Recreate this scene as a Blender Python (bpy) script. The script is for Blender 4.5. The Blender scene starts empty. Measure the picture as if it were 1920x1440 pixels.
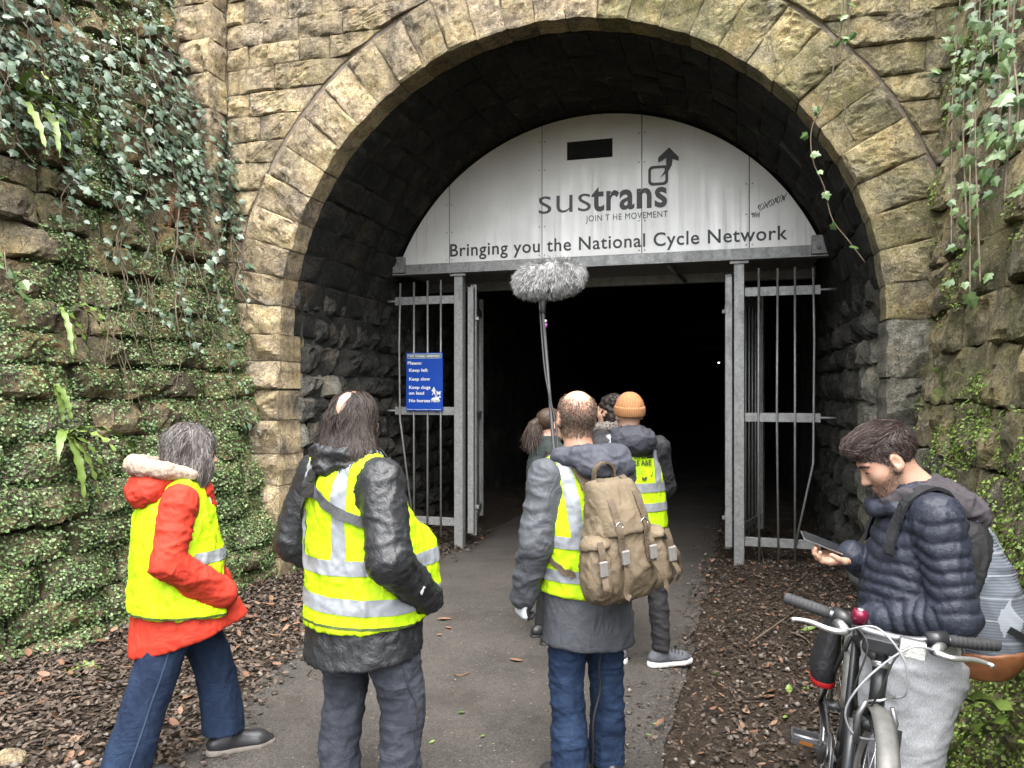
import bpy, bmesh, math, random
import numpy as np
from mathutils import Vector, Matrix, Quaternion
from mathutils.bvhtree import BVHTree

random.seed(7)
rng = np.random.default_rng(7)
R = math.radians
SC = bpy.context.scene
COL = SC.collection

# ---------------------------------------------------------------- camera, sky, sun, exposure
CAM_H = 1.70
cam_d = bpy.data.cameras.new('camera')
cam = bpy.data.objects.new('camera', cam_d)
COL.objects.link(cam)
cam.location = (0, 0, CAM_H)
cam.rotation_euler = (R(90), 0, 0)
cam_d.sensor_width = 36
cam_d.lens = 36 * 1442 / 1920
cam_d.shift_y = 15 / 1920
cam_d.clip_start = 0.05
cam_d.clip_end = 500
SC.camera = cam

SUN_EL, SUN_AZ = R(66), R(172)          # azimuth measured from +Y clockwise: high behind the camera
world = bpy.data.worlds.new('World')
SC.world = world
world.use_nodes = True
wn, wl = world.node_tree.nodes, world.node_tree.links
wn.clear()
sky = wn.new('ShaderNodeTexSky')
sky.sky_type = 'NISHITA'
sky.sun_disc = False
sky.sun_elevation = SUN_EL
sky.sun_rotation = SUN_AZ
sky.air_density = 1.0
sky.dust_density = 4.0
sky.ozone_density = 1.0
hs = wn.new('ShaderNodeHueSaturation')
hs.inputs['Saturation'].default_value = 0.22     # closed cloud cover: grey, not blue
bg = wn.new('ShaderNodeBackground')
bg.inputs['Strength'].default_value = 0.15
wo = wn.new('ShaderNodeOutputWorld')
wl.new(sky.outputs[0], hs.inputs['Color'])
wl.new(hs.outputs[0], bg.inputs['Color'])
wl.new(bg.outputs[0], wo.inputs['Surface'])

sun_d = bpy.data.lights.new('sun', 'SUN')
sun_d.energy = 1.2
sun_d.angle = R(80)
sun_d.color = (1.0, 0.97, 0.92)
sun = bpy.data.objects.new('sun', sun_d)
COL.objects.link(sun)
sdir = Vector((math.sin(SUN_AZ) * math.cos(SUN_EL), math.cos(SUN_AZ) * math.cos(SUN_EL), math.sin(SUN_EL)))
sun.rotation_euler = sdir.to_track_quat('Z', 'Y').to_euler()

vs = SC.view_settings
vs.view_transform = 'Standard'
vs.look = 'None'
vs.gamma = 1
vs.use_curve_mapping = False
vs.exposure = 2.42

SC.cycles.max_bounces = 4
SC.cycles.diffuse_bounces = 3
SC.cycles.glossy_bounces = 2
SC.cycles.transmission_bounces = 2
SC.cycles.transparent_max_bounces = 4
SC.cycles.caustics_reflective = False
SC.cycles.caustics_refractive = False

# ---------------------------------------------------------------- scene-graph helpers
def wmat(o):
    m = o.matrix_basis.copy()
    if o.parent:
        m = wmat(o.parent) @ o.matrix_parent_inverse @ m
    return m

def setparent(o, parent):
    o.parent = parent
    o.matrix_parent_inverse = wmat(parent).inverted()

def tag(o, label=None, cat=None, group=None, kind=None):
    if label: o['label'] = label
    if cat: o['category'] = cat
    if group: o['group'] = group
    if kind: o['kind'] = kind
    return o

def empty(name, loc=(0, 0, 0), label=None, cat=None, group=None, kind=None):
    o = bpy.data.objects.new(name, None)
    o.empty_display_size = 0.1
    COL.objects.link(o)
    o.location = loc
    return tag(o, label, cat, group, kind)

def mesh_obj(name, verts, faces, mat, parent=None, smooth=True, center=True):
    """one mesh object from world-space verts; its origin is the middle of its box"""
    v = np.asarray(verts, dtype=np.float64).reshape(-1, 3)
    c = (v.min(0) + v.max(0)) / 2 if center else np.zeros(3)
    me = bpy.data.meshes.new(name)
    f = faces.tolist() if isinstance(faces, np.ndarray) else faces
    me.from_pydata((v - c).tolist(), [], f)
    if smooth:
        me.polygons.foreach_set('use_smooth', [True] * len(me.polygons))
    if mat:
        for m_ in (mat if isinstance(mat, (list, tuple)) else [mat]):
            me.materials.append(m_)
    o = bpy.data.objects.new(name, me)
    COL.objects.link(o)
    o.location = c
    if parent: setparent(o, parent)
    return o

def bm_obj(name, bm, mat, parent=None, smooth=False):
    me = bpy.data.meshes.new(name)
    vs_ = [v.co for v in bm.verts]
    c = Vector((0, 0, 0))
    if vs_:
        lo = Vector((min(v[i] for v in vs_) for i in range(3)))
        hi = Vector((max(v[i] for v in vs_) for i in range(3)))
        c = (lo + hi) / 2
        bmesh.ops.translate(bm, verts=bm.verts, vec=-c)
    bmesh.ops.recalc_face_normals(bm, faces=bm.faces)
    bm.to_mesh(me); bm.free()
    if smooth:
        me.polygons.foreach_set('use_smooth', [True] * len(me.polygons))
    if mat: me.materials.append(mat)
    o = bpy.data.objects.new(name, me)
    COL.objects.link(o)
    o.location = c
    if parent: setparent(o, parent)
    return o

def clone(o, parent=None):
    c = o.copy(); COL.objects.link(c)
    c.parent = parent
    for ch in list(o.children):
        clone(ch, c)
    return c

# ---------------------------------------------------------------- numpy noise
_P = rng.permutation(256)
_P = np.concatenate([_P, _P, _P])
_G = rng.normal(size=(256, 3)); _G /= np.linalg.norm(_G, axis=1)[:, None]
def pnoise(p):
    p = np.asarray(p, dtype=np.float64)
    i = np.floor(p).astype(np.int64); f = p - i; i = i & 255
    u = f * f * f * (f * (f * 6 - 15) + 10)
    r = 0
    for dx in (0, 1):
        wx = u[:, 0] if dx else 1 - u[:, 0]
        for dy in (0, 1):
            wy = u[:, 1] if dy else 1 - u[:, 1]
            for dz in (0, 1):
                wz = u[:, 2] if dz else 1 - u[:, 2]
                g = _G[_P[_P[_P[(i[:, 0] + dx) & 255] + ((i[:, 1] + dy) & 255)] + ((i[:, 2] + dz) & 255)]]
                d = g[:, 0] * (f[:, 0] - dx) + g[:, 1] * (f[:, 1] - dy) + g[:, 2] * (f[:, 2] - dz)
                r = r + d * wx * wy * wz
    return r * 1.6
def fbm(p, octv=4, gain=0.5, lac=2.1):
    p = np.asarray(p, dtype=np.float64)
    a, s = 1.0, 0
    for k in range(octv):
        s = s + a * pnoise(p + 17.3 * k); a *= gain; p = p * lac
    return s
def ridged(p, octv=3, gain=0.5):
    p = np.asarray(p, dtype=np.float64)
    a, s = 1.0, 0
    for k in range(octv):
        s = s + a * (1 - 2 * np.abs(pnoise(p + 31.7 * k))); a *= gain; p = p * 2.1
    return s
def sstep(a, b, x):
    t = np.clip((x - a) / (b - a), 0, 1)
    return t * t * (3 - 2 * t)

# ---------------------------------------------------------------- material helpers
def lin(h):
    h = h.lstrip('#'); c = [int(h[i:i + 2], 16) / 255 for i in (0, 2, 4)]
    return tuple((x / 12.92 if x <= 0.04045 else ((x + 0.055) / 1.055) ** 2.4) for x in c)

class NT:
    """tiny node-tree writer"""
    def __init__(s, name, rough=0.8, metal=0.0, spec=0.5):
        s.m = bpy.data.materials.new(name); s.m.use_nodes = True
        s.n, s.l = s.m.node_tree.nodes, s.m.node_tree.links
        s.b = s.n['Principled BSDF']
        s.b.inputs['Roughness'].default_value = rough
        s.b.inputs['Metallic'].default_value = metal
        s.b.inputs['Specular IOR Level'].default_value = spec
        s._pos = None
    def put(s, sock, v):
        if hasattr(v, 'is_output') or isinstance(v, bpy.types.NodeSocket): s.l.new(v, sock)
        elif isinstance(v, (tuple, list)) and len(v) == 3 and sock.type == 'RGBA': sock.default_value = (*v, 1)
        else: sock.default_value = v
    def pos(s, kind='world'):
        if kind == 'world':
            g = s.n.new('ShaderNodeNewGeometry'); return g.outputs['Position']
        t = s.n.new('ShaderNodeTexCoord'); return t.outputs['Object' if kind == 'object' else 'Generated']
    def scale(s, vec, sc):
        m = s.n.new('ShaderNodeMapping'); s.l.new(vec, m.inputs['Vector']); m.inputs['Scale'].default_value = sc
        return m.outputs[0]
    def noise(s, vec, scale, detail=4, rough=0.6, dist=0.0):
        n = s.n.new('ShaderNodeTexNoise'); s.l.new(vec, n.inputs['Vector'])
        n.inputs['Scale'].default_value = scale; n.inputs['Detail'].default_value = detail
        n.inputs['Roughness'].default_value = rough; n.inputs['Distortion'].default_value = dist
        return n.outputs['Fac']
    def voro(s, vec, scale, out='Distance', feat='F1'):
        n = s.n.new('ShaderNodeTexVoronoi'); n.feature = feat; s.l.new(vec, n.inputs['Vector'])
        n.inputs['Scale'].default_value = scale
        return n.outputs[out]
    def ramp(s, fac, stops, interp='LINEAR'):
        r = s.n.new('ShaderNodeValToRGB'); r.color_ramp.interpolation = interp
        el = r.color_ramp.elements
        while len(el) < len(stops): el.new(0.5)
        for e, (p, c) in zip(el, stops):
            e.position = p; e.color = (*c, 1) if not isinstance(c, (int, float)) else (c, c, c, 1)
        s.put(r.inputs[0], fac)
        return r.outputs[0]
    def mix(s, fac, a, b, mode='MIX'):
        m = s.n.new('ShaderNodeMix'); m.data_type = 'RGBA'; m.blend_type = mode
        s.put(m.inputs[0], fac); s.put(m.inputs[6], a); s.put(m.inputs[7], b)
        return m.outputs[2]
    def math(s, op, a, b=0.0, c=None):
        m = s.n.new('ShaderNodeMath'); m.operation = op
        s.put(m.inputs[0], a); s.put(m.inputs[1], b)
        if c is not None: s.put(m.inputs[2], c)
        return m.outputs[0]
    def mrange(s, v, a, b, c=0.0, d=1.0):
        m = s.n.new('ShaderNodeMapRange'); s.put(m.inputs[0], v)
        for i, x in enumerate((a, b, c, d)): m.inputs[i + 1].default_value = x
        return m.outputs[0]
    def rand(s):
        o = s.n.new('ShaderNodeObjectInfo'); return o.outputs['Random']
    def island(s):
        g = s.n.new('ShaderNodeNewGeometry'); return g.outputs['Random Per Island']
    def sep(s, vec):
        x = s.n.new('ShaderNodeSeparateXYZ'); s.l.new(vec, x.inputs[0]); return x.outputs
    def bump(s, h, strength=0.5, dist=0.01, normal=None):
        b = s.n.new('ShaderNodeBump'); s.put(b.inputs['Height'], h)
        b.inputs['Strength'].default_value = strength; b.inputs['Distance'].default_value = dist
        if normal is not None: s.l.new(normal, b.inputs['Normal'])
        return b.outputs[0]
    def done(s, color=None, rough=None, bump=None, **kw):
        if color is not None: s.put(s.b.inputs['Base Color'], color)
        if rough is not None: s.put(s.b.inputs['Roughness'], rough)
        if bump is not None: s.l.new(bump, s.b.inputs['Normal'])
        for k, v in kw.items(): s.put(s.b.inputs[k.replace('_', ' ')], v)
        return s.m

def plain(name, col, rough=0.6, metal=0.0, var=0.12, nscale=30, bump=0.0, spec=0.5):
    t = NT(name, rough, metal, spec)
    p = t.pos('object')
    n = t.noise(p, nscale, 4)
    c = t.mix(t.mrange(n, 0.3, 0.7), tuple(x * (1 - var) for x in col), tuple(min(1, x * (1 + var)) for x in col))
    return t.done(c, bump=t.bump(n, bump, 0.004) if bump else None)

def stone_mat(name, cols, green=0.3, gcol=(0.075, 0.10, 0.03), dark=(0.06, 0.05, 0.035), darkamt=0.4, rust=0.15, pale=0.25, bumpd=0.02):
    t = NT(name, 0.92, spec=0.25)
    p = t.pos(); rd = t.rand()
    off = t.n.new('ShaderNodeVectorMath'); off.operation = 'MULTIPLY_ADD'
    comb = t.n.new('ShaderNodeCombineXYZ')
    for i in range(3): t.l.new(rd, comb.inputs[i])
    t.l.new(comb.outputs[0], off.inputs[0]); off.inputs[1].default_value = (7, 11, 13); t.l.new(p, off.inputs[2])
    q = off.outputs[0]
    n2 = t.noise(q, 18, 7, 0.86, 0.5)
    n1 = t.noise(q, 2.6, 3, 0.65)
    c = t.ramp(t.math('ADD', t.math('MULTIPLY', n1, 0.45), t.math('MULTIPLY', n2, 0.58)), [(0.41, cols[0]), (0.475, cols[1]), (0.545, cols[2]), (0.63, cols[3])])
    hsv = t.n.new('ShaderNodeHueSaturation'); t.l.new(t.mrange(rd, 0, 1, 0.68, 1.2), hsv.inputs['Value'])
    t.put(hsv.inputs['Saturation'], t.mrange(n1, 0.35, 0.65, 0.7, 1.2)); t.l.new(c, hsv.inputs['Color'])
    c = hsv.outputs[0]
    c = t.mix(t.mrange(n1, 0.56, 0.70, 0, rust), c, (0.34, 0.17, 0.05))
    m = t.noise(p, 3.4, 5, 0.75)
    c = t.mix(t.mrange(m, 0.58, 0.70, 0, pale), c, (0.52, 0.48, 0.42))
    c = t.mix(t.mrange(m, 0.46, 0.33, 0, darkamt), c, dark)
    c = t.mix(t.mrange(t.noise(p, 1.5, 5, 0.75), 0.46, 0.64, 0, green), c, gcol)
    # damp streaks running down, pits painted dark for their tone and shade, hairline cracks, lichen specks
    c = t.mix(t.mrange(t.noise(t.scale(p, (7, 7, 0.8)), 1.3, 4, 0.7), 0.54, 0.66, 0, 0.5 * darkamt + 0.15), c, dark)
    wq = t.mix(0.12, q, t.n.new('ShaderNodeTexNoise').outputs['Color'])
    t.l.new(q, wq.node.inputs[7].links[0].from_node.inputs['Vector']); wq.node.inputs[7].links[0].from_node.inputs['Scale'].default_value = 9
    pit_shade = t.voro(wq, 30)
    c = t.mix(t.math('MULTIPLY', t.mrange(pit_shade, 0.26, 0.12), t.mrange(n1, 0.42, 0.56, 0, 0.75)), c, tuple(x * 0.28 for x in cols[1]))
    crk = t.voro(wq, 7, 'Distance', 'DISTANCE_TO_EDGE')
    c = t.mix(t.math('MULTIPLY', t.mrange(crk, 0.022, 0.004), t.mrange(m, 0.45, 0.55, 0, 0.7)), c, tuple(x * 0.25 for x in cols[1]))
    sp = t.noise(p, 95, 2, 0.6)
    c = t.mix(t.mrange(sp, 0.60, 0.70, 0, 0.45), c, (0.62, 0.57, 0.48) if pale > 0.15 else tuple(x * 1.6 for x in cols[3]))
    c = t.mix(t.mrange(sp, 0.43, 0.33, 0, 0.6), c, tuple(x * 0.25 for x in cols[1]))
    h = t.noise(q, 21, 6, 0.82, 0.6)
    return t.done(c, bump=t.bump(h, 1.0, bumpd * 2.4))
# ================================================================ THE SETTING
# tunnel frame: u across the portal (right +), w into the tunnel, z up; the axis runs 16 degrees to the right
PCX, PCY = 0.295, 6.04
EU = np.array([0.9613, -0.2756, 0.0]); EW = np.array([0.2756, 0.9613, 0.0]); EZ = np.array([0, 0, 1.0])
PO = np.array([PCX, PCY, 0.0])
def T(u, w, z):
    u, w, z = np.broadcast_arrays(np.asarray(u, float), np.asarray(w, float), np.asarray(z, float))
    return PO + u[..., None] * EU + w[..., None] * EW + z[..., None] * EZ
ZC, RA = 2.206, 2.414          # arch centre height and radius
WG = 2.08                      # the gate stands this far inside

M = {}
M['face'] = stone_mat('portal_stone', [(0.120, 0.091, 0.053), (0.329, 0.247, 0.146), (0.519, 0.409, 0.258), (0.680, 0.656, 0.443)], green=0.28, gcol=(0.17, 0.15, 0.055), darkamt=0.4, rust=0.4, pale=0.4)
M['face_r'] = stone_mat('portal_stone_olive', [(0.106, 0.089, 0.049), (0.281, 0.232, 0.123), (0.435, 0.369, 0.210), (0.674, 0.587, 0.383)], green=0.65, gcol=(0.12, 0.13, 0.035), darkamt=0.4, rust=0.35, pale=0.3)
M['wing'] = stone_mat('mossy_stone', [(0.085, 0.071, 0.048), (0.188, 0.150, 0.094), (0.300, 0.244, 0.140), (0.488, 0.394, 0.244)], green=0.75, gcol=(0.075, 0.095, 0.03), darkamt=0.5, rust=0.25, pale=0.1, bumpd=0.03)
M['rubble'] = stone_mat('rubble_stone', [(0.123, 0.105, 0.061), (0.279, 0.236, 0.130), (0.437, 0.367, 0.210), (0.620, 0.576, 0.384)], green=0.6, gcol=(0.14, 0.15, 0.05), darkamt=0.35, rust=0.3, pale=0.35, bumpd=0.035)
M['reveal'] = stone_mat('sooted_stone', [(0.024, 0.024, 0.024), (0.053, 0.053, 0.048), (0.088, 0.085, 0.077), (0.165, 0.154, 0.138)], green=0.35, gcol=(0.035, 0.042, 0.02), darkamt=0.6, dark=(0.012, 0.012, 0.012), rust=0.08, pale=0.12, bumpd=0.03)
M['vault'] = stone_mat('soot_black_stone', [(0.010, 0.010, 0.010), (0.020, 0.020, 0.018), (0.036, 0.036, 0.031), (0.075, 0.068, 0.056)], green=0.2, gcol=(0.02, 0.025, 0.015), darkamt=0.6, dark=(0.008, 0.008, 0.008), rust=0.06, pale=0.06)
M['jamb'] = stone_mat('grey_jamb_stone', [(0.073, 0.070, 0.061), (0.157, 0.152, 0.128), (0.254, 0.242, 0.200), (0.411, 0.387, 0.327)], green=0.45, gcol=(0.07, 0.08, 0.03), darkamt=0.5, rust=0.25, pale=0.3, bumpd=0.03)

def mortar_mat(name, col, dark):
    t = NT(name, 0.95, spec=0.2); p = t.pos()
    n = t.noise(p, 9, 7, 0.75)
    c = t.mix(t.mrange(n, 0.35, 0.65), dark, col)
    return t.done(c, bump=t.bump(t.noise(p, 35, 6, 0.7), 0.8, 0.02))
M['mortar'] = mortar_mat('lime_mortar', (0.27, 0.225, 0.18), (0.11, 0.09, 0.068))
M['earth_joint'] = mortar_mat('earthy_joint', (0.045, 0.035, 0.022), (0.015, 0.012, 0.008))
M['mortar_r'] = mortar_mat('mossy_mortar', (0.12, 0.105, 0.07), (0.05, 0.045, 0.025))

def lining_mat():
    t = NT('sooted_lining', 0.85, spec=0.25); p = t.pos()
    n = t.noise(p, 2.2, 7, 0.7, 0.5)
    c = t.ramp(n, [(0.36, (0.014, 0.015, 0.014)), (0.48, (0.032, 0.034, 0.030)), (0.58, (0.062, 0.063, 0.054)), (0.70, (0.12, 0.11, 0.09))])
    c = t.mix(t.mrange(t.noise(p, 7, 5, 0.7), 0.62, 0.72, 0, 0.5), c, (0.06, 0.035, 0.025))
    h = t.math('ADD', t.noise(p, 5, 8, 0.7), t.math('MULTIPLY', t.noise(p, 30, 5), 0.3))
    return t.done(c, bump=t.bump(h, 0.9, 0.05))
M['lining'] = lining_mat()

SURF = {}      # front-face triangles of the walls, for moss and ivy to sit on
def stone(name, parent, mat, quad, fn, depth=0.25, bulge=0.03, rough=0.02, gap=0.012, fine=0.009, cell=0.022, nf=5.0, edge=0.022, seed=0, store=None, wob=0.008, tilt=0.012, crisp=False):
    """one dressed or rough stone: quad in the (a,b) plane of a wall, fn(a,b,h) -> world"""
    q = np.array(quad, float)
    c0 = q.mean(0)
    d = c0 - q
    q = q + d / np.maximum(np.linalg.norm(d, axis=1), 1e-6)[:, None] * gap * 0.9
    w_ = max(np.linalg.norm(q[1] - q[0]), np.linalg.norm(q[2] - q[3])); h_ = max(np.linalg.norm(q[3] - q[0]), np.linalg.norm(q[2] - q[1]))
    nx = int(np.clip(round(w_ / cell), 4, 26)); ny = int(np.clip(round(h_ / cell), 4, 18))
    s = np.linspace(0, 1, nx + 1); t = np.linspace(0, 1, ny + 1)
    # crowd the samples towards the edges so that arrises stay readable
    s = s + 0.06 * np.sin(2 * np.pi * s) * -1; t = t + 0.06 * np.sin(2 * np.pi * t) * -1
    S, Tt = np.meshgrid(s, t); S = S.ravel(); Tt = Tt.ravel()
    P = ((1 - S) * (1 - Tt))[:, None] * q[0] + (S * (1 - Tt))[:, None] * q[1] + (S * Tt)[:, None] * q[2] + ((1 - S) * Tt)[:, None] * q[3]
    e = np.minimum(np.minimum(S, 1 - S) * w_, np.minimum(Tt, 1 - Tt) * h_)
    r3 = np.c_[P, np.full(len(P), seed * 3.17)]
    prof = sstep(0, edge, e) ** 0.7
    tilt_a, tilt_b = random.uniform(-tilt, tilt), random.uniform(-tilt, tilt)
    nz = 0.9 * (1 - 2.2 * np.abs(pnoise(r3 * nf * 0.9 + 3.3))) + 0.75 * fbm(r3 * nf * 1.6, 4, 0.68)
    h = bulge * prof + rough * (0.3 + 0.7 * prof) * nz + fine * (0.35 + 0.65 * prof) * (fbm(r3 * 15 + 2.2, 3, 0.65) + 0.7 * (1 - 2.4 * np.abs(pnoise(r3 * 11 + 8.1)))) + (S - 0.5) * 2 * tilt_a + (Tt - 0.5) * 2 * tilt_b
    # chip off facets, as a hammer leaves them
    for _ in range(4):
        nd = np.array([random.uniform(-1, 1), random.uniform(-1, 1)]); nd /= np.linalg.norm(nd)
        pl = ((P - c0) @ nd) / max(w_, h_) * 2
        h = np.minimum(h, bulge * 1.0 + rough * 0.7 - np.maximum(0, pl - random.uniform(0.0, 0.6)) * rough * 2.8)
    h = np.maximum(h, -0.010 + 0.006 * prof)
    w2 = np.c_[pnoise(r3 * 9 + 5.5), pnoise(r3 * 9 + 41.2)] * wob * (1 - prof * 0.6)[:, None]
    P = P + w2
    ring = [i for i in range(nx + 1)] + [j * (nx + 1) + nx for j in range(1, ny + 1)] + [ny * (nx + 1) + i for i in range(nx - 1, -1, -1)] + [j * (nx + 1) for j in range(ny - 1, 0, -1)]
    fr = fn(P[:, 0], P[:, 1], h)
    bk = fn(P[ring, 0], P[ring, 1], np.full(len(ring), -depth))
    V = np.vstack([fr, bk])
    F = []
    for j in range(ny):
        for i in range(nx):
            a = j * (nx + 1) + i
            F.append((a, a + 1, a + nx + 2, a + nx + 1))
    n0 = len(fr); L = len(ring)
    nf_ = len(F)
    for k in range(L):
        F.append((ring[k], n0 + k, n0 + (k + 1) % L, ring[(k + 1) % L]))
    if store is not None:
        SURF.setdefault(store, []).append((fr, np.array(F[:nf_])))
    o = mesh_obj(name, V, F, mat, parent, smooth=False)
    return o

def courses(rows, a0, a1, lo, hi, jit=0.0, brk=None):
    """running-bond cells: rows of z heights, widths between lo and hi"""
    out = []
    for k in range(len(rows) - 1):
        x = a0 + (random.uniform(-hi, 0) if brk is None else 0)
        while x < a1 - 1e-3:
            w_ = random.uniform(lo, hi)
            x1 = x + w_
            if a1 - x1 < lo * 0.6: x1 = a1
            out.append((max(x, a0), min(x1, a1), rows[k], rows[k + 1], k))
            x = x1
    return out

# ---- portal
portal = empty('tunnel_portal', tuple(T(0, 0.3, 0)), 'tan stone arched tunnel portal with rock-faced voussoirs and green staining', 'tunnel portal')
pf = lambda a, b, h: T(a, -h, b)
def u_ext(z, r): return math.sqrt(max(0.0, r * r - (z - ZC) ** 2))
RE = RA + 0.49
NV = 31
sd = 0
for k in range(NV):
    a0 = math.pi * k / NV; a1 = math.pi * (k + 1) / NV
    # a = angle from the right springing; corners in polar
    re_ = RE + random.uniform(-0.02, 0.01)
    pts = [(r_ * math.cos(an), ZC + r_ * math.sin(an)) for r_, an in ((RA, a1), (RA, a0), (re_, a0), (re_, a1))]
    right = k < NV * 0.42
    sd += 1
    stone('voussoir', portal, M['face_r'] if right else M['face'], pts, pf, depth=0.235, bulge=0.014, rough=0.026, gap=0.007, edge=0.022, seed=sd, tilt=0.018)
# jamb quoins below the springing
for side in (-1, 1):
    z = 0.0; k = 0
    while z < ZC - 0.05:
        h_ = random.uniform(0.25, 0.33)
        z1 = z + h_
        if ZC - z1 < 0.2: z1 = ZC
        wq = 0.30 if k % 2 else 0.49
        wq += random.uniform(-0.02, 0.02)
        if side < 0: q = [(-RA - wq, z), (-RA, z), (-RA, z1), (-RA - wq, z1)]
        else: q = [(RA, z), (RA + wq, z), (RA + wq, z1), (RA, z1)]
        sd += 1
        stone('quoin', portal, M['face'] if side < 0 else M['jamb'], q, pf, depth=0.4, bulge=0.028, rough=0.038, gap=0.009, edge=0.03, seed=sd, wob=0.014, tilt=0.02)
        # the rest of the course out to the wing wall
        if wq < 0.9:
            x0 = RA + wq
            x1 = 3.3 if side > 0 else 3.0
            if side < 0: q = [(-x1, z), (-x0, z), (-x0, z1), (-x1, z1)]
            else: q = [(x0, z), (x1, z), (x1, z1), (x0, z1)]
            sd += 1
            stone('stone', portal, M['face'] if side < 0 else M['jamb'], q, pf, depth=0.3, bulge=0.02, rough=0.03, gap=0.008, seed=sd)
        z = z1; k += 1
# spandrel courses
rows = [ZC]
while rows[-1] < 5.75: rows.append(rows[-1] + random.uniform(0.185, 0.245))
for k in range(len(rows) - 1):
    z0, z1 = rows[k], rows[k + 1]
    for side in (-1, 1):
        e0, e1 = u_ext(z0, RE + 0.015), u_ext(z1, RE + 0.015)
        lim = 2.95 if side < 0 else 3.35
        if z0 >= ZC + RE: e0 = e1 = 0.0
        x = lim
        first = True
        while x > max(e0, e1) + 1e-3:
            w_ = random.uniform(0.28, 0.52) * (0.6 if first and k % 2 else 1)
            first = False
            xn = x - w_
            if xn < max(e0, e1) + 0.14:
                c0_, c1_ = e0, e1; xn = -1
            else: c0_ = c1_ = xn
            q = [(x * side, z0), (c0_ * side, z0), (c1_ * side, z1), (x * side, z1)]
            if side > 0: q = [q[1], q[0], q[3], q[2]]
            sd += 1
            if max(abs(q[1][0] - q[0][0]), abs(q[2][0] - q[3][0])) > 0.05:
                stone('stone', portal, M['face'] if side < 0 else M['face_r'], q, pf, depth=0.3, bulge=0.010, rough=0.026, gap=0.007, seed=sd, edge=0.02, tilt=0.012)
            if xn < 0: break
            x = xn
# pilaster at the left end of the face, standing 0.26 m proud
pil = empty('pilaster', tuple(T(-3.14, -0.1, 0))); setparent(pil, portal)
z = 0.0
while z < 5.8:
    z1 = z + random.uniform(0.26, 0.33)
    sd += 1
    stone('stone', pil, M['face'], [(-3.36, z), (-2.945, z), (-2.945, z1), (-3.36, z1)], lambda a, b, h: T(a, -0.235 - h, b), depth=0.05, bulge=0.02, rough=0.035, gap=0.008, seed=sd, edge=0.03)
    sd += 1
    stone('stone', pil, M['face'], [(0.0, z), (0.235, z), (0.235, z1), (0.0, z1)], lambda a, b, h: T(-2.955 + h, -a, b), depth=0.05, bulge=0.012, rough=0.02, gap=0.008, seed=sd, edge=0.03)
    z = z1
# mortar core with the arch cut out of it
def arch_core(name, mat, parent, rin, uo, zt, w0, w1, zc=ZC):
    n = 40
    inner = [(rin, 0.0)] + [(rin * math.cos(math.pi * i / n), zc + rin * math.sin(math.pi * i / n)) for i in range(n + 1)] + [(-rin, 0.0)]
    outer = []
    for (u, z) in inner:
        if z <= zc + 1e-6: outer.append((math.copysign(uo, u), z)); continue
        dx, dz = u, z - zc
        kx = uo / abs(dx) if abs(dx) > 1e-6 else 1e9; kz = (zt - zc) / dz
        kk = min(kx, kz); outer.append((dx * kk, zc + dz * kk))
    V = []; F = []
    for w_ in (w0, w1):
        V += [T(u, w_, z) for u, z in inner] + [T(u, w_, z) for u, z in outer]
    m_ = len(inner); o2 = 2 * m_
    for i in range(m_ - 1):
        F += [(i, i + 1, m_ + i + 1, m_ + i), (o2 + i, o2 + m_ + i, o2 + m_ + i + 1, o2 + i + 1), (i, o2 + i, o2 + i + 1, i + 1), (m_ + i, m_ + i + 1, o2 + m_ + i + 1, o2 + m_ + i)]
    return mesh_obj(name, np.array(V), F, mat, parent, smooth=False)
arch_core('mortar_core', M['mortar'], portal, RA + 0.03, 3.5, 5.85, 0.019, 0.6)
bm = bmesh.new()
vv = [bm.verts.new(T(u, w, z)) for u in (-3.345, -2.972) for w in (-0.216, 0.02) for z in (0, 5.8)]
for f in ((0, 1, 3, 2), (4, 6, 7, 5), (0, 4, 5, 1), (2, 3, 7, 6), (1, 5, 7, 3)): bm.faces.new([vv[i] for i in f])
bm_obj('mortar_core', bm, M['mortar'], pil)

# ---- left wing wall: rough coursed stone, leaning back, comes towards the camera
LB = np.array([-2.0, 6.9, 0.0]); LD = np.array([-0.351, -0.936, 0]); LD /= np.linalg.norm(LD)
LN = np.array([-LD[1], LD[0], 0])           # faces the path
BAT = 0.175
def lf(a, b, h):
    a, b, h = np.broadcast_arrays(np.asarray(a, float), np.asarray(b, float), np.asarray(h, float))
    return LB + a[..., None] * LD + b[..., None] * EZ + (h - BAT * b)[..., None] * LN
lwall = empty('retaining_wall', tuple(lf(2.5, 0, 0)), 'long coursed stone retaining wall overgrown with moss and ivy at left', 'wall')
rows = [-0.05]
while rows[-1] < 5.3: rows.append(rows[-1] + random.uniform(0.19, 0.27))
for (x0, x1, z0, z1, k) in courses(rows, -0.12, 6.4, 0.42, 0.85):
    sd += 1
    j = [random.uniform(-0.012, 0.012) for _ in range(4)]
    stone('stone', lwall, M['wing'], [(x1, z0 + j[0]), (x0, z0 + j[1]), (x0, z1 + j[2]), (x1, z1 + j[3])], lf, depth=0.16, bulge=random.uniform(0.02, 0.075), rough=0.055, fine=0.014, gap=0.016, edge=0.035, seed=sd, store='left', wob=0.025, nf=4.2, cell=0.03, tilt=0.02)
def slab(name, mat, parent, fn, a0, a1, b0, b1, h0, h1):
    V = [fn(a, b, h) for a in (a0, a1) for b in (b0, b1) for h in (h0, h1)]
    F = [(0, 1, 3, 2), (4, 6, 7, 5), (0, 4, 5, 1), (2, 3, 7, 6), (0, 2, 6, 4), (1, 5, 7, 3)]
    return mesh_obj(name, np.array(V), F, mat, parent, smooth=False)
slab('earth_core', M['earth_joint'], lwall, lf, -0.3, 6.45, -0.1, 5.3, -0.5, -0.025)

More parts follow.
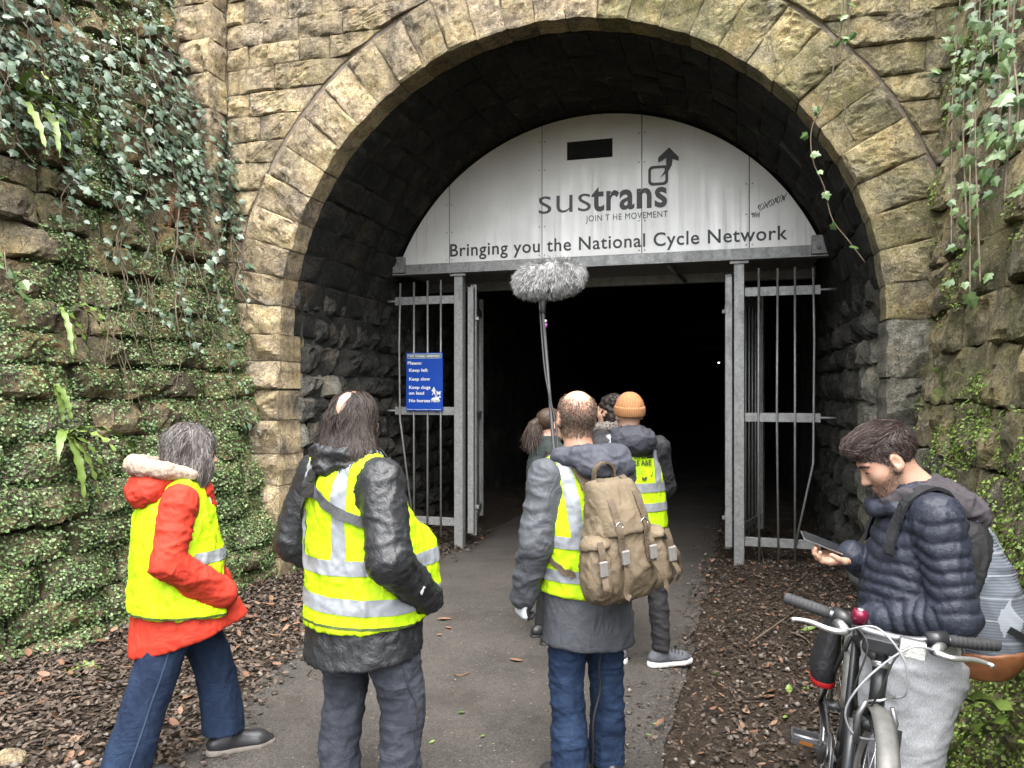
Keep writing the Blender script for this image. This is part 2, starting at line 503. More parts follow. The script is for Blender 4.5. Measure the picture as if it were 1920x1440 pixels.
# ---- right wing wall: squared rubble, big uneven blocks
RB = T(2.53, 0.25, 0); RD = np.array([-0.364, -0.931, 0]); RD /= np.linalg.norm(RD)
RN = np.array([RD[1], -RD[0], 0])
def rbat(a): return 0.075 + 0.036 * a
def rf(a, b, h):
    a, b, h = np.broadcast_arrays(np.asarray(a, float), np.asarray(b, float), np.asarray(h, float))
    return RB + a[..., None] * RD + b[..., None] * EZ + (h - rbat(a) * b)[..., None] * RN
rwall = empty('rubble_wall', tuple(rf(2.0, 0, 0)), 'uneven rubble stone wall with moss and trailing ivy at right', 'wall')
rows = [-0.05]
while rows[-1] < 5.3: rows.append(rows[-1] + random.uniform(0.24, 0.40))
for (x0, x1, z0, z1, k) in courses(rows, -0.05, 4.6, 0.30, 0.62):
    sd += 1
    def jz(x, z): return z + 0.07 * float(pnoise(np.array([[x * 1.7, z * 0.9, 3.3]]))[0])
    def jx(x, z): return x + 0.05 * float(pnoise(np.array([[x * 2.1, z * 3.1, 8.8]]))[0])
    q = [(jx(x0, z0), jz(x0, z0)), (jx(x1, z0 + 0.01), jz(x1, z0)), (jx(x1, z1 - 0.01), jz(x1, z1)), (jx(x0, z1), jz(x0, z1))]
    low = z1 < 1.5 and x0 < 0.9
    stone('stone', rwall, M['jamb'] if low and random.random() < 0.7 else M['rubble'], q, rf, depth=0.2, bulge=random.uniform(0.0, 0.035) + (0.03 if low else 0), rough=0.048, fine=0.018, gap=0.008, edge=0.02, seed=sd, store='right', wob=0.02, nf=4.2, cell=0.027, tilt=0.022)
slab('earth_core', M['mortar_r'], rwall, rf, -0.1, 4.6, -0.1, 5.3, -0.5, -0.03)

# ---- tunnel: sooted lining, rough stone below the springing
tun = empty('tunnel', tuple(T(0, 20, 0)), 'soot-black tunnel bore behind the steel gate', 'tunnel')
prof = [(-RA - 0.02, -0.1), (-RA - 0.02, ZC * 0.5)] + [(-(RA + 0.015) * math.cos(math.pi * i / 36), ZC + (RA + 0.015) * math.sin(math.pi * i / 36)) for i in range(37)] + [(RA + 0.02, ZC * 0.5), (RA + 0.02, -0.1)]
ws = list(np.linspace(0.24, 4.0, 30)) + list(np.linspace(4.4, 46, 40))
V = []; F = []
for w_ in ws:
    for (u, z) in prof: V.append((u, w_, z))
V = np.array(V)
dn = fbm(V * np.array([1.2, 1.2, 1.2]), 4) * 0.02
rad = np.c_[V[:, 0], np.zeros(len(V)), np.maximum(0, V[:, 2] - ZC)]; rad /= np.maximum(np.linalg.norm(rad, axis=1), 1e-6)[:, None]
V = V + rad * dn[:, None]
Vw = T(V[:, 0], V[:, 1], V[:, 2])
m_ = len(prof)
for j in range(len(ws) - 1):
    for i in range(m_ - 1):
        a = j * m_ + i
        F.append((a, a + m_, a + m_ + 1, a + 1))
F.append(tuple(range((len(ws) - 1) * m_, len(ws) * m_)))
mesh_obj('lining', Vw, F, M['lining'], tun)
for side in (-1, 1):
    rfn = (lambda a, b, h: T(-RA - 0.01 + h, a, b)) if side < 0 else (lambda a, b, h: T(RA + 0.01 - h, a, b))
    rows = [0.0]
    while rows[-1] < 2.5: rows.append(rows[-1] + random.uniform(0.2, 0.31))
    for (x0, x1, z0, z1, k) in courses(rows, 0.34, 4.2, 0.22, 0.46):
        sd += 1
        q = [(x0, z0), (x1, z0), (x1, z1), (x0, z1)]
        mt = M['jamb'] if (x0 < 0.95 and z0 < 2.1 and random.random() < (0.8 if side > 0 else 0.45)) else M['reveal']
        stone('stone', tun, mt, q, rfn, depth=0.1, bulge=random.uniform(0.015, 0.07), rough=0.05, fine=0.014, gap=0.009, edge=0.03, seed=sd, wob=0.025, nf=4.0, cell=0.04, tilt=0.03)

# coursed vault stones between the portal ring and the gate, low relief under the soot
def vf_(a, b, h):
    a, b, h = np.broadcast_arrays(np.asarray(a, float), np.asarray(b, float), np.asarray(h, float))
    th = b / RA; return T((RA - 0.004 - h) * np.cos(th), a, ZC + (RA - 0.004 - h) * np.sin(th))
nb = 30
for k in range(nb):
    b0, b1 = math.pi * RA * k / nb, math.pi * RA * (k + 1) / nb
    x = 0.245
    while x < 1.98:
        x1 = x + random.uniform(0.28, 0.6)
        if 2.02 - x1 < 0.2: x1 = 2.02
        sd += 1
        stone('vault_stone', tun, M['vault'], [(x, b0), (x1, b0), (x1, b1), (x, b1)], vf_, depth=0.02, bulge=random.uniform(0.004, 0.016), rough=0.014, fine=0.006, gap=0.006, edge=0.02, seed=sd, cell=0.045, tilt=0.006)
        x = x1

# ---- ground, path
LE = np.array([[-40, -1.7], [-3, -1.62], [3.48, -1.59], [5.22, -1.46], [7.78, -0.86], [10.9, 0.19], [60, 14.3]])
REd = np.array([[-40, -3], [-3, -0.4], [2.0, 0.36], [3.48, 0.68], [4.85, 1.11], [7.1, 1.80], [9.25, 2.50], [60, 17.1]])
def path_l(y): return np.interp(y, LE[:, 0], LE[:, 1])
def path_r(y): return np.interp(y, REd[:, 0], REd[:, 1])
def ground_z(x, y):
    x = np.asarray(x, float); y = np.asarray(y, float)
    dl = path_l(y) - x; dr = x - path_r(y)
    out = np.maximum(dl, dr)
    p = np.c_[x.ravel(), y.ravel(), np.zeros(x.size)]
    n = fbm(p * 2.2, 4).reshape(x.shape)
    return -0.035 + 0.075 * sstep(-0.05, 0.7, out) + (0.022 * n) * sstep(0.0, 0.3, out) + 0.10 * sstep(0.5, 1.6, np.where(dl > dr, dl, 0))
xs = np.concatenate([[-200, -80, -30, -12, -7], np.arange(-5.2, 4.61, 0.08), [7, 14, 30, 80, 200]])
ys = np.concatenate([[-200, -80, -30, -12, -5, -2], np.arange(0.4, 13, 0.08), [16, 20, 26, 34, 44, 60, 120, 250]])
X, Y = np.meshgrid(xs, ys)
Z = ground_z(X, Y)
far = (np.abs(X) > 6) | (Y > 14) | (Y < 0)
Z = np.where(far, -0.04, Z)
nx_ = len(xs)
F = [(j * nx_ + i, j * nx_ + i + 1, (j + 1) * nx_ + i + 1, (j + 1) * nx_ + i) for j in range(len(ys) - 1) for i in range(nx_ - 1)]
def soil_mat():
    t = NT('soil', 0.9, spec=0.3); p = t.pos()
    n = t.noise(p, 6, 8, 0.75); n2 = t.noise(p, 40, 5, 0.7)
    c = t.ramp(n, [(0.3, (0.012, 0.009, 0.006)), (0.5, (0.032, 0.022, 0.014)), (0.7, (0.065, 0.045, 0.028))])
    c = t.mix(t.mrange(n2, 0.55, 0.7, 0, 0.7), c, (0.085, 0.06, 0.04))
    c = t.mix(t.mrange(t.voro(p, 55), 0.0, 0.15, 0.5, 0.0), c, (0.15, 0.12, 0.09))
    return t.done(c, bump=t.bump(t.math('ADD', n2, n), 1.0, 0.03))
ground = mesh_obj('ground', np.c_[X.ravel(), Y.ravel(), Z.ravel()], F, soil_mat(), center=False)
tag(ground, kind='structure')

def asphalt_mat():
    t = NT('asphalt', 0.75, spec=0.4); p = t.pos()
    big = t.noise(p, 0.9, 5, 0.6); mid = t.noise(p, 7, 6, 0.7); fine = t.noise(p, 160, 3, 0.6)
    c = t.mix(t.mrange(big, 0.35, 0.65), (0.039, 0.034, 0.030), (0.068, 0.060, 0.053))
    c = t.mix(t.mrange(mid, 0.5, 0.75, 0, 0.5), c, (0.082, 0.071, 0.060))
    agg = t.voro(p, 130, 'Color')
    c = t.mix(t.mrange(t.sep(agg)[0], 0.72, 0.95, 0, 0.45), c, (0.13, 0.12, 0.105))
    c = t.mix(t.mrange(t.sep(agg)[1], 0.75, 0.95, 0, 0.6), c, (0.012, 0.011, 0.010))
    sp = t.math('MULTIPLY', t.mrange(t.voro(p, 16), 0.05, 0.03, 0, 1), t.mrange(t.noise(p, 3.1, 2), 0.42, 0.55))
    c = t.mix(sp, c, (0.30, 0.27, 0.18))
    # damp earth trodden in along the verges and towards the tunnel
    c = t.mix(t.mrange(t.noise(p, 1.6, 6, 0.7), 0.52, 0.66, 0, 0.5), c, (0.022, 0.017, 0.013))
    rg = t.mrange(big, 0.35, 0.7, 0.82, 0.55)
    h = t.math('ADD', t.voro(p, 150), t.math('MULTIPLY', fine, 0.5))
    return t.done(c, rough=rg, bump=t.bump(h, 0.7, 0.006))
V = []; F = []
yy = np.concatenate([np.arange(0.3, 14, 0.07), np.arange(14, 52, 1.0)])
na = 24
for j, y in enumerate(yy):
    l = float(path_l(y)) + 0.05 * float(fbm(np.array([[y * 2.3, 1.1, 0]]), 3)[0]); r_ = float(path_r(y)) + 0.05 * float(fbm(np.array([[y * 2.1, 7.7, 0]]), 3)[0])
    for i in range(na + 1):
        f = i / na
        V.append((l + (r_ - l) * f, y, 0.012 * (1 - (2 * f - 1) ** 2) - 0.018 * (abs(2 * f - 1) ** 10)))
for j in range(len(yy) - 1):
    for i in range(na):
        a = j * (na + 1) + i
        F.append((a, a + 1, a + na + 2, a + na + 1))
path = mesh_obj('path', np.array(V), F, asphalt_mat(), center=False)
tag(path, kind='structure')

# ================================================================ GATE AND SIGNS
def galv_mat():
    t = NT('galvanised_steel', 0.5, 0.55, 0.5); p = t.pos()
    v = t.voro(p, 45, 'Color'); n = t.noise(t.scale(p, (1, 1, 0.35)), 12, 6, 0.7)
    c = t.mix(t.sep(v)[0], (0.25, 0.255, 0.25), (0.34, 0.345, 0.34))
    c = t.mix(t.mrange(n, 0.5, 0.7, 0, 0.55), c, (0.16, 0.155, 0.145))
    c = t.mix(t.mrange(t.noise(p, 5, 6, 0.8), 0.62, 0.72, 0, 0.4), c, (0.20, 0.15, 0.10))
    return t.done(c, rough=t.mrange(n, 0.3, 0.7, 0.42, 0.65), bump=t.bump(n, 0.15, 0.003))
M['galv'] = galv_mat()
M['slotshade'] = plain('slot_shade_black', (0.008, 0.008, 0.009), 0.9)  # flat black standing in for the shade inside the vent hole

def tbox(bm, u0, u1, w0, w1, z0, z1, fn=None):
    fn = fn or T
    v = [bm.verts.new(tuple(fn(u, w, z))) for u in (u0, u1) for w in (w0, w1) for z in (z0, z1)]
    fs = [bm.faces.new([v[i] for i in f]) for f in ((0, 1, 3, 2), (4, 6, 7, 5), (0, 4, 5, 1), (2, 3, 7, 6), (0, 2, 6, 4), (1, 5, 7, 3))]
    return v, fs
def bevel(bm, w_=0.006, seg=1):
    bmesh.ops.recalc_face_normals(bm, faces=bm.faces)
    bmesh.ops.bevel(bm, geom=list(bm.edges), offset=w_, segments=seg, affect='EDGES', profile=0.5)
def box_part(name, parent, mat, u0, u1, w0, w1, z0, z1, bv=0.005, fn=None):
    bm = bmesh.new(); tbox(bm, u0, u1, w0, w1, z0, z1, fn)
    if bv: bevel(bm, bv)
    return bm_obj(name, bm, mat, parent)

def tube(name, pts, rad, mat, parent=None, sides=8, smooth=True, caps=True):
    """tube along a polyline of world points; rad scalar or list"""
    P = np.array(pts, float); n = len(P)
    rad = np.full(n, rad) if np.isscalar(rad) else np.array(rad, float)
    V, F = tube_vf(P, rad, sides, caps)
    return mesh_obj(name, V, F, mat, parent, smooth)
def tube_vf(P, rad, sides=8, caps=True, off=0):
    n = len(P)
    tg = np.gradient(P, axis=0); tg /= np.maximum(np.linalg.norm(tg, axis=1), 1e-9)[:, None]
    up = np.array([0, 0, 1.0]) if abs(tg[0][2]) < 0.9 else np.array([0, 1.0, 0])
    V = []
    a = np.cross(tg[0], up); a /= np.linalg.norm(a)
    an = np.linspace(0, 2 * np.pi, sides, endpoint=False)
    for i in range(n):
        a = a - tg[i] * np.dot(a, tg[i]); a /= max(np.linalg.norm(a), 1e-9)
        b = np.cross(tg[i], a)
        V.append(P[i] + rad[i] * (np.cos(an)[:, None] * a + np.sin(an)[:, None] * b))
    V = np.vstack(V)
    F = [(off + i * sides + k, off + i * sides + (k + 1) % sides, off + (i + 1) * sides + (k + 1) % sides, off + (i + 1) * sides + k) for i in range(n - 1) for k in range(sides)]
    if caps:
        F += [tuple(off + k for k in range(sides - 1, -1, -1)), tuple(off + (n - 1) * sides + k for k in range(sides))]
    return V, F

gate = empty('tunnel_gate', tuple(T(0, WG, 0)), 'galvanised steel barred gate frame across the tunnel mouth', 'gate')
g = M['galv']
for u, nm in ((-1.5, 'post'), (1.444, 'post')):
    box_part('post', gate, g, u - 0.05, u + 0.05, WG - 0.05, WG + 0.05, -0.02, 2.995)
# header: channel beam, end brackets, rear beam and soffit plate between them
bm_ = box_part('header_beam', gate, g, -2.3, 2.3, WG - 0.04, WG + 0.03, 2.998, 3.125)
box_part('flange', bm_, g, -2.28, 2.28, WG - 0.10, WG - 0.043, 2.998, 3.012, 0.002)
box_part('rear_beam', gate, g, -2.25, 2.25, WG + 0.92, WG + 1.0, 2.93, 3.07)
box_part('soffit_plate', gate, g, -2.2, 2.2, WG + 0.045, WG + 0.91, 3.03, 3.045, 0.002)
for u in (-2.21, 2.2):
    b_ = box_part('end_bracket', gate, g, u - 0.09, u + 0.09, WG - 0.115, WG - 0.05, 3.02, 3.20, 0.004)
    for du, dz in ((-0.03, 3.08), (0.03, 3.14)):
        box_part('bolt', b_, g, u + du - 0.018, u + du + 0.018, WG - 0.135, WG - 0.116, dz - 0.018, dz + 0.018, 0.006)
for u in (-0.5, 0.75):
    tube('brace', [T(u, WG + 0.1, 3.0), T(u + 0.12, WG + 0.9, 2.95)], 0.025, g, gate)
for u in (-1.5, 1.444):
    box_part('cap_plate', gate, g, u - 0.09, u + 0.09, WG - 0.07, WG - 0.052, 2.965, 2.996, 0.003)
def side_panel(us, rails, ztop, zbot, u0, u1, bend):
    p = empty('side_panel', tuple(T((u0 + u1) / 2, WG, 0))); setparent(p, gate)
    for zr in rails:
        box_part('rail', p, g, u0, u1, WG - 0.012, WG + 0.012, zr - 0.045, zr + 0.045, 0.003)
    for i, u in enumerate(us):
        if i == bend:
            s = 1 if u < 0 else -1
            zb = 1.32 if u < 0 else 0.95
            pts = [T(u, WG - 0.02, ztop), T(u - 0.01 * s, WG - 0.03, 2.2), T(u, WG - 0.03, zb + 0.06), T(u + 0.012 * s, WG - 0.03, zb), T(u + 0.17 * s, WG - 0.04, 0.18)]
        else:
            d = random.uniform(-0.008, 0.008)
            pts = [T(u, WG - 0.02, ztop + random.uniform(-0.02, 0.02)), T(u + d, WG - 0.022, 1.5), T(u - d, WG - 0.02, zbot)]
        tube('bar', pts, 0.0115, g, p)
    for zr in rails:
        e = u0 if abs(u0) > abs(u1) else u1
        tube('wall_pin', [T(e - 0.03 * np.sign(e), WG, zr), T(e + 0.14 * np.sign(e), WG, zr)], 0.012, g, p)
    return p
side_panel([-2.2, -2.035, -1.872, -1.715], [2.72, 1.49, 0.27], 2.92, 0.10, -2.27, -1.552, 0)
side_panel([1.63, 1.806, 1.965, 2.13], [2.69, 1.45, 0.22], 2.90, 0.04, 1.496, 2.2, 3)
def gate_leaf(uh, side):
    ang = R(15) * side                       # opened inward and folded a little back to the wall
    def lfn(a, b, z):                        # a along the leaf, b across its thickness
        return T(uh + a * math.sin(ang) + b * math.cos(ang), WG + 0.16 + a * math.cos(ang) - b * math.sin(ang), z)
    p = empty('gate_leaf', tuple(lfn(0, 0, 0))); setparent(p, gate)
    box_part('stile', p, g, 0.0, 0.075, -0.035, 0.035, 0.10, 2.90, 0.004, lfn)
    box_part('stile', p, g, 1.36, 1.435, -0.035, 0.035, 0.10, 2.90, 0.004, lfn)
    for zr in (0.24, 1.42, 2.70):
        box_part('rail', p, g, 0.076, 1.359, -0.015, 0.015, zr - 0.04, zr + 0.04, 0.003, lfn)
    for i in range(8):
        a = 0.19 + i * 0.148
        tube('bar', [lfn(a, -0.02, 0.1), lfn(a, -0.02, 2.88)], 0.0115, g, p)
    for zr in (0.42, 2.52):
        b_ = box_part('hinge', p, g, -0.02, 0.05, -0.06 , 0.06, zr - 0.02, zr + 0.02, 0.004, lfn)
        box_part('bolt', b_, g, 0.0, 0.03, -0.04, -0.005, zr + 0.021, zr + 0.06, 0.003, lfn)
gate_leaf(-1.395, -1); gate_leaf(1.34, 1)
# slim stop posts next to the opening, as the photo shows them beside each main post
for u in (-1.395, 1.345):
    box_part('stop_post', gate, g, u - 0.035, u + 0.035, WG + 0.055, WG + 0.11, 0.14, 2.86, 0.004)

# ---- half-round metal sign above the gate
sign = empty('tunnel_sign', tuple(T(0, WG, 3.1)), 'half-round white metal sign panel filling the arch above the gate', 'sign')
def panel_mat():
    t = NT('weathered_white_panel', 0.42, 0.25, 0.5); p = t.pos()
    n = t.noise(p, 1.2, 5, 0.6)
    c = t.mix(t.mrange(n, 0.35, 0.65), (0.72, 0.72, 0.69), (0.86, 0.86, 0.845))
    st = t.noise(t.scale(p, (9, 9, 0.25)), 1.6, 6, 0.75)
    z = t.sep(p)[2]
    c = t.mix(t.math('MULTIPLY', t.mrange(st, 0.54, 0.68, 0, 0.38), t.mrange(t.noise(p, 0.7, 2), 0.45, 0.6)), c, (0.22, 0.19, 0.13))
    c = t.mix(t.mrange(t.noise(p, 14, 6, 0.8), 0.62, 0.75, 0, 0.4), c, (0.38, 0.36, 0.29))
    c = t.mix(t.mrange(t.voro(p, 9), 0.035, 0.02, 0, 0.7), c, (0.16, 0.14, 0.11))
    h = t.math('ADD', t.math('MULTIPLY', t.noise(p, 2.6, 2), 1.0), t.math('MULTIPLY', t.mrange(t.voro(p, 2.7), 0.10, 0.0), 0.12))
    return t.done(c, rough=t.mrange(st, 0.35, 0.7, 0.36, 0.55), bump=t.bump(h, 0.35, 0.03))
M['panel'] = panel_mat()
SW = WG - 0.045
ub = [-2.245, -1.606, -0.56, 0.49, 1.54, 2.245]
RS = RA - 0.035
for i in range(5):
    u0, u1 = ub[i] + 0.004, ub[i + 1] - 0.004
    n = 16
    top = [(u0 + (u1 - u0) * k / n) for k in range(n + 1)]
    pts = [(u, ZC + math.sqrt(max(0.001, RS * RS - u * u))) for u in top]
    V = []; F = []
    for dw in (0.0, 0.012):
        for u, z in pts: V.append(T(u, SW + dw + (0.002 if i % 2 else 0), 3.118)); V.append(T(u, SW + dw + (0.002 if i % 2 else 0), max(z, 3.122)))
    b2 = 2 * (n + 1)
    for k in range(n):
        F.append((2 * k, 2 * k + 2, 2 * k + 3, 2 * k + 1)); F.append((b2 + 2 * k, b2 + 2 * k + 1, b2 + 2 * k + 3, b2 + 2 * k + 2))
        F.append((2 * k + 1, 2 * k + 3, b2 + 2 * k + 3, b2 + 2 * k + 1)); F.append((2 * k, b2 + 2 * k, b2 + 2 * k + 2, 2 * k + 2))
    F += [(0, 1, b2 + 1, b2), (2 * n, b2 + 2 * n, b2 + 2 * n + 1, 2 * n + 1)]
    po = mesh_obj('panel', np.array(V), F, M['panel'], sign, smooth=False)
    # rivets down the two edges
    me_r = None
    for uu in (u0 + 0.025, u1 - 0.025):
        zt = ZC + math.sqrt(max(0.001, RS * RS - uu * uu)) - 0.05
        k = 3.15
        while k < zt:
            box_part('rivet', po, M['galv'], uu - 0.007, uu + 0.007, SW - 0.006, SW + 0.0015, k - 0.007, k + 0.007, 0.003); k += 0.3
box_part('vent_shade_plate', sign, M['slotshade'], -0.288, 0.19, SW - 0.006, SW - 0.001, 4.13, 4.32, 0)  # thin plate, no opening: the dark of the vent hole is painted on

def text_vf(txt, bold=0.0, spacing=1.0):
    cu = bpy.data.curves.new('t', 'FONT'); cu.body = txt; cu.size = 1.0; cu.offset = bold; cu.space_character = spacing
    cu.resolution_u = 4
    ob = bpy.data.objects.new('t', cu); COL.objects.link(ob)
    dg = bpy.context.evaluated_depsgraph_get()
    me = bpy.data.meshes.new_from_object(ob.evaluated_get(dg))
    v = np.array([x.co[:] for x in me.vertices]); f = [tuple(p.vertices) for p in me.polygons]
    bpy.data.objects.remove(ob); bpy.data.curves.remove(cu); bpy.data.meshes.remove(me)
    return v, f
def lettering(txt, parent, mat, fn, x0, z0, width=None, cap=None, bold=0.0, spacing=1.0, name='lettering', top=None):
    """flat text set with its left end at x0 and baseline at z0; fn(x, z) -> world"""
    v, f = text_vf(txt, bold, spacing)
    x = v[:, 0] - v[:, 0].min(); z = v[:, 1]
    capv = 0.73
    sx = sz = (cap / capv if cap else 1.0)
    if width: sx = width / x.max()
    if not cap: sz = sx
    # one mesh per word: glyphs whose gap is narrower than a word space stay together
    iv = sorted((min(x[i] for i in q), max(x[i] for i in q), k) for k, q in enumerate(f))
    words, cur, end = [], [], -9.0
    for a0, b0, k in iv:
        if cur and a0 - end > 0.20: words.append(cur); cur = []
        cur.append(k); end = max(end, b0)
    words.append(cur)
    W3 = fn(x0 + x * sx, z0 + z * sz); o = None
    for wd in words:
        ids = sorted({i for k in wd for i in f[k]}); mp = {i: n_ for n_, i in enumerate(ids)}
        o = mesh_obj(name, np.asarray(W3)[ids], [tuple(mp[i] for i in f[k]) for k in wd], mat, parent, smooth=False)
    return o
M['vinyl'] = plain('dark_vinyl', (0.035, 0.035, 0.037), 0.45, var=0.2)
M['vinyl_lt'] = plain('grey_vinyl', (0.075, 0.075, 0.078), 0.45, var=0.2)
SL = SW - 0.004
sf = lambda x, z: T(x, SL, z)
lettering('Bringing you the National Cycle Network', sign, M['vinyl'], sf, -1.595, 3.185, width=3.49, cap=0.142, bold=0.012, spacing=1.08)
lettering('sus', sign, M['vinyl_lt'], sf, -0.595, 3.585, width=0.56, cap=0.30, bold=-0.008)
lettering('trans', sign, M['vinyl'], sf, -0.03, 3.585, width=0.775, cap=0.30, bold=0.022, spacing=1.06)
lettering('JOIN T HE MOVEMENT', sign, M['vinyl'], sf, -0.09, 3.475, width=0.84, cap=0.066, bold=0.0, spacing=1.1)
# logo: rounded square outline with an arrow rising out of it
def ring_poly(name, outer, inner, mat, parent, fn):
    n = len(outer); V = [fn(*p) for p in outer] + [fn(*p) for p in inner]
    F = [(i, (i + 1) % n, n + (i + 1) % n, n + i) for i in range(n)]
    return mesh_obj(name, np.array(V), F, mat, parent, smooth=False)
def rrect(x0, z0, x1, z1, r, n=5):
    o = []
    for cx, cz, a0 in ((x1 - r, z0 + r, -90), (x1 - r, z1 - r, 0), (x0 + r, z1 - r, 90), (x0 + r, z0 + r, 180)):
        for k in range(n): a = R(a0 + 90 * k / (n - 1)); o.append((cx + r * math.cos(a), cz + r * math.sin(a)))
    return o
ring_poly('emblem_square', rrect(0.555, 3.80, 0.755, 4.0, 0.045), rrect(0.583, 3.828, 0.727, 3.972, 0.028), M['vinyl'], sign, sf)
ar = [(0.675, 3.875), (0.715, 3.93), (0.735, 4.0), (0.735, 4.07), (0.655, 4.03), (0.655, 4.08), (0.765, 4.175), (0.86, 4.07), (0.86, 4.03), (0.80, 4.055), (0.79, 3.99), (0.755, 3.93)]
mesh_obj('emblem_arrow', np.array([T(x, SL - 0.003, z) for x, z in ar]), [(0, 1, 11), (1, 2, 10, 11), (2, 3, 9, 10), (3, 4, 5, 6), (3, 6, 7, 9), (7, 8, 9)], M['vinyl'], sign, smooth=False)
# pen tag scribbled at the right
pts = [T(1.62 + 0.26 * k / 40 + 0.012 * math.sin(k * 2.1), SL - 0.002, 3.50 + 0.10 * k / 40 + 0.035 * math.sin(k * 1.3)) for k in range(41)]
tube('pen_scribble', pts, 0.003, M['vinyl'], sign, 4)
pts = [T(1.56 + 0.08 * k / 16, SL - 0.002, 3.44 + 0.03 * math.sin(k * 1.7)) for k in range(17)]
tube('pen_scribble', pts, 0.0025, M['vinyl'], sign, 4)

# ---- blue notice on the left bars
notice = empty('notice_board', tuple(T(-1.9, WG - 0.06, 1.5)), 'blue notice with white rules text fixed to the left gate bars', 'sign')
M['blue'] = plain('blue_sign_paint', (0.004, 0.055, 0.36), 0.35, var=0.06, nscale=8)
M['white'] = plain('white_print', (0.75, 0.76, 0.76), 0.5, var=0.05)
M['greenp'] = plain('green_print', (0.01, 0.07, 0.05), 0.5)
NWp = WG - 0.055
nf_ = lambda x, z: T(x, NWp - 0.004, z)
bm = bmesh.new(); tbox(bm, -2.115, -1.68, NWp, NWp + 0.012, 1.49, 2.135); bevel(bm, 0.003)
bm_obj('board', bm, M['blue'], notice)
ring_poly('border_line', rrect(-2.10, 2.073, -1.695, 2.122, 0.008), rrect(-2.096, 2.077, -1.699, 2.118, 0.006), M['white'], notice, nf_)
mesh_obj('title_bar', np.array([T(x, NWp - 0.002, z) for x, z in ((-2.096, 2.077), (-1.699, 2.077), (-1.699, 2.118), (-2.096, 2.118))]), [(0, 1, 2, 3)], M['greenp'], notice, smooth=False)
lettering('TWO TUNNELS GREENWAY', notice, M['white'], lambda x, z: T(x, NWp - 0.006, z), -2.088, 2.086, width=0.38, cap=0.024, bold=0.03)
for txt, x, z, w_ in (('Please:', -2.095, 2.005, 0.17), ('Keep left', -2.077, 1.925, 0.225), ('Keep slow', -2.077, 1.828, 0.25), ('Keep dogs', -2.077, 1.735, 0.255), ('on lead', -2.077, 1.672, 0.18), ('No horses', -2.077, 1.588, 0.25)):
    lettering(txt, notice, M['white'], nf_, x, z, width=w_, cap=0.036, bold=0.022)
lettering('Sustrans: bringing you the National Cycle Network', notice, M['white'], nf_, -2.10, 1.503, width=0.405, cap=0.011, bold=0.01)
def poly(name, pts, parent, mat, fn):
    bm = bmesh.new(); bm.faces.new([bm.verts.new(tuple(fn(*p))) for p in pts])
    bmesh.ops.triangulate(bm, faces=bm.faces)
    return bm_obj(name, bm, mat, parent)
def pict(pts, cx, cz, s): return [(cx + x * s, cz + z * s) for x, z in pts]
walker = [(0.2, 0), (0.3, 0), (0.45, 0.42), (0.6, 0), (0.7, 0.02), (0.55, 0.6), (0.75, 0.5), (0.78, 0.57), (0.52, 0.85), (0.6, 0.95), (0.5, 1.08), (0.38, 1.0), (0.4, 0.85), (0.15, 0.62), (0.18, 0.5), (0.36, 0.62), (0.36, 0.4)]
dog = [(0.9, 0), (0.98, 0), (1.0, 0.22), (1.28, 0.22), (1.28, 0), (1.36, 0), (1.38, 0.3), (1.46, 0.5), (1.4, 0.52), (1.3, 0.38), (1.02, 0.40), (0.98, 0.55), (0.86, 0.5), (0.8, 0.4), (0.92, 0.36)]
poly('pictogram', pict(walker, -1.822, 1.665, 0.085), notice, M['white'], nf_)
poly('pictogram', pict(dog, -1.822, 1.665, 0.085), notice, M['white'], nf_)
horse = [(0.1, 0), (0.2, 0), (0.3, 0.3), (0.42, 0.32), (0.5, 0.02), (0.6, 0.02), (0.62, 0.34), (0.95, 0.34), (1.0, 0.0), (1.1, 0), (1.12, 0.35), (1.3, 0.1), (1.38, 0.14), (1.2, 0.55), (1.3, 0.72), (1.48, 0.66), (1.5, 0.76), (1.3, 0.92), (1.1, 0.7), (0.85, 0.64), (0.85, 0.85), (0.78, 1.0), (0.68, 0.95), (0.66, 0.8), (0.55, 0.64), (0.3, 0.64), (0.12, 0.5), (0.0, 0.3), (0.1, 0.3), (0.2, 0.42)]
poly('pictogram', pict(horse, -1.82, 1.585, 0.082), notice, M['white'], nf_)

# ---- tunnel lamps, far inside: lit, tiny
def lamp_mat():
    t = NT('lit_lamp', 0.4); t.b.inputs['Emission Color'].default_value = (1, 0.85, 0.55, 1); t.b.inputs['Emission Strength'].default_value = 6
    return t.done((0.8, 0.75, 0.6))
M['lamp'] = lamp_mat(); M['lamp_case'] = plain('lamp_casing', (0.02, 0.02, 0.02), 0.6)
for (px, py, depth, sz, lb) in ((1145, 645, 30, 0.09, 'small lit tunnel lamp glowing deep inside, centre of the opening'), (1517, 570, 11.2, 0.035, 'warm lit lamp behind the right gate bars'), (1480, 652, 20, 0.03, 'faint lit lamp behind the right bars, lower of two'), (1348, 680, 38, 0.035, 'faint distant lamp left of the right gate post')):
    c = np.array([(px - 960) / 1442 * depth, depth, CAM_H + (735 - py) / 1442 * depth])
    lo = empty('tunnel_lamp', tuple(c), lb, 'lamp', 'lamps inside the tunnel')
    ff = lambda a, b, z, c=c: c + np.array([a, b, z])
    box_part('casing', lo, M['lamp_case'], -sz * 1.3, sz * 1.3, 0.03, 0.1, -sz * 0.8, sz * 0.8, 0.01, ff)
    box_part('diffuser', lo, M['lamp'], -sz, sz, 0.0, 0.029, -sz * 0.5, sz * 0.5, 0.008, ff)
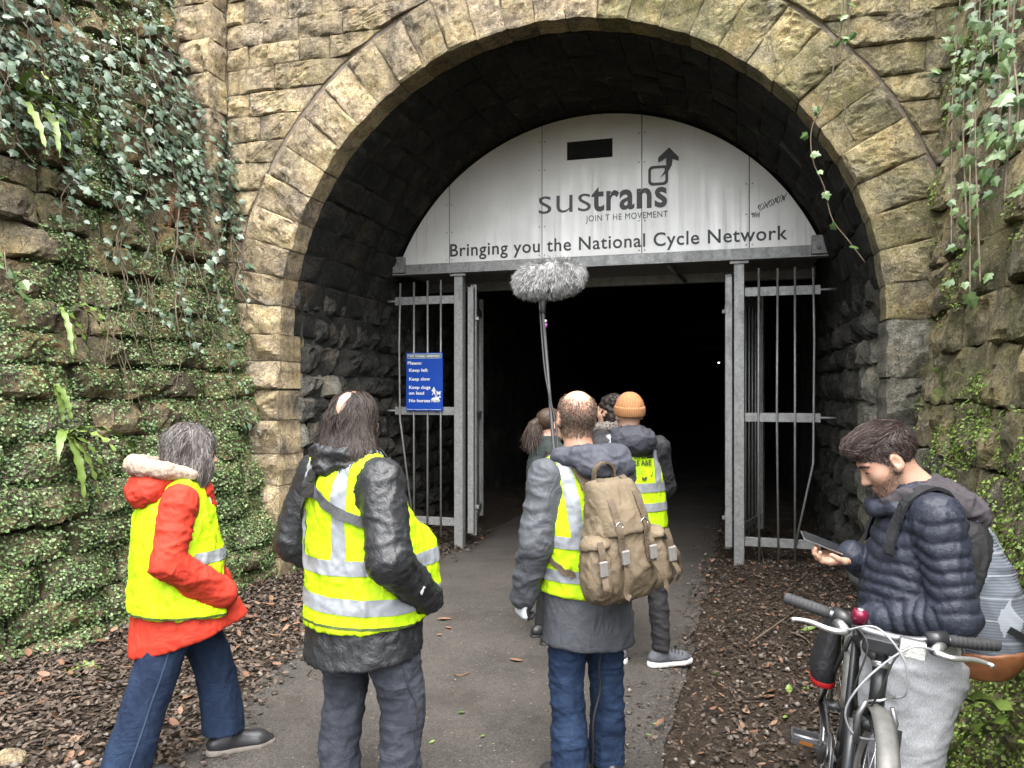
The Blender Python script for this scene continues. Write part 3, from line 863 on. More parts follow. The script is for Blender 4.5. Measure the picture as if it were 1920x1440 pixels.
# ================================================================ VEGETATION AND GROUND LITTER
CP = np.array([0, 0, CAM_H])
def ray(px, py): return np.array([(px - 960) / 1442, 1.0, (735 - py) / 1442])
def on_left(px, py, h=0.0):
    d = ray(px, py); t = (h - (CP - LB) @ LN - BAT * CAM_H) / (d @ LN + BAT * d[2]); return CP + t * d
def on_right(px, py, h=0.0):
    d = ray(px, py); a = 2.0
    for _ in range(8):
        t = (h - (CP - RB) @ RN - rbat(a) * CAM_H) / (d @ RN + rbat(a) * d[2]); a = float((CP + t * d - RB) @ RD)
    return CP + t * d
def on_face(px, py, h=0.0):
    d = ray(px, py); t = (-h - (CP - PO) @ EW) / (d @ EW); return CP + t * d
def on_ground(px, py, z=0.0):
    d = ray(px, py); t = (z - CAM_H) / d[2]; return CP + t * d

def leaf_mat(name, c1, c2, c3, rough=0.45, spec=0.5, trans=0.0):
    t = NT(name, rough, spec=spec)
    r = t.math('FRACT', t.math('ADD', t.island(), t.rand()))
    c = t.ramp(r, [(0.0, c1), (0.5, c2), (1.0, c3)])
    c = t.mix(t.mrange(t.noise(t.pos(), 60, 2), 0.35, 0.7, 0, 0.35), c, tuple(x * 0.6 for x in c2))
    m_ = t.done(c)
    return m_
M['ivy'] = leaf_mat('ivy_leaf', (0.035, 0.066, 0.038), (0.08, 0.125, 0.078), (0.16, 0.215, 0.15), rough=0.42, spec=0.6)
M['ivy_r'] = leaf_mat('bright_ivy_leaf', (0.028, 0.065, 0.018), (0.075, 0.135, 0.035), (0.15, 0.225, 0.085), rough=0.4, spec=0.55)
M['creeper'] = leaf_mat('creeper_leaf', (0.030, 0.060, 0.018), (0.085, 0.150, 0.044), (0.22, 0.30, 0.125), rough=0.5, spec=0.5)
M['creeper_r'] = leaf_mat('bright_creeper_leaf', (0.06, 0.10, 0.016), (0.135, 0.21, 0.03), (0.25, 0.34, 0.075), rough=0.5, spec=0.45)
M['fern'] = leaf_mat('fern_frond', (0.07, 0.12, 0.022), (0.12, 0.18, 0.035), (0.19, 0.25, 0.07), rough=0.4, spec=0.5)
M['dead_fern'] = leaf_mat('dead_fern_frond', (0.10, 0.045, 0.022), (0.17, 0.08, 0.04), (0.24, 0.13, 0.07), rough=0.8, spec=0.2)
M['vine'] = plain('vine_stem', (0.11, 0.085, 0.055), 0.8, var=0.35)
M['litter'] = leaf_mat('dead_leaf', (0.028, 0.021, 0.016), (0.066, 0.048, 0.036), (0.135, 0.102, 0.078), rough=0.7, spec=0.3)
M['mulch'] = leaf_mat('dark_mulch', (0.018, 0.013, 0.010), (0.042, 0.029, 0.021), (0.11, 0.08, 0.058), rough=0.75, spec=0.3)
M['litter_o'] = leaf_mat('russet_leaf', (0.10, 0.05, 0.03), (0.165, 0.085, 0.05), (0.23, 0.145, 0.092), rough=0.65, spec=0.3)
M['pebble'] = leaf_mat('pale_chip', (0.06, 0.05, 0.04), (0.13, 0.112, 0.094), (0.25, 0.225, 0.195), rough=0.8, spec=0.3)

def fast_mesh(name, V, quads, mat, parent=None, smooth=False):
    """large mesh of quads or triangles from arrays"""
    me = bpy.data.meshes.new(name)
    k = quads.shape[1]; n = len(quads)
    me.vertices.add(len(V)); me.vertices.foreach_set('co', np.ascontiguousarray(V, dtype=np.float32).ravel())
    me.loops.add(n * k); me.loops.foreach_set('vertex_index', np.ascontiguousarray(quads, dtype=np.int32).ravel())
    me.polygons.add(n); me.polygons.foreach_set('loop_start', np.arange(n, dtype=np.int32) * k)
    if smooth: me.polygons.foreach_set('use_smooth', np.ones(n, dtype=bool))
    me.update(calc_edges=True); me.validate()
    me.materials.append(mat)
    o = bpy.data.objects.new(name, me); COL.objects.link(o)
    if parent: setparent(o, parent)
    return o

def sample_surface(key, n):
    Vs, Fs, off = [], [], 0
    for v, f in SURF[key]:
        Vs.append(v); Fs.append(f + off); off += len(v)
    Vs = np.vstack(Vs); Fs = np.vstack(Fs)
    tri = np.vstack([Fs[:, [0, 1, 2]], Fs[:, [0, 2, 3]]])
    A, B, C = Vs[tri[:, 0]], Vs[tri[:, 1]], Vs[tri[:, 2]]
    nn = np.cross(B - A, C - A); ar_ = np.linalg.norm(nn, axis=1); nn /= np.maximum(ar_, 1e-9)[:, None]
    idx = rng.choice(len(tri), n, p=ar_ / ar_.sum())
    r1, r2 = rng.random(n), rng.random(n); s_ = np.sqrt(r1)
    P = (1 - s_)[:, None] * A[idx] + (s_ * (1 - r2))[:, None] * B[idx] + (s_ * r2)[:, None] * C[idx]
    return P, nn[idx]

def leaf_quads(P, N, size, lift, tilt=0.9, aspect=0.75):
    n = len(P)
    nn = N + rng.normal(size=(n, 3)) * tilt * 0.5 + np.array([0, 0, 0.5]); nn /= np.linalg.norm(nn, axis=1)[:, None]
    a = rng.normal(size=(n, 3)); a -= nn * (a * nn).sum(1)[:, None]; a /= np.linalg.norm(a, axis=1)[:, None]
    b = np.cross(nn, a)
    c = P + N * (lift * rng.random(n) ** 1.3)[:, None]
    s_ = size if np.ndim(size) else np.full(n, size)
    s_ = (s_ * rng.uniform(0.6, 1.3, n))[:, None]
    V = np.stack([c - a * s_ * 0.5, c + b * s_ * 0.5 * aspect + nn * s_ * 0.12, c + a * s_ * 0.5, c - b * s_ * 0.5 * aspect + nn * s_ * 0.12], 1).reshape(-1, 3)
    return V, np.arange(4 * n).reshape(-1, 4)

# ---- small-leaved creeper on the walls
P, N = sample_surface('left', 230000)
sgn = np.sign((N @ LN)); N = N * sgn[:, None]
z = P[:, 2]; a_ = (P - LB) @ LD
dens = fbm(P * 1.5 + 4.0, 4, 0.6) + 0.55 * N[:, 2]
thr = -0.38 + 0.45 * sstep(1.9, 3.6, z) + 0.25 * sstep(1.2, 2.0, a_) * sstep(0.8, 1.8, z) - 0.25 * sstep(0.9, 0.3, a_) * sstep(0.15, 0.35, z) * sstep(2.6, 1.8, z)
keep = (dens > thr) & (a_ < 4.5) & (rng.random(len(P)) < 0.92)
V, Q = leaf_quads(P[keep], N[keep], 0.021, 0.035)
o = fast_mesh('creeper', V, Q, M['creeper'])
tag(o, 'mat of tiny-leaved green creeper over the left wall stones', 'creeper', kind='stuff')
P, N = sample_surface('right', 120000)
N = N * np.sign((N @ RN))[:, None]
z = P[:, 2]; a_ = (P - RB) @ RD
dens = fbm(P * 1.7 + 9.0, 4, 0.6) + 0.35 * N[:, 2]
thr = -0.26 + 0.7 * sstep(1.3, 1.9, z) - 0.30 * sstep(1.6, 2.4, a_) * sstep(1.4, 0.9, z) + 0.9 * sstep(1.0, 0.5, a_) * sstep(1.5, 1.1, z)
keep = (dens > thr)
V, Q = leaf_quads(P[keep], N[keep], 0.018, 0.03)
o = fast_mesh('creeper', V, Q, M['creeper_r'])
tag(o, 'mat of bright green tiny-leaved creeper over the right wall stones', 'creeper', kind='stuff')

# ---- ivy
def ivy_leaf_arrays():
    out = [(0, -0.42), (0.20, -0.5), (0.42, -0.34), (0.34, -0.12), (0.50, 0.06), (0.26, 0.16), (0.16, 0.34), (0, 0.60)]
    pts = out + [(-x, y) for x, y in out[-2:0:-1]]
    V = [(0, -0.05, 0.04)] + [(x, y, -0.22 * abs(x) - 0.10 * max(0, y) ** 2) for x, y in pts]
    n = len(pts)
    F = [(0, 1 + i, 1 + (i + 1) % n) for i in range(n)]
    return np.array(V), np.array(F)
ILV, ILF = ivy_leaf_arrays()
def shared_mesh(name, V, F, mat):
    me = bpy.data.meshes.new(name); me.from_pydata(np.asarray(V).tolist(), [], [tuple(int(i) for i in f) for f in F])
    me.materials.append(mat); return me

def leaf_frames(P, N, size, droop=0.7, tilt=0.45):
    n = len(P)
    nn = N + rng.normal(size=(n, 3)) * tilt + np.array([0, 0, 0.45]); nn /= np.linalg.norm(nn, axis=1)[:, None]
    y = np.array([0, 0, -1.0]) * droop + rng.normal(size=(n, 3)) * 0.55 + N * 0.25
    y -= nn * (y * nn).sum(1)[:, None]; y /= np.linalg.norm(y, axis=1)[:, None]
    x = np.cross(y, nn)
    return np.stack([x, y, nn], 2), size * rng.uniform(0.6, 1.25, n)     # columns are the axes

def put_leaves(parent, P, N, size, mat, max_parts=300, name='leaf', tilt=0.45, LV=None, LF=None):
    LV = ILV if LV is None else LV; LF = ILF if LF is None else LF
    Rm, sz = leaf_frames(P, N, size, tilt=tilt)
    order = np.argsort(np.linalg.norm(P - CP, axis=1) / sz)
    me = shared_mesh(name, LV, LF, mat)
    for i in order[:max_parts]:
        o = bpy.data.objects.new(name, me); COL.objects.link(o)
        m4 = Matrix.Identity(4)
        for r_ in range(3):
            for c_ in range(3): m4[r_][c_] = Rm[i][r_, c_] * sz[i]
            m4[r_][3] = P[i][r_]
        o.matrix_basis = m4
        setparent(o, parent)
    rest = order[max_parts:]
    if len(rest):
        V = np.einsum('nij,kj->nki', Rm[rest] * sz[rest][:, None, None], LV) + P[rest][:, None, :]
        F = (LF[None] + (np.arange(len(rest)) * len(LV))[:, None, None]).reshape(-1, 3)
        o = fast_mesh('foliage', V.reshape(-1, 3), F, mat, parent); o['kind'] = 'stuff'

def vine_path(p0, length, N, drift, wob=0.03, step=0.06, seed=0, out=0.06):
    n = max(3, int(length / step)); k = np.arange(n)
    q = np.c_[k * 0.21 + seed * 7.7, np.full(n, seed * 1.3), np.zeros(n)]
    p = np.array(p0)[None] + np.c_[np.zeros(n), np.zeros(n), -k * step]
    sidev = np.cross(N, [0, 0, 1])
    return p + sidev * (drift * k * step + wob * 4 * pnoise(q))[:, None] + N * (out + wob * 2.5 * pnoise(q + 50))[:, None] + N * (BAT * k * step)[:, None]

ivy = empty('ivy', tuple(lf(1.3, 3.0, 0.1)), 'large curtain of dark green ivy hanging over the top of the left wall', 'ivy')
LP, LNn = [], []
stemV, stemF, so = [], [], 0
NLb = (LN + BAT * EZ); NLb /= np.linalg.norm(NLb)
for i in range(95):
    a = 0.05 + 4.4 * random.random() ** 1.2
    z0 = random.uniform(3.5, 5.4)
    if a < 1.1: zend = random.uniform(2.0, 3.6)
    elif a < 1.9: zend = random.uniform(2.5, 3.6)
    else: zend = random.uniform(2.9, 4.2)
    if z0 - zend < 0.3: continue
    pth = vine_path(lf(a, z0, 0.03), z0 - zend, LN, random.uniform(-0.12, 0.12), seed=i, out=random.uniform(0.06, 0.16))
    r_ = 0.0035 if random.random() < 0.85 else 0.007
    v, f = tube_vf(pth, np.full(len(pth), r_), 4, False, so); stemV.append(v); stemF += f; so += len(v)
    lenL = random.choice([0.35, 0.6, 1.0, 1.0])
    for k in range(1, len(pth)):
        pz = pth[k][2]
        for _ in range(3 if pz > 3.1 else 1):
            if random.random() < (0.78 if pz > 3.0 else 0.55):
                LP.append(pth[k] + rng.normal(size=3) * 0.045 + LN * random.uniform(0, 0.07)); LNn.append(NLb)
mesh_obj('stem', np.vstack(stemV), stemF, M['vine'], ivy)['kind'] = 'stuff'
put_leaves(ivy, np.array(LP), np.array(LNn), 0.060, M['ivy'])
# bare hanging rootlets lower down
stemV, stemF, so = [], [], 0
for i in range(26):
    p0 = on_left(random.uniform(150, 480), random.uniform(430, 560), 0.12)
    pth = vine_path(p0, random.uniform(0.3, 1.1), LN, random.uniform(-0.3, 0.3), wob=0.03, seed=300 + i, out=0.03)
    v, f = tube_vf(pth, np.full(len(pth), 0.0028), 4, False, so); stemV.append(v); stemF += f; so += len(v)
o = mesh_obj('hanging_root', np.vstack(stemV), stemF, M['vine'], ivy); o['kind'] = 'stuff'

def ivy_strand(paths, label, size, mat, N, dens, tilt=0.45, mx=300):
    e = empty('ivy', tuple(paths[0][0][-1]), label, 'ivy')
    P_, N_ = [], []
    for pth, d in paths:
        tube('stem', pth, 0.0045, M['vine'], e, 5)
        for k in range(1, len(pth)):
            kk = d * dens
            while kk > 0:
                if random.random() < kk: P_.append(np.array(pth[k]) + rng.normal(size=3) * 0.03 + N * 0.02); N_.append(N)
                kk -= 1
    put_leaves(e, np.array(P_), np.array(N_), size, mat, tilt=tilt, max_parts=mx)
    return e
def smooth_path(pts, n=24):
    pts = np.array(pts, float); t = np.linspace(0, len(pts) - 1, n)
    i = np.clip(t.astype(int), 0, len(pts) - 2); f = (t - i)[:, None]
    def g(k): return pts[np.clip(k, 0, len(pts) - 1)]
    p0, p1, p2, p3 = g(i - 1), g(i), g(i + 1), g(i + 2)
    return 0.5 * ((2 * p1) + (-p0 + p2) * f + (2 * p0 - 5 * p1 + 4 * p2 - p3) * f ** 2 + (-p0 + 3 * p1 - 3 * p2 + p3) * f ** 3)
NF = -EW
fp = lambda px, py, h=0.12: on_face(px, py, h)
class PathD(list): pass
def S(pts, d, n=24): return (smooth_path(pts, n), d)
ivy_strand([S([fp(1582, -60), fp(1580, 30), fp(1566, 110), fp(1548, 190), fp(1522, 240), fp(1524, 300), fp(1545, 350), fp(1560, 410), fp(1590, 450), fp(1622, 492)], 0.35, 34),
            S([fp(1582, -60), fp(1592, 40), fp(1580, 90), fp(1575, 110)], 0.5, 10), S([fp(1580, 160), fp(1586, 200), fp(1580, 220), fp(1602, 262)], 0.1, 10),
            S([fp(1790, 60), fp(1768, 110), fp(1745, 150), fp(1770, 154)], 0.5, 10)],
           'thin ivy strand trailing over the right of the arch', 0.07, M['ivy_r'], NF, 0.9, mx=60)
def rp(px, py, h=0.20):
    d = ray(px, py); return CP + d * min(4.9, (h - (CP - RB) @ RN - 0.12 * CAM_H) / (d @ RN + 0.12 * d[2]))
gp = []
for i in range(8):
    x0 = 1802 + i * 15 + random.uniform(-6, 6); y1 = random.uniform(400, 570) if i < 4 else random.uniform(150, 380)
    gp.append(S([rp(x0 + 10, -120), rp(x0 + random.uniform(-10, 14), 60), rp(x0 + random.uniform(-16, 12), 200), rp(x0 - random.uniform(0, 20), y1)], 0.75, 34))
ivy_strand(gp, 'bright ivy hanging down the corner between arch and right rubble wall', 0.058, M['ivy_r'], (RN - EW) / np.linalg.norm(RN - EW), 1.25)
ivy_strand([S([on_left(8, 470, 0.1), on_left(14, 520, 0.14), on_left(30, 555, 0.14), on_left(60, 545, 0.12)], 1.0, 10)], 'small pale ivy sprig low on the far left of the mossy wall', 0.07, M['ivy_r'], NLb, 0.9)
ivy_strand([S([on_left(395, 470, 0.1), on_left(410, 560, 0.16), on_left(425, 640, 0.16), on_left(445, 760, 0.12), on_left(470, 800, 0.1)], 0.9, 30), S([on_left(330, 480, 0.1), on_left(345, 580, 0.16), on_left(360, 660, 0.16)], 0.9, 20), S([on_left(220, 470, 0.1), on_left(250, 560, 0.14), on_left(320, 600, 0.16)], 0.7, 20)], 'loose ivy trails dangling over the mossy wall near the pilaster', 0.062, M['ivy'], NLb, 1.1)

# ---- ferns: strap-leaved clumps and feathery ones
def strap_frond(parent, p0, dirv, length, width, mat, droop=0.6, wavy=0.012, n=14):
    d = np.array(dirv, float); d /= np.linalg.norm(d)
    up = np.array([0, 0, 1.0]); side = np.cross(d, up); side /= max(np.linalg.norm(side), 1e-6)
    V = []; p = np.array(p0, float); step = length / n
    tw = random.uniform(-0.5, 0.5)
    for k in range(n + 1):
        f = k / n
        w_ = width * (min(1, f * 5 + 0.25)) * (1 - max(0, f - 0.55) / 0.45 * 0.92) * 0.5
        nrm = np.cross(side, d); nrm /= max(np.linalg.norm(nrm), 1e-6)
        s2 = side * math.cos(tw * f) + nrm * math.sin(tw * f)
        wv = wavy * math.sin(k * 2.3)
        V += [p - s2 * w_ + nrm * (0.25 * w_ + wv), p, p + s2 * w_ + nrm * (0.25 * w_ - wv)]
        p = p + d * step
        d = d + np.array([0, 0, -droop / n * 2.0]); d /= np.linalg.norm(d)
    F = []
    for k in range(n):
        for c_ in (0, 1): a = 3 * k + c_; F.append((a, a + 1, a + 4, a + 3))
    return mesh_obj('frond', np.array(V), F, mat, parent)
def strap_fern(base, N, specs, label, mat=None, w=0.042):
    e = empty('hartstongue_fern', tuple(base), label, 'fern')
    side = np.cross(N, [0, 0, 1])
    for (sx, upz, L) in specs:
        strap_frond(e, np.array(base) + N * 0.02, N * 1.0 + side * sx * 1.2 + EZ * upz, L * 1.25, w * 1.2 * random.uniform(0.85, 1.15), mat or M['fern'], droop=random.uniform(0.7, 1.2))
    return e
# side = LN x Z points along the wall; negative sx goes towards the portal (right in the picture)
strap_fern(on_left(25, 180, 0.1), LN, [(0.3, 0.6, 0.55), (-0.8, 0.5, 0.5), (-0.2, 0.1, 0.5), (0.1, -0.5, 0.45), (-0.5, -0.4, 0.4)], 'strap-leaved fern hanging at the far left among the ivy')
strap_fern(on_left(78, 205, 0.1), LN, [(-0.9, 0.2, 0.4), (-0.3, -0.8, 0.42), (0.3, -0.5, 0.4), (-0.6, 0.5, 0.42)], 'strap-leaved fern with pale undersides below the ivy curtain')
strap_fern(on_left(108, 575, 0.08), LN, [(-0.7, 0.3, 0.3), (-0.2, -0.6, 0.34), (0.3, -0.6, 0.36), (0.0, -0.9, 0.3), (-0.4, 0.5, 0.28)], 'strap-leaved fern halfway up the mossy wall', w=0.034)
strap_fern(on_left(98, 720, 0.08), LN, [(0.1, -0.5, 0.26), (0.2, -0.9, 0.24)], 'single drooping strap fern between two larger ferns', w=0.036)
strap_fern(on_left(120, 812, 0.1), LN, [(-1.1, 0.7, 0.46), (-0.3, -0.3, 0.36), (0.9, 0.5, 0.32), (0.1, -0.9, 0.4), (-0.2, -0.8, 0.42), (-0.6, 0.3, 0.3)], 'large strap-leaved fern low on the left wall beside the red coat', w=0.045)
strap_fern(on_right(1930, 1350, 0.1), RN, [(0.9, 0.3, 0.34), (0.5, 0.6, 0.3), (0.2, -0.3, 0.3)], 'strap-leaved fern at the foot of the right wall')
b0 = on_ground(108, 1262, 0.06)
strap_fern(b0 + LN * 0.05, LN, [(0.5, 0.9, 0.16), (-0.5, 0.9, 0.17), (-0.1, 0.4, 0.15), (0.1, 1.2, 0.12)], 'small broad-leaved plant in the leaf litter under the wall', w=0.07)
strap_fern(on_ground(5, 1290, 0.06) + LN * 0.05, LN, [(0.4, 1.2, 0.12), (-0.3, 1.2, 0.13), (-0.5, 0.8, 0.1)], 'tiny grassy tuft at the wall foot at far left', w=0.02)

def feather_frond(parent, pts, wid, mat, n=15, name='frond'):
    c = smooth_path(pts, n * 2)
    V, F = [], []
    v, f = tube_vf(c, np.linspace(0.003, 0.001, len(c)), 4, False, 0)
    V.append(v); F += f; off = len(v)
    tg = np.gradient(c, axis=0); tg /= np.linalg.norm(tg, axis=1)[:, None]
    for k in range(2, len(c) - 1):
        f_ = k / len(c); L = wid * (math.sin(math.pi * min(1, f_ * 0.9 + 0.18))) 
        toC = CP - c[k]; toC /= np.linalg.norm(toC)
        s_ = np.cross(tg[k], toC); s_ /= np.linalg.norm(s_)
        for sg in (-1, 1):
            d = s_ * sg + tg[k] * 0.35 + toC * random.uniform(-0.3, 0.1); d /= np.linalg.norm(d)
            w_ = 0.0085 * (wid / 0.06); t_ = tg[k]
            V.append(np.array([c[k] - t_ * w_ * 0.5, c[k] + d * L * 0.5 - t_ * w_ * 0.6, c[k] + d * L, c[k] + d * L * 0.5 + t_ * w_ * 0.6, c[k] + t_ * w_ * 0.5]))
            F += [(off, off + 1, off + 3, off + 4), (off + 1, off + 2, off + 3)]; off += 5
    return mesh_obj(name, np.vstack(V), F, mat, parent)
e = empty('fern', tuple(on_left(330, 325, 0.1)), 'small feathery green fern frond beside the stained pilaster', 'fern')
feather_frond(e, [on_left(328, 322, 0.08), on_left(345, 300, 0.16), on_left(372, 293, 0.2), on_left(400, 294, 0.2)], 0.05, M['fern'])
e = empty('dead_fern', tuple(on_left(332, 360, 0.1)), 'brown dead fern hanging off the wall beside the pilaster', 'fern')
for k in range(9):
    x = 318 + k * 5.5 + random.uniform(-3, 3); y1 = 470 + random.uniform(-50, 30)
    feather_frond(e, [on_left(332, 345, 0.1), on_left(x, 385, 0.15), on_left(x + random.uniform(-6, 6) + (18 if k > 6 else 0), y1, 0.1)], 0.03 if k < 7 else 0.05, M['dead_fern'])
e = empty('fern', tuple(on_right(1770, 720, 0.1)), 'small bright fern growing from the right rubble wall', 'fern')
for pts in ([(1768, 725), (1765, 705), (1758, 695), (1745, 690)], [(1770, 725), (1785, 700), (1800, 700), (1806, 706)], [(1768, 728), (1775, 735), (1790, 742), (1795, 738)], [(1766, 726), (1770, 690), (1782, 686)], [(1762, 730), (1758, 738), (1757, 755)]):
    feather_frond(e, [on_right(px, py, 0.06 + 0.04 * i) for i, (px, py) in enumerate(pts)], 0.035, M['fern'])

# ---- dead leaves on the verges: more than anyone could count
def dead_leaf_arrays():
    o = [(-0.5, 0), (-0.28, 0.2), (0.05, 0.27), (0.32, 0.17), (0.55, 0.0), (0.3, -0.18), (0.02, -0.25), (-0.3, -0.19)]
    V = [(0, 0, -0.02)] + [(x, y, 0.10 * abs(y) * 3 + 0.25 * x * x) for x, y in o]
    return np.array(V), np.array([(0, 1 + i, 1 + (i + 1) % 8) for i in range(8)])
DLV, DLF = dead_leaf_arrays()
def scatter_leaves(name, XY, size, mat, label, lift=0.025, flat=0.32, LV=None, LF=None):
    LV = DLV if LV is None else LV; LF = DLF if LF is None else LF
    n = len(XY)
    z = np.maximum(ground_z(XY[:, 0], XY[:, 1]), -0.004) + rng.random(n) ** 1.5 * lift + 0.008
    nn = np.array([0, 0, 1.0]) + rng.normal(size=(n, 3)) * flat; nn /= np.linalg.norm(nn, axis=1)[:, None]
    a = rng.normal(size=(n, 3)); a -= nn * (a * nn).sum(1)[:, None]; a /= np.linalg.norm(a, axis=1)[:, None]
    Rm = np.stack([a, np.cross(nn, a), nn], 2) * (size * rng.uniform(0.55, 1.4, n))[:, None, None]
    curl = rng.uniform(-1.0, 2.2, n)
    LVn = np.repeat(LV[None], n, 0).copy(); LVn[:, :, 2] *= curl[:, None]
    V = np.einsum('nij,nkj->nki', Rm, LVn) + np.c_[XY, z][:, None, :]
    F = (LF[None] + (np.arange(n) * len(LV))[:, None, None]).reshape(-1, LF.shape[1])
    o = fast_mesh(name, V.reshape(-1, 3), F, mat)
    return tag(o, label, 'leaf litter' if 'leaf' in name else 'gravel', kind='stuff')
def verge_points(n, side, y0, y1, spread=1.0):
    y = rng.uniform(y0, y1, n * 3)
    if side < 0:
        d = rng.random(n * 3) ** 0.8 * 2.2 - 0.10 - 0.28 * rng.random(n * 3) ** 6; x = path_l(y) - d
        lim = (LB[0] + (LB[1] - y) / 0.936 * -0.351) + 0.02; ok = x > lim
    else:
        d = rng.random(n * 3) ** 0.8 * 2.0 - 0.10 - 0.30 * rng.random(n * 3) ** 5; x = path_r(y) + d
        lim = RB[0] + (RB[1] - y) / 0.931 * -0.364; ok = x < lim
        # behind the portal the verge runs on to the tunnel wall
    w_ = (np.c_[x, y] - PO[:2]) @ EW[:2]; u_ = (np.c_[x, y] - PO[:2]) @ EU[:2]
    ok = np.where(w_ > 0, np.abs(u_) < RA - 0.03, ok)
    pts = np.c_[x, y][ok]
    return pts[:n]
scatter_leaves('leaf_litter', verge_points(19000, -1, 2.6, 9.5), 0.035, M['litter'], 'carpet of dead brown leaves along the left verge under the wall')
scatter_leaves('leaf_litter', verge_points(520, -1, 2.6, 9.0), 0.055, M['litter_o'], 'russet fallen leaves strewn over the left verge', lift=0.05)
scatter_leaves('leaf_litter', verge_points(15000, 1, 2.4, 10.0), 0.022, M['mulch'], 'dark trodden leaf mould along the right verge')
scatter_leaves('leaf_litter', verge_points(330, 1, 2.4, 8.0), 0.042, M['litter_o'], 'scattered orange leaves on the right verge', lift=0.03)
PBV = np.array([(0.5, 0, 0.1), (0.15, 0.4, 0.12), (-0.4, 0.25, 0.08), (-0.42, -0.3, 0.1), (0.2, -0.42, 0.1), (0.05, 0.0, 0.3), (0, 0, -0.2)])
PBF = np.array([(i, (i + 1) % 5, 5) for i in range(5)] + [((i + 1) % 5, i, 6) for i in range(5)])
scatter_leaves('leaf_litter', verge_points(1500, 1, 2.4, 10.0), 0.038, M['litter'], 'thin scatter of pale brown leaves over the right verge mould')
scatter_leaves('gravel', verge_points(600, 1, 2.4, 8.0), 0.032, M['pebble'], 'pale stone chips lying in the leaf mould on the right verge', lift=0.005, flat=0.2, LV=PBV, LF=PBF)
scatter_leaves('gravel', verge_points(700, -1, 2.6, 8.5), 0.036, M['pebble'], 'pale stone chips among the dead leaves on the left verge', lift=0.01, flat=0.2, LV=PBV, LF=PBF)
# twigs
for (p0, p1, lb) in (((1415, 1200), (1500, 1140), 'thin dark twig on the right verge behind the handlebar'), ((1480, 1185), (1525, 1215), 'short brown twig on the right verge beside the handlebar grip'), ((1410, 985), (1432, 1055), 'bare stick leaning at the foot of the right gate bars')):
    a, b = on_ground(*p0, 0.05), on_ground(*p1, 0.05)
    m = (a + b) / 2 + np.array([0.02, 0, 0.015])
    tag(tube('twig', smooth_path([a, m, b], 8), np.linspace(0.008, 0.004, 8), M['vine'], None, 5), lb, 'twig')
# leaves one can pick out on the asphalt
lm = shared_mesh('fallen_leaf', DLV, DLF, M['litter_o']); lm2 = shared_mesh('fallen_leaf', DLV, DLF, M['fern'])
specs = [(833, 1161, 0.11, 0), (841, 1177, 0.06, 0), (968, 1238, 0.085, 0), (824, 1190, 0.05, 0), (768, 1170, 0.03, 0), (866, 1336, 0.045, 1), (810, 1391, 0.035, 1), (970, 1120, 0.04, 0), (905, 1380, 0.03, 1), (1230, 1357, 0.035, 1), (1216, 1378, 0.03, 1), (1112, 1345, 0.03, 1)]
ASPH = {(833, 1161): 'largest dry brown leaf on the asphalt, right of the black jacket cuff', (841, 1177): 'small dry brown leaf just below the largest one on the asphalt', (968, 1238): 'dark curled leaf on the asphalt left of the boom holder jeans',
        (824, 1190): 'dry brown leaf on the asphalt, lowest of three beside the black jacket hem', (768, 1170): 'tiny dry leaf on the asphalt close against the black jacket hem', (866, 1336): 'yellow-green leaf on the asphalt midway between the two pairs of jeans',
        (810, 1391): 'yellow-green leaf on the asphalt beside the right shin in charcoal jeans', (970, 1120): 'small dry leaf on the asphalt just left of the gloved hand', (905, 1380): 'yellow-green leaf on the asphalt nearest the picture bottom, centre of path',
        (1230, 1357): 'yellow-green leaf on the asphalt edge right of the blue jeans', (1216, 1378): 'lower of two yellow-green leaves right of the blue jeans', (1112, 1345): 'yellow-green leaf on the asphalt between the blue jeans legs'}
for (px, py, sz, gr) in specs:
    o = bpy.data.objects.new('fallen_leaf', lm2 if gr else lm); COL.objects.link(o)
    p = on_ground(px, py, 0.018); o.location = p; o.scale = (sz, sz, sz * 0.9); o.rotation_euler = (random.uniform(-0.2, 0.2), random.uniform(-0.2, 0.2), random.uniform(0, 6))
    tag(o, ASPH[(px, py)], 'leaf', 'leaves on the asphalt')
VERG = {(1365, 1179): 'green leaf on the right verge nearest the gate post', (1516, 1180): 'green leaf under the tip of the right brake lever', (1545, 1190): 'largest green leaf on the right verge, under the brake lever', (1480, 1293): 'upright green leaf on the verge left of the pannier',
        (1466, 1333): 'upper of two green leaves on the verge below the pannier', (1472, 1345): 'lower of two green leaves on the verge below the pannier', (1510, 1291): 'small green leaf on the verge closest to the pannier', (1555, 1218): 'green leaf on the verge just above the pannier', (1340, 1265): 'green leaf on the verge right of the grey trainer', (1553, 1195): 'small green leaf beside the largest one under the brake lever'}
for (px, py, sz) in ((1365, 1179, 0.09), (1516, 1180, 0.1), (1545, 1190, 0.11), (1480, 1293, 0.075), (1466, 1333, 0.06), (1472, 1345, 0.05), (1510, 1291, 0.05), (1555, 1218, 0.07), (1340, 1265, 0.09), (1553, 1195, 0.06)):
    o = bpy.data.objects.new('fallen_leaf', lm2); COL.objects.link(o)
    p = on_ground(px, py, 0.06); o.location = p; o.scale = (sz, sz, sz); o.rotation_euler = (random.uniform(-0.4, 0.4), random.uniform(-0.4, 0.4), random.uniform(0, 6))
    tag(o, VERG[(px, py)], 'leaf', 'green leaves on the right verge')
o = tube('twig', smooth_path([on_ground(852, 1264, 0.022), on_ground(865, 1266, 0.03), on_ground(880, 1260, 0.022)], 7), 0.004, M['litter_o'], None, 5)
tag(o, 'pale curled stick lying on the asphalt between two people', 'twig')
n = 900
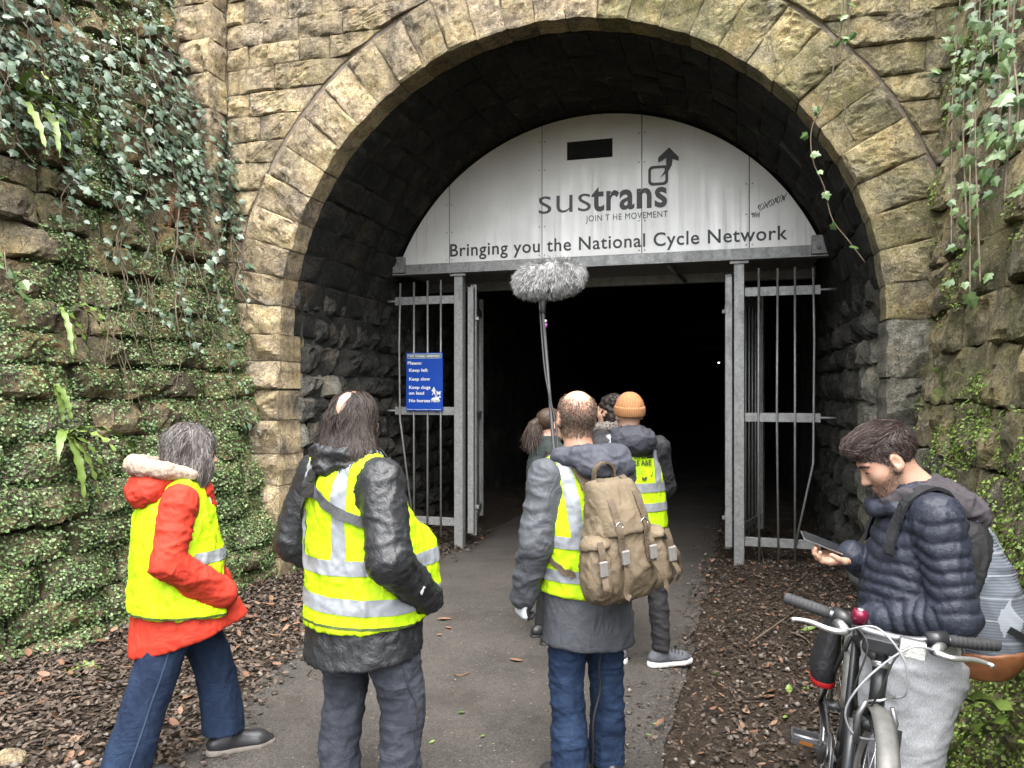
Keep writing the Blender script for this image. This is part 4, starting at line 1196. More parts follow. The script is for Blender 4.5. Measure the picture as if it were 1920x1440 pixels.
y = rng.uniform(2.8, 8.5, n); x = path_l(y) + rng.random(n) * (path_r(y) - path_l(y)); x = np.where(rng.random(n) < 0.5, x, path_l(y) + (path_r(y) - path_l(y)) * rng.beta(0.5, 0.5, n))
M['speck'] = leaf_mat('leaf_speck', (0.16, 0.10, 0.05), (0.28, 0.24, 0.11), (0.40, 0.36, 0.24), rough=0.7)
def scatter_specks():
    V, Q = leaf_quads(np.c_[x, y, np.full(n, 0.017)], np.tile([0, 0, 1.0], (n, 1)), 0.013, 0.004, tilt=0.3, aspect=0.5)
    return fast_mesh('leaf_fragments', V, Q, M['speck'])
tag(scatter_specks(), 'tiny pale leaf fragments sprinkled over the asphalt', 'leaf litter', kind='stuff')
# loose rock at the lower left
def rock(name, c, s, mat, label, seed=0):
    bm = bmesh.new(); bmesh.ops.create_icosphere(bm, subdivisions=4, radius=1)
    v = np.array([w.co[:] for w in bm.verts]); n_ = 1 + 0.22 * fbm(v * 1.1 + seed, 3) + 0.05 * fbm(v * 5 + seed, 3)
    v = np.clip(v * n_[:, None], -0.85, 0.85) * np.array(s) + np.array(c)
    f = [tuple(w.index for w in q.verts) for q in bm.faces]; bm.free()
    return tag(mesh_obj(name, v, f, mat), label, 'rock')
rock('rock', on_ground(22, 1425, 0.05), (0.075, 0.06, 0.05), M['face'], 'fist-sized tan rock in the leaf litter at the lower left corner', 3)
# ================================================================ PEOPLE: implicit surfaces, meshed here
class Fld:
    """signed distance field on a rectilinear grid; fine=[(axis, lo, hi, h)] refines a span of one axis"""
    def __init__(s, lo, hi, h, fine=()):
        s.ax = []
        for i in range(3):
            c = np.arange(lo[i], hi[i] + h, h)
            for (a, l, u, hh) in fine:
                if a == i:
                    c = np.concatenate([c[(c < l) | (c > u)], np.arange(l, u, hh)])
            c = np.unique(np.round(c, 6))
            keep = np.concatenate([[True], np.diff(c) > 1e-4]); s.ax.append(c[keep].astype(np.float32))
        s.d = np.full([len(a) for a in s.ax], 0.5, dtype=np.float32)
    def _sl(s, lo, hi):
        sl = tuple(slice(max(0, np.searchsorted(s.ax[i], lo[i]) - 1), min(len(s.ax[i]), np.searchsorted(s.ax[i], hi[i]) + 1)) for i in range(3))
        g = [s.ax[0][sl[0]][:, None, None], s.ax[1][sl[1]][None, :, None], s.ax[2][sl[2]][None, None, :]]
        return sl, g
    def comb(s, sl, v, k, op):
        d = s.d[sl]
        if d.size == 0: return
        if op == 'u':
            if k > 0:
                h = np.clip(0.5 + 0.5 * (d - v) / k, 0, 1); s.d[sl] = d + (v - d) * h - k * h * (1 - h)
            else: s.d[sl] = np.minimum(d, v)
        elif op == 's':
            if k > 0:
                h = np.clip(0.5 - 0.5 * (d + v) / k, 0, 1); s.d[sl] = d + (-v - d) * h + k * h * (1 - h)
            else: s.d[sl] = np.maximum(d, -v)
    def cone(s, a, b, ra, rb, k=0.03, sq=None, op='u', mar=0.08):
        a = np.array(a, np.float32); b = np.array(b, np.float32); r = max(ra, rb) + mar
        ex = 1.0
        if sq is not None: ex = max(1.0, sq[1])
        lo = np.minimum(a, b) - r * ex; hi = np.maximum(a, b) + r * ex
        sl, g = s._sl(lo, hi)
        ba = b - a; q = [g[i] - a[i] for i in range(3)]
        t = np.clip((q[0] * ba[0] + q[1] * ba[1] + q[2] * ba[2]) / max(1e-9, float(ba @ ba)), 0, 1)
        w = [q[i] - t * ba[i] for i in range(3)]
        d2 = w[0] ** 2 + w[1] ** 2 + w[2] ** 2
        if sq is not None:                     # sq = (unit axis, factor): wider (>1) or flatter (<1) along that axis
            n = np.array(sq[0], np.float32); n /= np.linalg.norm(n)
            m = w[0] * n[0] + w[1] * n[1] + w[2] * n[2]
            d2 = d2 - m ** 2 + (m / sq[1]) ** 2
        v = np.sqrt(np.maximum(d2, 0)) - (ra + (rb - ra) * t)
        if sq is not None and sq[1] < 1: v = v * max(0.5, sq[1])
        s.comb(sl, v, k, op)
    def chain(s, pts, rads, k=0.03, sq=None):
        for i in range(len(pts) - 1): s.cone(pts[i], pts[i + 1], rads[i], rads[i + 1], k, sq)
    def ell(s, c, r, k=0.03, rot=None, op='u', mar=0.08):
        c = np.array(c, np.float32); R_ = max(r) + mar
        sl, g = s._sl(c - R_, c + R_)
        q = [g[i] - c[i] for i in range(3)]
        if rot is not None:
            Rm = np.array(rot).T
            q = [Rm[i, 0] * q[0] + Rm[i, 1] * q[1] + Rm[i, 2] * q[2] for i in range(3)]
        k0 = np.sqrt((q[0] / r[0]) ** 2 + (q[1] / r[1]) ** 2 + (q[2] / r[2]) ** 2)
        k1 = np.sqrt((q[0] / r[0] ** 2) ** 2 + (q[1] / r[1] ** 2) ** 2 + (q[2] / r[2] ** 2) ** 2)
        v = k0 * (k0 - 1) / np.maximum(k1, 1e-6)
        s.comb(sl, v.astype(np.float32), k, op)
    def loft(s, st, k=0.03, op='u', pw=2.0, mar=0.1):
        """st: rows (z, cx, cy, rx, ry) from bottom to top"""
        st = np.array(sorted(st), float)
        de = smooth_path(st, 90) if len(st) > 2 else st
        de = de[np.argsort(de[:, 0])]
        mx = np.max(np.abs(st[:, 3:5])) + mar
        lo = (st[:, 1].min() - mx, st[:, 2].min() - mx, st[0, 0]); hi = (st[:, 1].max() + mx, st[:, 2].max() + mx, st[-1, 0])
        lo = (lo[0], lo[1], lo[2] - mar); hi = (hi[0], hi[1], hi[2] + mar)
        sl, g = s._sl(lo, hi); z = g[2].ravel()
        cx, cy, rx, ry = [np.interp(z, de[:, 0], de[:, i]).astype(np.float32)[None, None, :] for i in (1, 2, 3, 4)]
        qx = np.abs((g[0] - cx) / rx); qy = np.abs((g[1] - cy) / ry)
        if pw == 2.0: n = np.sqrt(qx ** 2 + qy ** 2)
        else: n = (qx ** pw + qy ** pw) ** (1 / pw)
        v = (n - 1) * np.minimum(rx, ry)
        v = np.maximum(v, np.maximum(st[0, 0] - g[2], g[2] - st[-1, 0]))
        s.comb(sl, v.astype(np.float32), k, op)
    def box(s, c, half, rnd=0.01, k=0.0, rot=None, op='u', mar=0.05):
        c = np.array(c, np.float32); R_ = float(np.linalg.norm(half)) + mar
        sl, g = s._sl(c - R_, c + R_)
        q = [g[i] - c[i] for i in range(3)]
        if rot is not None:
            Rm = np.array(rot).T
            q = [Rm[i, 0] * q[0] + Rm[i, 1] * q[1] + Rm[i, 2] * q[2] for i in range(3)]
        e = [np.abs(q[i]) - (half[i] - rnd) for i in range(3)]
        v = np.sqrt(sum(np.maximum(x, 0) ** 2 for x in e)) + np.minimum(np.maximum(np.maximum(e[0], e[1]), e[2]), 0) - rnd
        s.comb(sl, v.astype(np.float32), k, op)
    def cut(s, co, no, k=0.0):
        """keep the side the normal points away from"""
        co = np.array(co, np.float32); no = np.array(no, np.float32); no /= np.linalg.norm(no)
        g = [s.ax[0][:, None, None], s.ax[1][None, :, None], s.ax[2][None, None, :]]
        v = sum((g[i] - co[i]) * no[i] for i in range(3))
        s.d = np.maximum(s.d, v)
    def mesh(s):
        d = s.d.copy()
        for a in range(3):
            for e in (0, -1):
                ix = [slice(None)] * 3; ix[a] = e; d[tuple(ix)] = 0.5
        ins = d < 0
        n = d.shape
        cs = [(i, j, k) for i in (0, 1) for j in (0, 1) for k in (0, 1)]
        cnt = sum(ins[i:n[0] - 1 + i, j:n[1] - 1 + j, k:n[2] - 1 + k].astype(np.int8) for i, j, k in cs)
        mk = (cnt > 0) & (cnt < 8)
        ci = np.argwhere(mk)
        idx = np.full(mk.shape, -1, np.int64); idx[mk] = np.arange(len(ci))
        val = np.stack([d[ci[:, 0] + i, ci[:, 1] + j, ci[:, 2] + k] for i, j, k in cs], 1)
        acc = np.zeros((len(ci), 3)); c_ = np.zeros(len(ci))
        ca = np.array(cs, float)
        for a in range(8):
            for b in range(a + 1, 8):
                if np.abs(ca[a] - ca[b]).sum() != 1: continue
                va, vb = val[:, a], val[:, b]; cr = (va < 0) != (vb < 0)
                t = np.where(cr, va / np.where(cr, va - vb, 1), 0)
                acc += np.where(cr[:, None], ca[a] + t[:, None] * (ca[b] - ca[a]), 0); c_ += cr
        fr = acc / c_[:, None]
        P = np.stack([s.ax[i][ci[:, i]] + fr[:, i] * (s.ax[i][ci[:, i] + 1] - s.ax[i][ci[:, i]]) for i in range(3)], 1)
        F = []
        for a in range(3):
            b, c = (a + 1) % 3, (a + 2) % 3
            s0 = [slice(None)] * 3; s1 = [slice(None)] * 3
            s0[a] = slice(0, -1); s1[a] = slice(1, None)
            x = ins[tuple(s0)] != ins[tuple(s1)]
            e = np.argwhere(x); e = e[(e[:, b] > 0) & (e[:, c] > 0) & (e[:, b] < n[b] - 1) & (e[:, c] < n[c] - 1)]
            if len(e) == 0: continue
            st = ins[tuple(e.T)]
            def ix(db, dc):
                q = e.copy(); q[:, b] -= db; q[:, c] -= dc; return idx[tuple(q.T)]
            q = np.stack([ix(1, 1), ix(0, 1), ix(0, 0), ix(1, 0)], 1)
            q[~st] = q[~st][:, ::-1]
            F.append(q)
        return P.astype(float), np.vstack(F)

def vnormals(V, F):
    n = np.cross(V[F[:, 2]] - V[F[:, 0]], V[F[:, 3]] - V[F[:, 1]])
    N = np.zeros_like(V)
    for i in range(4): np.add.at(N, F[:, i], n)
    return N / np.maximum(np.linalg.norm(N, axis=1), 1e-12)[:, None]
def relax(V, F, it=1, lam=0.5):
    for _ in range(it):
        S_ = np.zeros_like(V); c = np.zeros(len(V))
        for i in range(4):
            a, b = F[:, i], F[:, (i + 1) % 4]
            np.add.at(S_, a, V[b]); np.add.at(S_, b, V[a]); np.add.at(c, a, 1); np.add.at(c, b, 1)
        V = V + lam * (S_ / np.maximum(c, 1)[:, None] - V)
    return V
def puff(P, sc, seed=0.0, octv=2):
    """cloth folds: narrow ridges running across smooth hollows"""
    q = P * np.array(sc) + seed
    q = q + 0.45 * np.c_[pnoise(q * 0.6 + 3), pnoise(q * 0.6 + 13), pnoise(q * 0.6 + 23)]
    r = np.clip(1 - np.abs(pnoise(q)) * 2.6, 0, 1) ** 1.4
    v = 0.75 * r + 0.35 * pnoise(q * 0.8 + 40)
    if octv > 1: v = v + 0.4 * np.clip(1 - np.abs(pnoise(q * 1.9 + 9)) * 2.6, 0, 1) ** 1.4
    return v - 0.35

def rotz(a): c, s_ = math.cos(a), math.sin(a); return np.array([[c, -s_, 0], [s_, c, 0], [0, 0, 1]])
def rotx(a): c, s_ = math.cos(a), math.sin(a); return np.array([[1, 0, 0], [0, c, -s_], [0, s_, c]])
def roty(a): c, s_ = math.cos(a), math.sin(a); return np.array([[c, 0, s_], [0, 1, 0], [-s_, 0, c]])

class Person:
    """local frame: faces +Y, right hand side +X, feet on z = 0"""
    def __init__(s, x, y, yaw, label, z=0.0):
        s.e = empty('person', (x, y, z), label, 'person', 'people at the tunnel mouth')
        s.e.rotation_euler = (0, 0, yaw)
        s.R = rotz(yaw); s.t = np.array([x, y, z]); s.k = {}
    def W(s, P): return np.asarray(P) @ s.R.T + s.t
    def L(s, P): return (np.asarray(P) - s.t) @ s.R
    def add(s, name, V, F, mat, parent=None, smooth=True):
        return mesh_obj(name, s.W(V), F, mat, parent or s.e, smooth)
    def garment(s, name, fld, mat, disp=None, it=1, parent=None):
        V, F = fld.mesh()
        V = relax(V, F, it)
        if disp is not None:
            N = vnormals(V, F); V = V + N * disp(V, N)[:, None]
        s.k[name] = (V, F)
        o = s.add(name, V, F, mat, parent)
        return o, V, F

def head(f, c, Rm, k=0.012, neck=None, nr=0.058, ears=True, face=True, sc=1.0):
    """skull, jaw, nose, brow, lips, eyes and ears at head centre c, turned by Rm"""
    W_ = lambda p: np.array(c) + Rm @ (np.array(p) * sc)
    E = lambda p, r, kk=k, op='u', rr=None: f.ell(W_(p), [x * sc for x in r], kk, Rm if rr is None else Rm @ rr, op)
    E((0, -0.018, 0.035), (0.075, 0.095, 0.083), 0.02)
    E((0, 0.028, -0.03), (0.062, 0.062, 0.085), 0.04)
    E((0, 0.045, -0.085), (0.040, 0.038, 0.030), 0.03)
    if face:
        f.cone(W_((0, 0.078, 0.02)), W_((0, 0.104, -0.030)), 0.009 * sc, 0.0125 * sc, 0.012)
        E((0.011, 0.094, -0.034), (0.009, 0.010, 0.008), 0.006); E((-0.011, 0.094, -0.034), (0.009, 0.010, 0.008), 0.006)
        E((0, 0.073, 0.030), (0.050, 0.020, 0.012), 0.015)
        for sx in (-1, 1):
            E((sx * 0.031, 0.099, 0.008), (0.017, 0.016, 0.012), 0.012, 's')
            E((sx * 0.031, 0.072, 0.008), (0.015, 0.014, 0.012), 0.004)
            E((sx * 0.042, 0.054, -0.022), (0.018, 0.022, 0.020), 0.035)
        E((0, 0.084, -0.060), (0.024, 0.011, 0.0065), 0.006); E((0, 0.082, -0.072), (0.021, 0.011, 0.0075), 0.006)
        E((0, 0.070, -0.100), (0.020, 0.018, 0.017), 0.018)
    if ears:
        for sx in (-1, 1):
            E((sx * 0.080, -0.008, -0.002), (0.011, 0.021, 0.034), 0.008, 'u', rotx(-0.2) @ rotz(-sx * 0.35))
            E((sx * 0.090, -0.002, 0.002), (0.008, 0.011, 0.018), 0.006, 's')
            E((sx * 0.078, 0.004, -0.026), (0.010, 0.012, 0.012), 0.008)
    if neck is not None:
        f.cone(W_((0, -0.025, -0.055)), neck, nr * sc * 0.95, nr * sc * 1.1, 0.03)

def hand(f, wrist, dirv, palm, side, curl=(0.5, 0.6, 0.5), spread=0.05, thumb=0.5, sc=1.0, r=1.0):
    """palm with four fingers and a thumb; palm = direction the palm faces, side = thumb side direction"""
    d = np.array(dirv, float); d /= np.linalg.norm(d)
    n = np.array(palm, float); n -= d * (n @ d); n /= np.linalg.norm(n)
    x = np.cross(d, n);
    if x @ np.array(side) < 0: x = -x              # x points to the thumb side
    w = np.array(wrist, float)
    for off in (-0.028, -0.009, 0.010, 0.027):
        f.cone(w + d * 0.012 + x * off * 0.7 * sc, w + d * 0.088 * sc + x * off * sc, 0.0145 * sc * r, 0.0125 * sc * r, 0.010)
    tips = []
    for off, L, dz in ((0.028, 0.070, 0.0), (0.0095, 0.078, 0.004), (-0.0095, 0.072, 0.002), (-0.028, 0.056, -0.006)):
        p = w + d * (0.088 + dz) * sc + x * off * sc
        a = 0.0; seg = L * sc
        dirf = d + x * off * spread * 10
        for j, (fr, c_) in enumerate(zip((0.45, 0.30, 0.25), curl)):
            a += c_
            q = p + (dirf * math.cos(a) + n * math.sin(a)) * seg * fr
            f.cone(p, q, (0.0098 - 0.0011 * j) * sc * r, (0.0089 - 0.0011 * j) * sc * r, 0.004, mar=0.03)
            p = q
        tips.append(p)
    p = w + d * 0.022 * sc + x * 0.026 * sc
    q = p + (x * 0.55 + d * 0.65 + n * 0.35 * thumb) * 0.042 * sc
    f.cone(p, q, 0.0155 * sc * r, 0.0115 * sc * r, 0.012)
    q2 = q + (x * 0.15 + d * 0.85 + n * 0.6 * thumb) * 0.030 * sc
    f.cone(q, q2, 0.0115 * sc * r, 0.0098 * sc * r, 0.005)
    q3 = q2 + (d * 0.85 - x * 0.1 + n * 0.7 * thumb) * 0.024 * sc
    f.cone(q2, q3, 0.0098 * sc * r, 0.008 * sc * r, 0.004)
    return tips

def body(P, J, skin, hc, hR, h=0.012, fine=(), handsL=None, handsR=None, face=True, ears=True, hsc=1.0, girth=1.0, nr=0.058):
    """one continuous figure: trunk, tapering limbs, neck, head, hands, feet"""
    pts = np.array([v for v in J.values()]); lo = pts.min(0) - 0.22; hi = pts.max(0) + 0.22; lo[2] = -0.03
    hi[2] = max(hi[2], hc[2] + 0.17)
    f = Fld(lo, hi, h, fine)
    g = girth
    pel = (np.array(J['hipL']) + J['hipR']) / 2; nk = np.array(J['neck'])
    f.ell(pel + [0, 0, 0.04], (0.14 * g, 0.095 * g, 0.11), 0.04)
    ch = nk * 0.75 + pel * 0.25; mid = nk * 0.38 + pel * 0.62
    f.cone(pel + [0, 0, 0.02], mid, 0.10 * g, 0.098 * g, 0.05, sq=((1, 0, 0), 1.28))
    f.cone(mid, ch - [0, 0, 0.03], 0.098 * g, 0.105 * g, 0.05, sq=((1, 0, 0), 1.35))
    for s_ in 'LR':
        f.cone(ch, J['sh' + s_], 0.085 * g, 0.052, 0.05)
        f.chain([J['sh' + s_], J['el' + s_], J['wr' + s_]], [0.048, 0.038, 0.026], 0.03)
        f.chain([J['hip' + s_], J['kn' + s_], J['an' + s_]], [0.078 * g, 0.052, 0.036], 0.04)
        a = np.array(J['an' + s_]); t = np.array(J['toe' + s_])
        f.cone([a[0], a[1], a[2]], a * 0.75 + t * 0.25 - [0, 0, 0.02], 0.036, 0.034, 0.02); f.cone(a - [0, 0, 0.03], a * 0.30 + t * 0.70 - [0, 0, 0.0], 0.028, 0.020, 0.02)
        hs_ = handsL if s_ == 'L' else handsR
        if hs_ == 'pocket': f.cone(J['wr' + s_], np.array(J['wr' + s_]) + (np.array(J['wr' + s_]) - np.array(J['el' + s_])) * 0.1, 0.026, 0.03, 0.02)
        elif hs_: hand(f, J['wr' + s_], **hs_)
        else:
            wv = np.array(J['wr' + s_]); ev = np.array(J['el' + s_]); dv = (wv - ev) / np.linalg.norm(wv - ev)
            hand(f, wv, dv, np.cross(dv, [0, 0, 1.0]) + [0, 0.01, 0], np.array([0, 0, 1.0]))
    f.cone(ch, nk, 0.085, nr * 1.05, 0.05)
    head(f, hc, hR, neck=nk, face=face, ears=ears, sc=hsc, nr=nr)
    f.cut((0, 0, 0.003), (0, 0, -1))
    return P.garment('body', f, skin, it=1)

def strands(P, name, roots, dirs, length, mat, n=6, width=0.0022, grav=0.35, jit=0.25, coll=(), curl=0.0, taper=0.3, parent=None, bvh=None, hug=0.003, free=1):
    """hair as thin ribbons; roots/dirs in local coordinates; coll = [(centre, radii, rot)] to stay outside of"""
    m = len(roots); p = np.array(roots, float); d = np.array(dirs, float) + rng.normal(size=(m, 3)) * jit
    d /= np.linalg.norm(d, axis=1)[:, None]
    L = (length if np.ndim(length) else np.full(m, length)) * rng.uniform(0.75, 1.15, m)
    pts = [p.copy()]
    for i in range(n):
        d = d + np.array([0, 0, -grav]) + rng.normal(size=(m, 3)) * 0.06
        if curl: d = d + curl * np.c_[np.sin(i * 1.4 + p[:, 0] * 90), np.cos(i * 1.1 + p[:, 1] * 80), np.zeros(m)]
        d /= np.linalg.norm(d, axis=1)[:, None]
        p = p + d * (L / n)[:, None]
        for (c, r, rt) in coll:
            q = (p - np.array(c)) @ (np.array(rt) if rt is not None else np.eye(3)); k0 = np.linalg.norm(q / np.array(r), axis=1)
            ins = k0 < 1; p[ins] = np.array(c) + (p[ins] - np.array(c)) / k0[ins][:, None]
        if bvh is not None and i < n - free:
            for j in range(m):
                loc, no, _, _ = bvh.find_nearest(Vector(p[j]))
                lift = hug * (0.4 + 1.2 * ((j * 0.6180339) % 1.0))
                p[j] = np.array(loc) + np.array(no) * lift
                nj = np.array(no); d[j] -= nj * (d[j] @ nj) * 0.8
        pts.append(p.copy())
    pts = np.stack(pts, 1)                               # m, n+1, 3
    tg = np.gradient(pts, axis=1); sd_ = np.cross(tg, rng.normal(size=(m, 1, 3)) * 0.6 + (P.L(CP) - pts)); sd_ /= np.maximum(np.linalg.norm(sd_, axis=2), 1e-9)[:, :, None]
    w = width * np.linspace(1, taper, n + 1)[None, :, None]
    V = np.stack([pts - sd_ * w * 0.5, pts + sd_ * w * 0.5], 2).reshape(-1, 3)
    b = (np.arange(m) * (n + 1) * 2)[:, None] + (np.arange(n) * 2)[None]
    b = b.ravel(); Q = np.stack([b, b + 1, b + 3, b + 2], 1)
    o = fast_mesh(name, P.W(V), Q, mat, parent or P.e, smooth=True)
    return o

def cloth(name, col, rough=0.8, var=0.12, weave=0.15, nscale=9, spec=0.3, bumpn=40, sheen=0.0, fold=0.38, fz=0.8, fs=11):
    t = NT(name, rough, spec=spec); p = t.pos('object')
    n = t.noise(p, nscale, 5, 0.65); n2 = t.noise(p, 420, 1)
    c = t.mix(t.mrange(n, 0.3, 0.7), tuple(x * (1 - var) for x in col), tuple(min(1, x * (1 + var)) for x in col))
    c = t.mix(t.mrange(n2, 0.3, 0.7, 0, weave), c, tuple(x * 0.55 for x in col))
    fo = t.math('ABSOLUTE', t.math('SUBTRACT', t.noise(t.scale(p, (1, 1, fz)), fs, 2, 0.5, 1.3), 0.5))
    h = t.math('ADD', t.math('MULTIPLY', t.noise(p, bumpn, 4, 0.6), 0.35), t.math('ADD', t.math('MULTIPLY', fo, -1.6), t.math('MULTIPLY', n2, 0.05)))
    m_ = t.done(c, bump=t.bump(h, fold, 0.02))
    if sheen: t.b.inputs['Sheen Weight'].default_value = sheen
    return m_
def crinkle(name, col, rough=0.5, spec=0.5, sc=17, strength=0.36, dist=0.022):
    t = NT(name, rough, spec=spec); p = t.pos('object')
    n = t.noise(p, sc, 3, 0.6, 1.6)
    n3 = t.noise(p, sc * 2.6, 2, 0.5, 1.2)
    h = t.math('ADD', t.math('ABSOLUTE', t.math('SUBTRACT', n, 0.5)), t.math('MULTIPLY', t.math('ABSOLUTE', t.math('SUBTRACT', n3, 0.5)), 0.35))
    h = t.math('MULTIPLY', h, -1.0)
    c = t.mix(t.mrange(n, 0.3, 0.7), tuple(x * 0.85 for x in col), tuple(x * 1.2 for x in col))
    return t.done(c, bump=t.bump(h, strength, dist))
def denim(name, col, fade):
    t = NT(name, 0.85, spec=0.25); p = t.pos('object')
    n = t.noise(p, 6, 5, 0.7); tw = t.noise(t.scale(p, (1, 1, 0.25)), 300, 2)
    c = t.mix(t.mrange(n, 0.42, 0.72), col, fade)
    c = t.mix(t.mrange(tw, 0.35, 0.65, 0, 0.45), c, tuple(x * 0.55 for x in col))
    return t.done(c, bump=t.bump(t.math('ADD', t.math('MULTIPLY', t.math('ABSOLUTE', t.math('SUBTRACT', t.noise(t.scale(p, (1, 1, 1.7)), 7, 2, 0.5, 1.0), 0.5)), -1.8), t.math('ADD', t.math('MULTIPLY', t.noise(p, 35, 4), 0.25), t.math('MULTIPLY', tw, 0.06))), 0.38, 0.02))
def skin_mat(name, col, red):
    t = NT(name, 0.5, spec=0.4); p = t.pos('object')
    c = t.mix(t.mrange(t.noise(p, 18, 4, 0.6), 0.35, 0.7), col, red)
    t.b.inputs['Subsurface Weight'].default_value = 0.12
    t.b.inputs['Subsurface Radius'].default_value = (0.012, 0.004, 0.002)
    t.b.inputs['Subsurface Scale'].default_value = 0.6
    return t.done(c, bump=t.bump(t.noise(p, 220, 2), 0.1, 0.002))
def hair_mat(name, a, b, c3, rough=0.55):
    t = NT(name, max(rough, 0.5), spec=0.22)
    r = t.island()
    return t.done(t.ramp(r, [(0, a), (0.6, b), (1, c3)]))

M['hivis'] = cloth('hivis_yellow', (0.385, 0.61, 0.004), 0.7, var=0.06, weave=0.08, bumpn=25, fz=0.5, fs=8, fold=0.75)
M['reflective'] = plain('reflective_tape', (0.225, 0.242, 0.262), 0.42, 0.1, var=0.08, nscale=80, bump=0.1)
M['hem_dark'] = plain('dark_hem_tape', (0.05, 0.07, 0.01), 0.8)
M['skin'] = skin_mat('skin_light', (0.42, 0.27, 0.20), (0.43, 0.23, 0.165))
M['skin2'] = skin_mat('skin_warm', (0.42, 0.265, 0.19), (0.42, 0.215, 0.15))

def arm_holes(f, J, rs=(0.08, 0.075, 0.06), up=0.0):
    for s_ in 'LR':
        sh, el, wr = (np.array(J[q + s_]) for q in ('sh', 'el', 'wr'))
        out = np.array([1.0 if s_ == 'R' else -1.0, 0, 0])
        f.cone(sh + out * 0.03 + [0, 0, -0.01], el + out * 0.012, rs[0], rs[1], 0.006, op='s'); f.cone(el + out * 0.012, wr, rs[1], rs[2], 0.006, op='s')

def strip_from(P, V, F, planes, off, mat, name, parent):
    """band cut from a garment between planes, lifted off its surface: a real strip of tape"""
    bm = bmesh.new()
    vs_ = [bm.verts.new(v) for v in V.tolist()]
    N = vnormals(V, F)
    # only faces near the band
    keep = np.ones(len(F), bool)
    for co, no in planes:
        dd = (V - np.array(co)) @ np.array(no, float); keep &= (dd[F] > -0.03).any(1)
    for v, n_ in zip(vs_, N): v.co = v.co + Vector(n_ * off)
    for q in F[keep].tolist():
        try: bm.faces.new([vs_[i] for i in q])
        except ValueError: pass
    loose = [v for v in bm.verts if not v.link_faces]
    bmesh.ops.delete(bm, geom=loose, context='VERTS')
    for co, no in planes:
        bmesh.ops.bisect_plane(bm, geom=list(bm.verts) + list(bm.edges) + list(bm.faces), plane_co=co, plane_no=no, clear_inner=True)
    if not bm.faces: bm.free(); return None
    bmesh.ops.solidify(bm, geom=list(bm.faces), thickness=-0.0025) if False else None
    bm.verts.ensure_lookup_table()
    vv = np.array([v.co[:] for v in bm.verts]); bm.verts.index_update()
    ff = [tuple(v.index for v in q.verts) for q in bm.faces]; bm.free()
    return P.add(name, vv, ff, mat, parent)

def shoe(P, ankle, toe, mat, sole_mat, name='shoe', w=0.046, shaft=0.0, sole=0.024, h=0.006):
    a = np.array(ankle, float); t = np.array(toe, float); t[2] = 0; a0 = np.array([a[0], a[1], 0.0])
    d = t - a0; d /= np.linalg.norm(d); heel = a0 - d * 0.055
    lo = np.minimum(heel, t) - 0.09; hi = np.maximum(heel, t) + 0.09; lo[2] = -0.02; hi[2] = max(0.16, shaft + 0.05)
    f = Fld(lo, hi, h)
    ball = t - d * 0.075
    z = sole * 0.6
    f.cone(heel + [0, 0, z + 0.035], heel + d * 0.05 + [0, 0, z + 0.045], w * 0.78, w * 0.82, 0.02)
    f.cone(heel + d * 0.04 + [0, 0, z + 0.03], ball + [0, 0, z + 0.012], w * 0.85, w * 0.95, 0.03)
    f.cone(ball + [0, 0, z + 0.012], t - d * w * 0.6 + [0, 0, z + 0.006], w * 0.95, w * 0.66, 0.03)
    f.cone(a0 + [0, 0, 0.07], a0 - d * 0.01 + [0, 0, 0.105 + shaft], w * 0.85, w * 0.92, 0.03)
    f.cone(a0 + d * 0.02 + [0, 0, 0.075], ball + [0, 0, 0.03], w * 0.75, w * 0.7, 0.03)
    f.cut((0, 0, sole), (0, 0, -1)); f.cut((0, 0, 0.10 + shaft), (0, 0, 1))
    o, V, F = P.garment(name, f, mat)
    f = Fld(lo, hi, h)
    for a_, b_, r1, r2 in ((heel, heel + d * 0.06, w * 0.86, w * 0.88), (heel + d * 0.05, ball, w * 0.86, w * 1.02), (ball, t - d * w * 0.6, w * 1.02, w * 0.74)):
        f.cone(a_ + [0, 0, sole * 0.5], b_ + [0, 0, sole * 0.5], r1, r2, 0.02)
    f.cut((0, 0, 0.002), (0, 0, -1)); f.cut((0, 0, sole + 0.006), (0, 0, 1))
    P.garment('sole', f, sole_mat, parent=o)
    return o
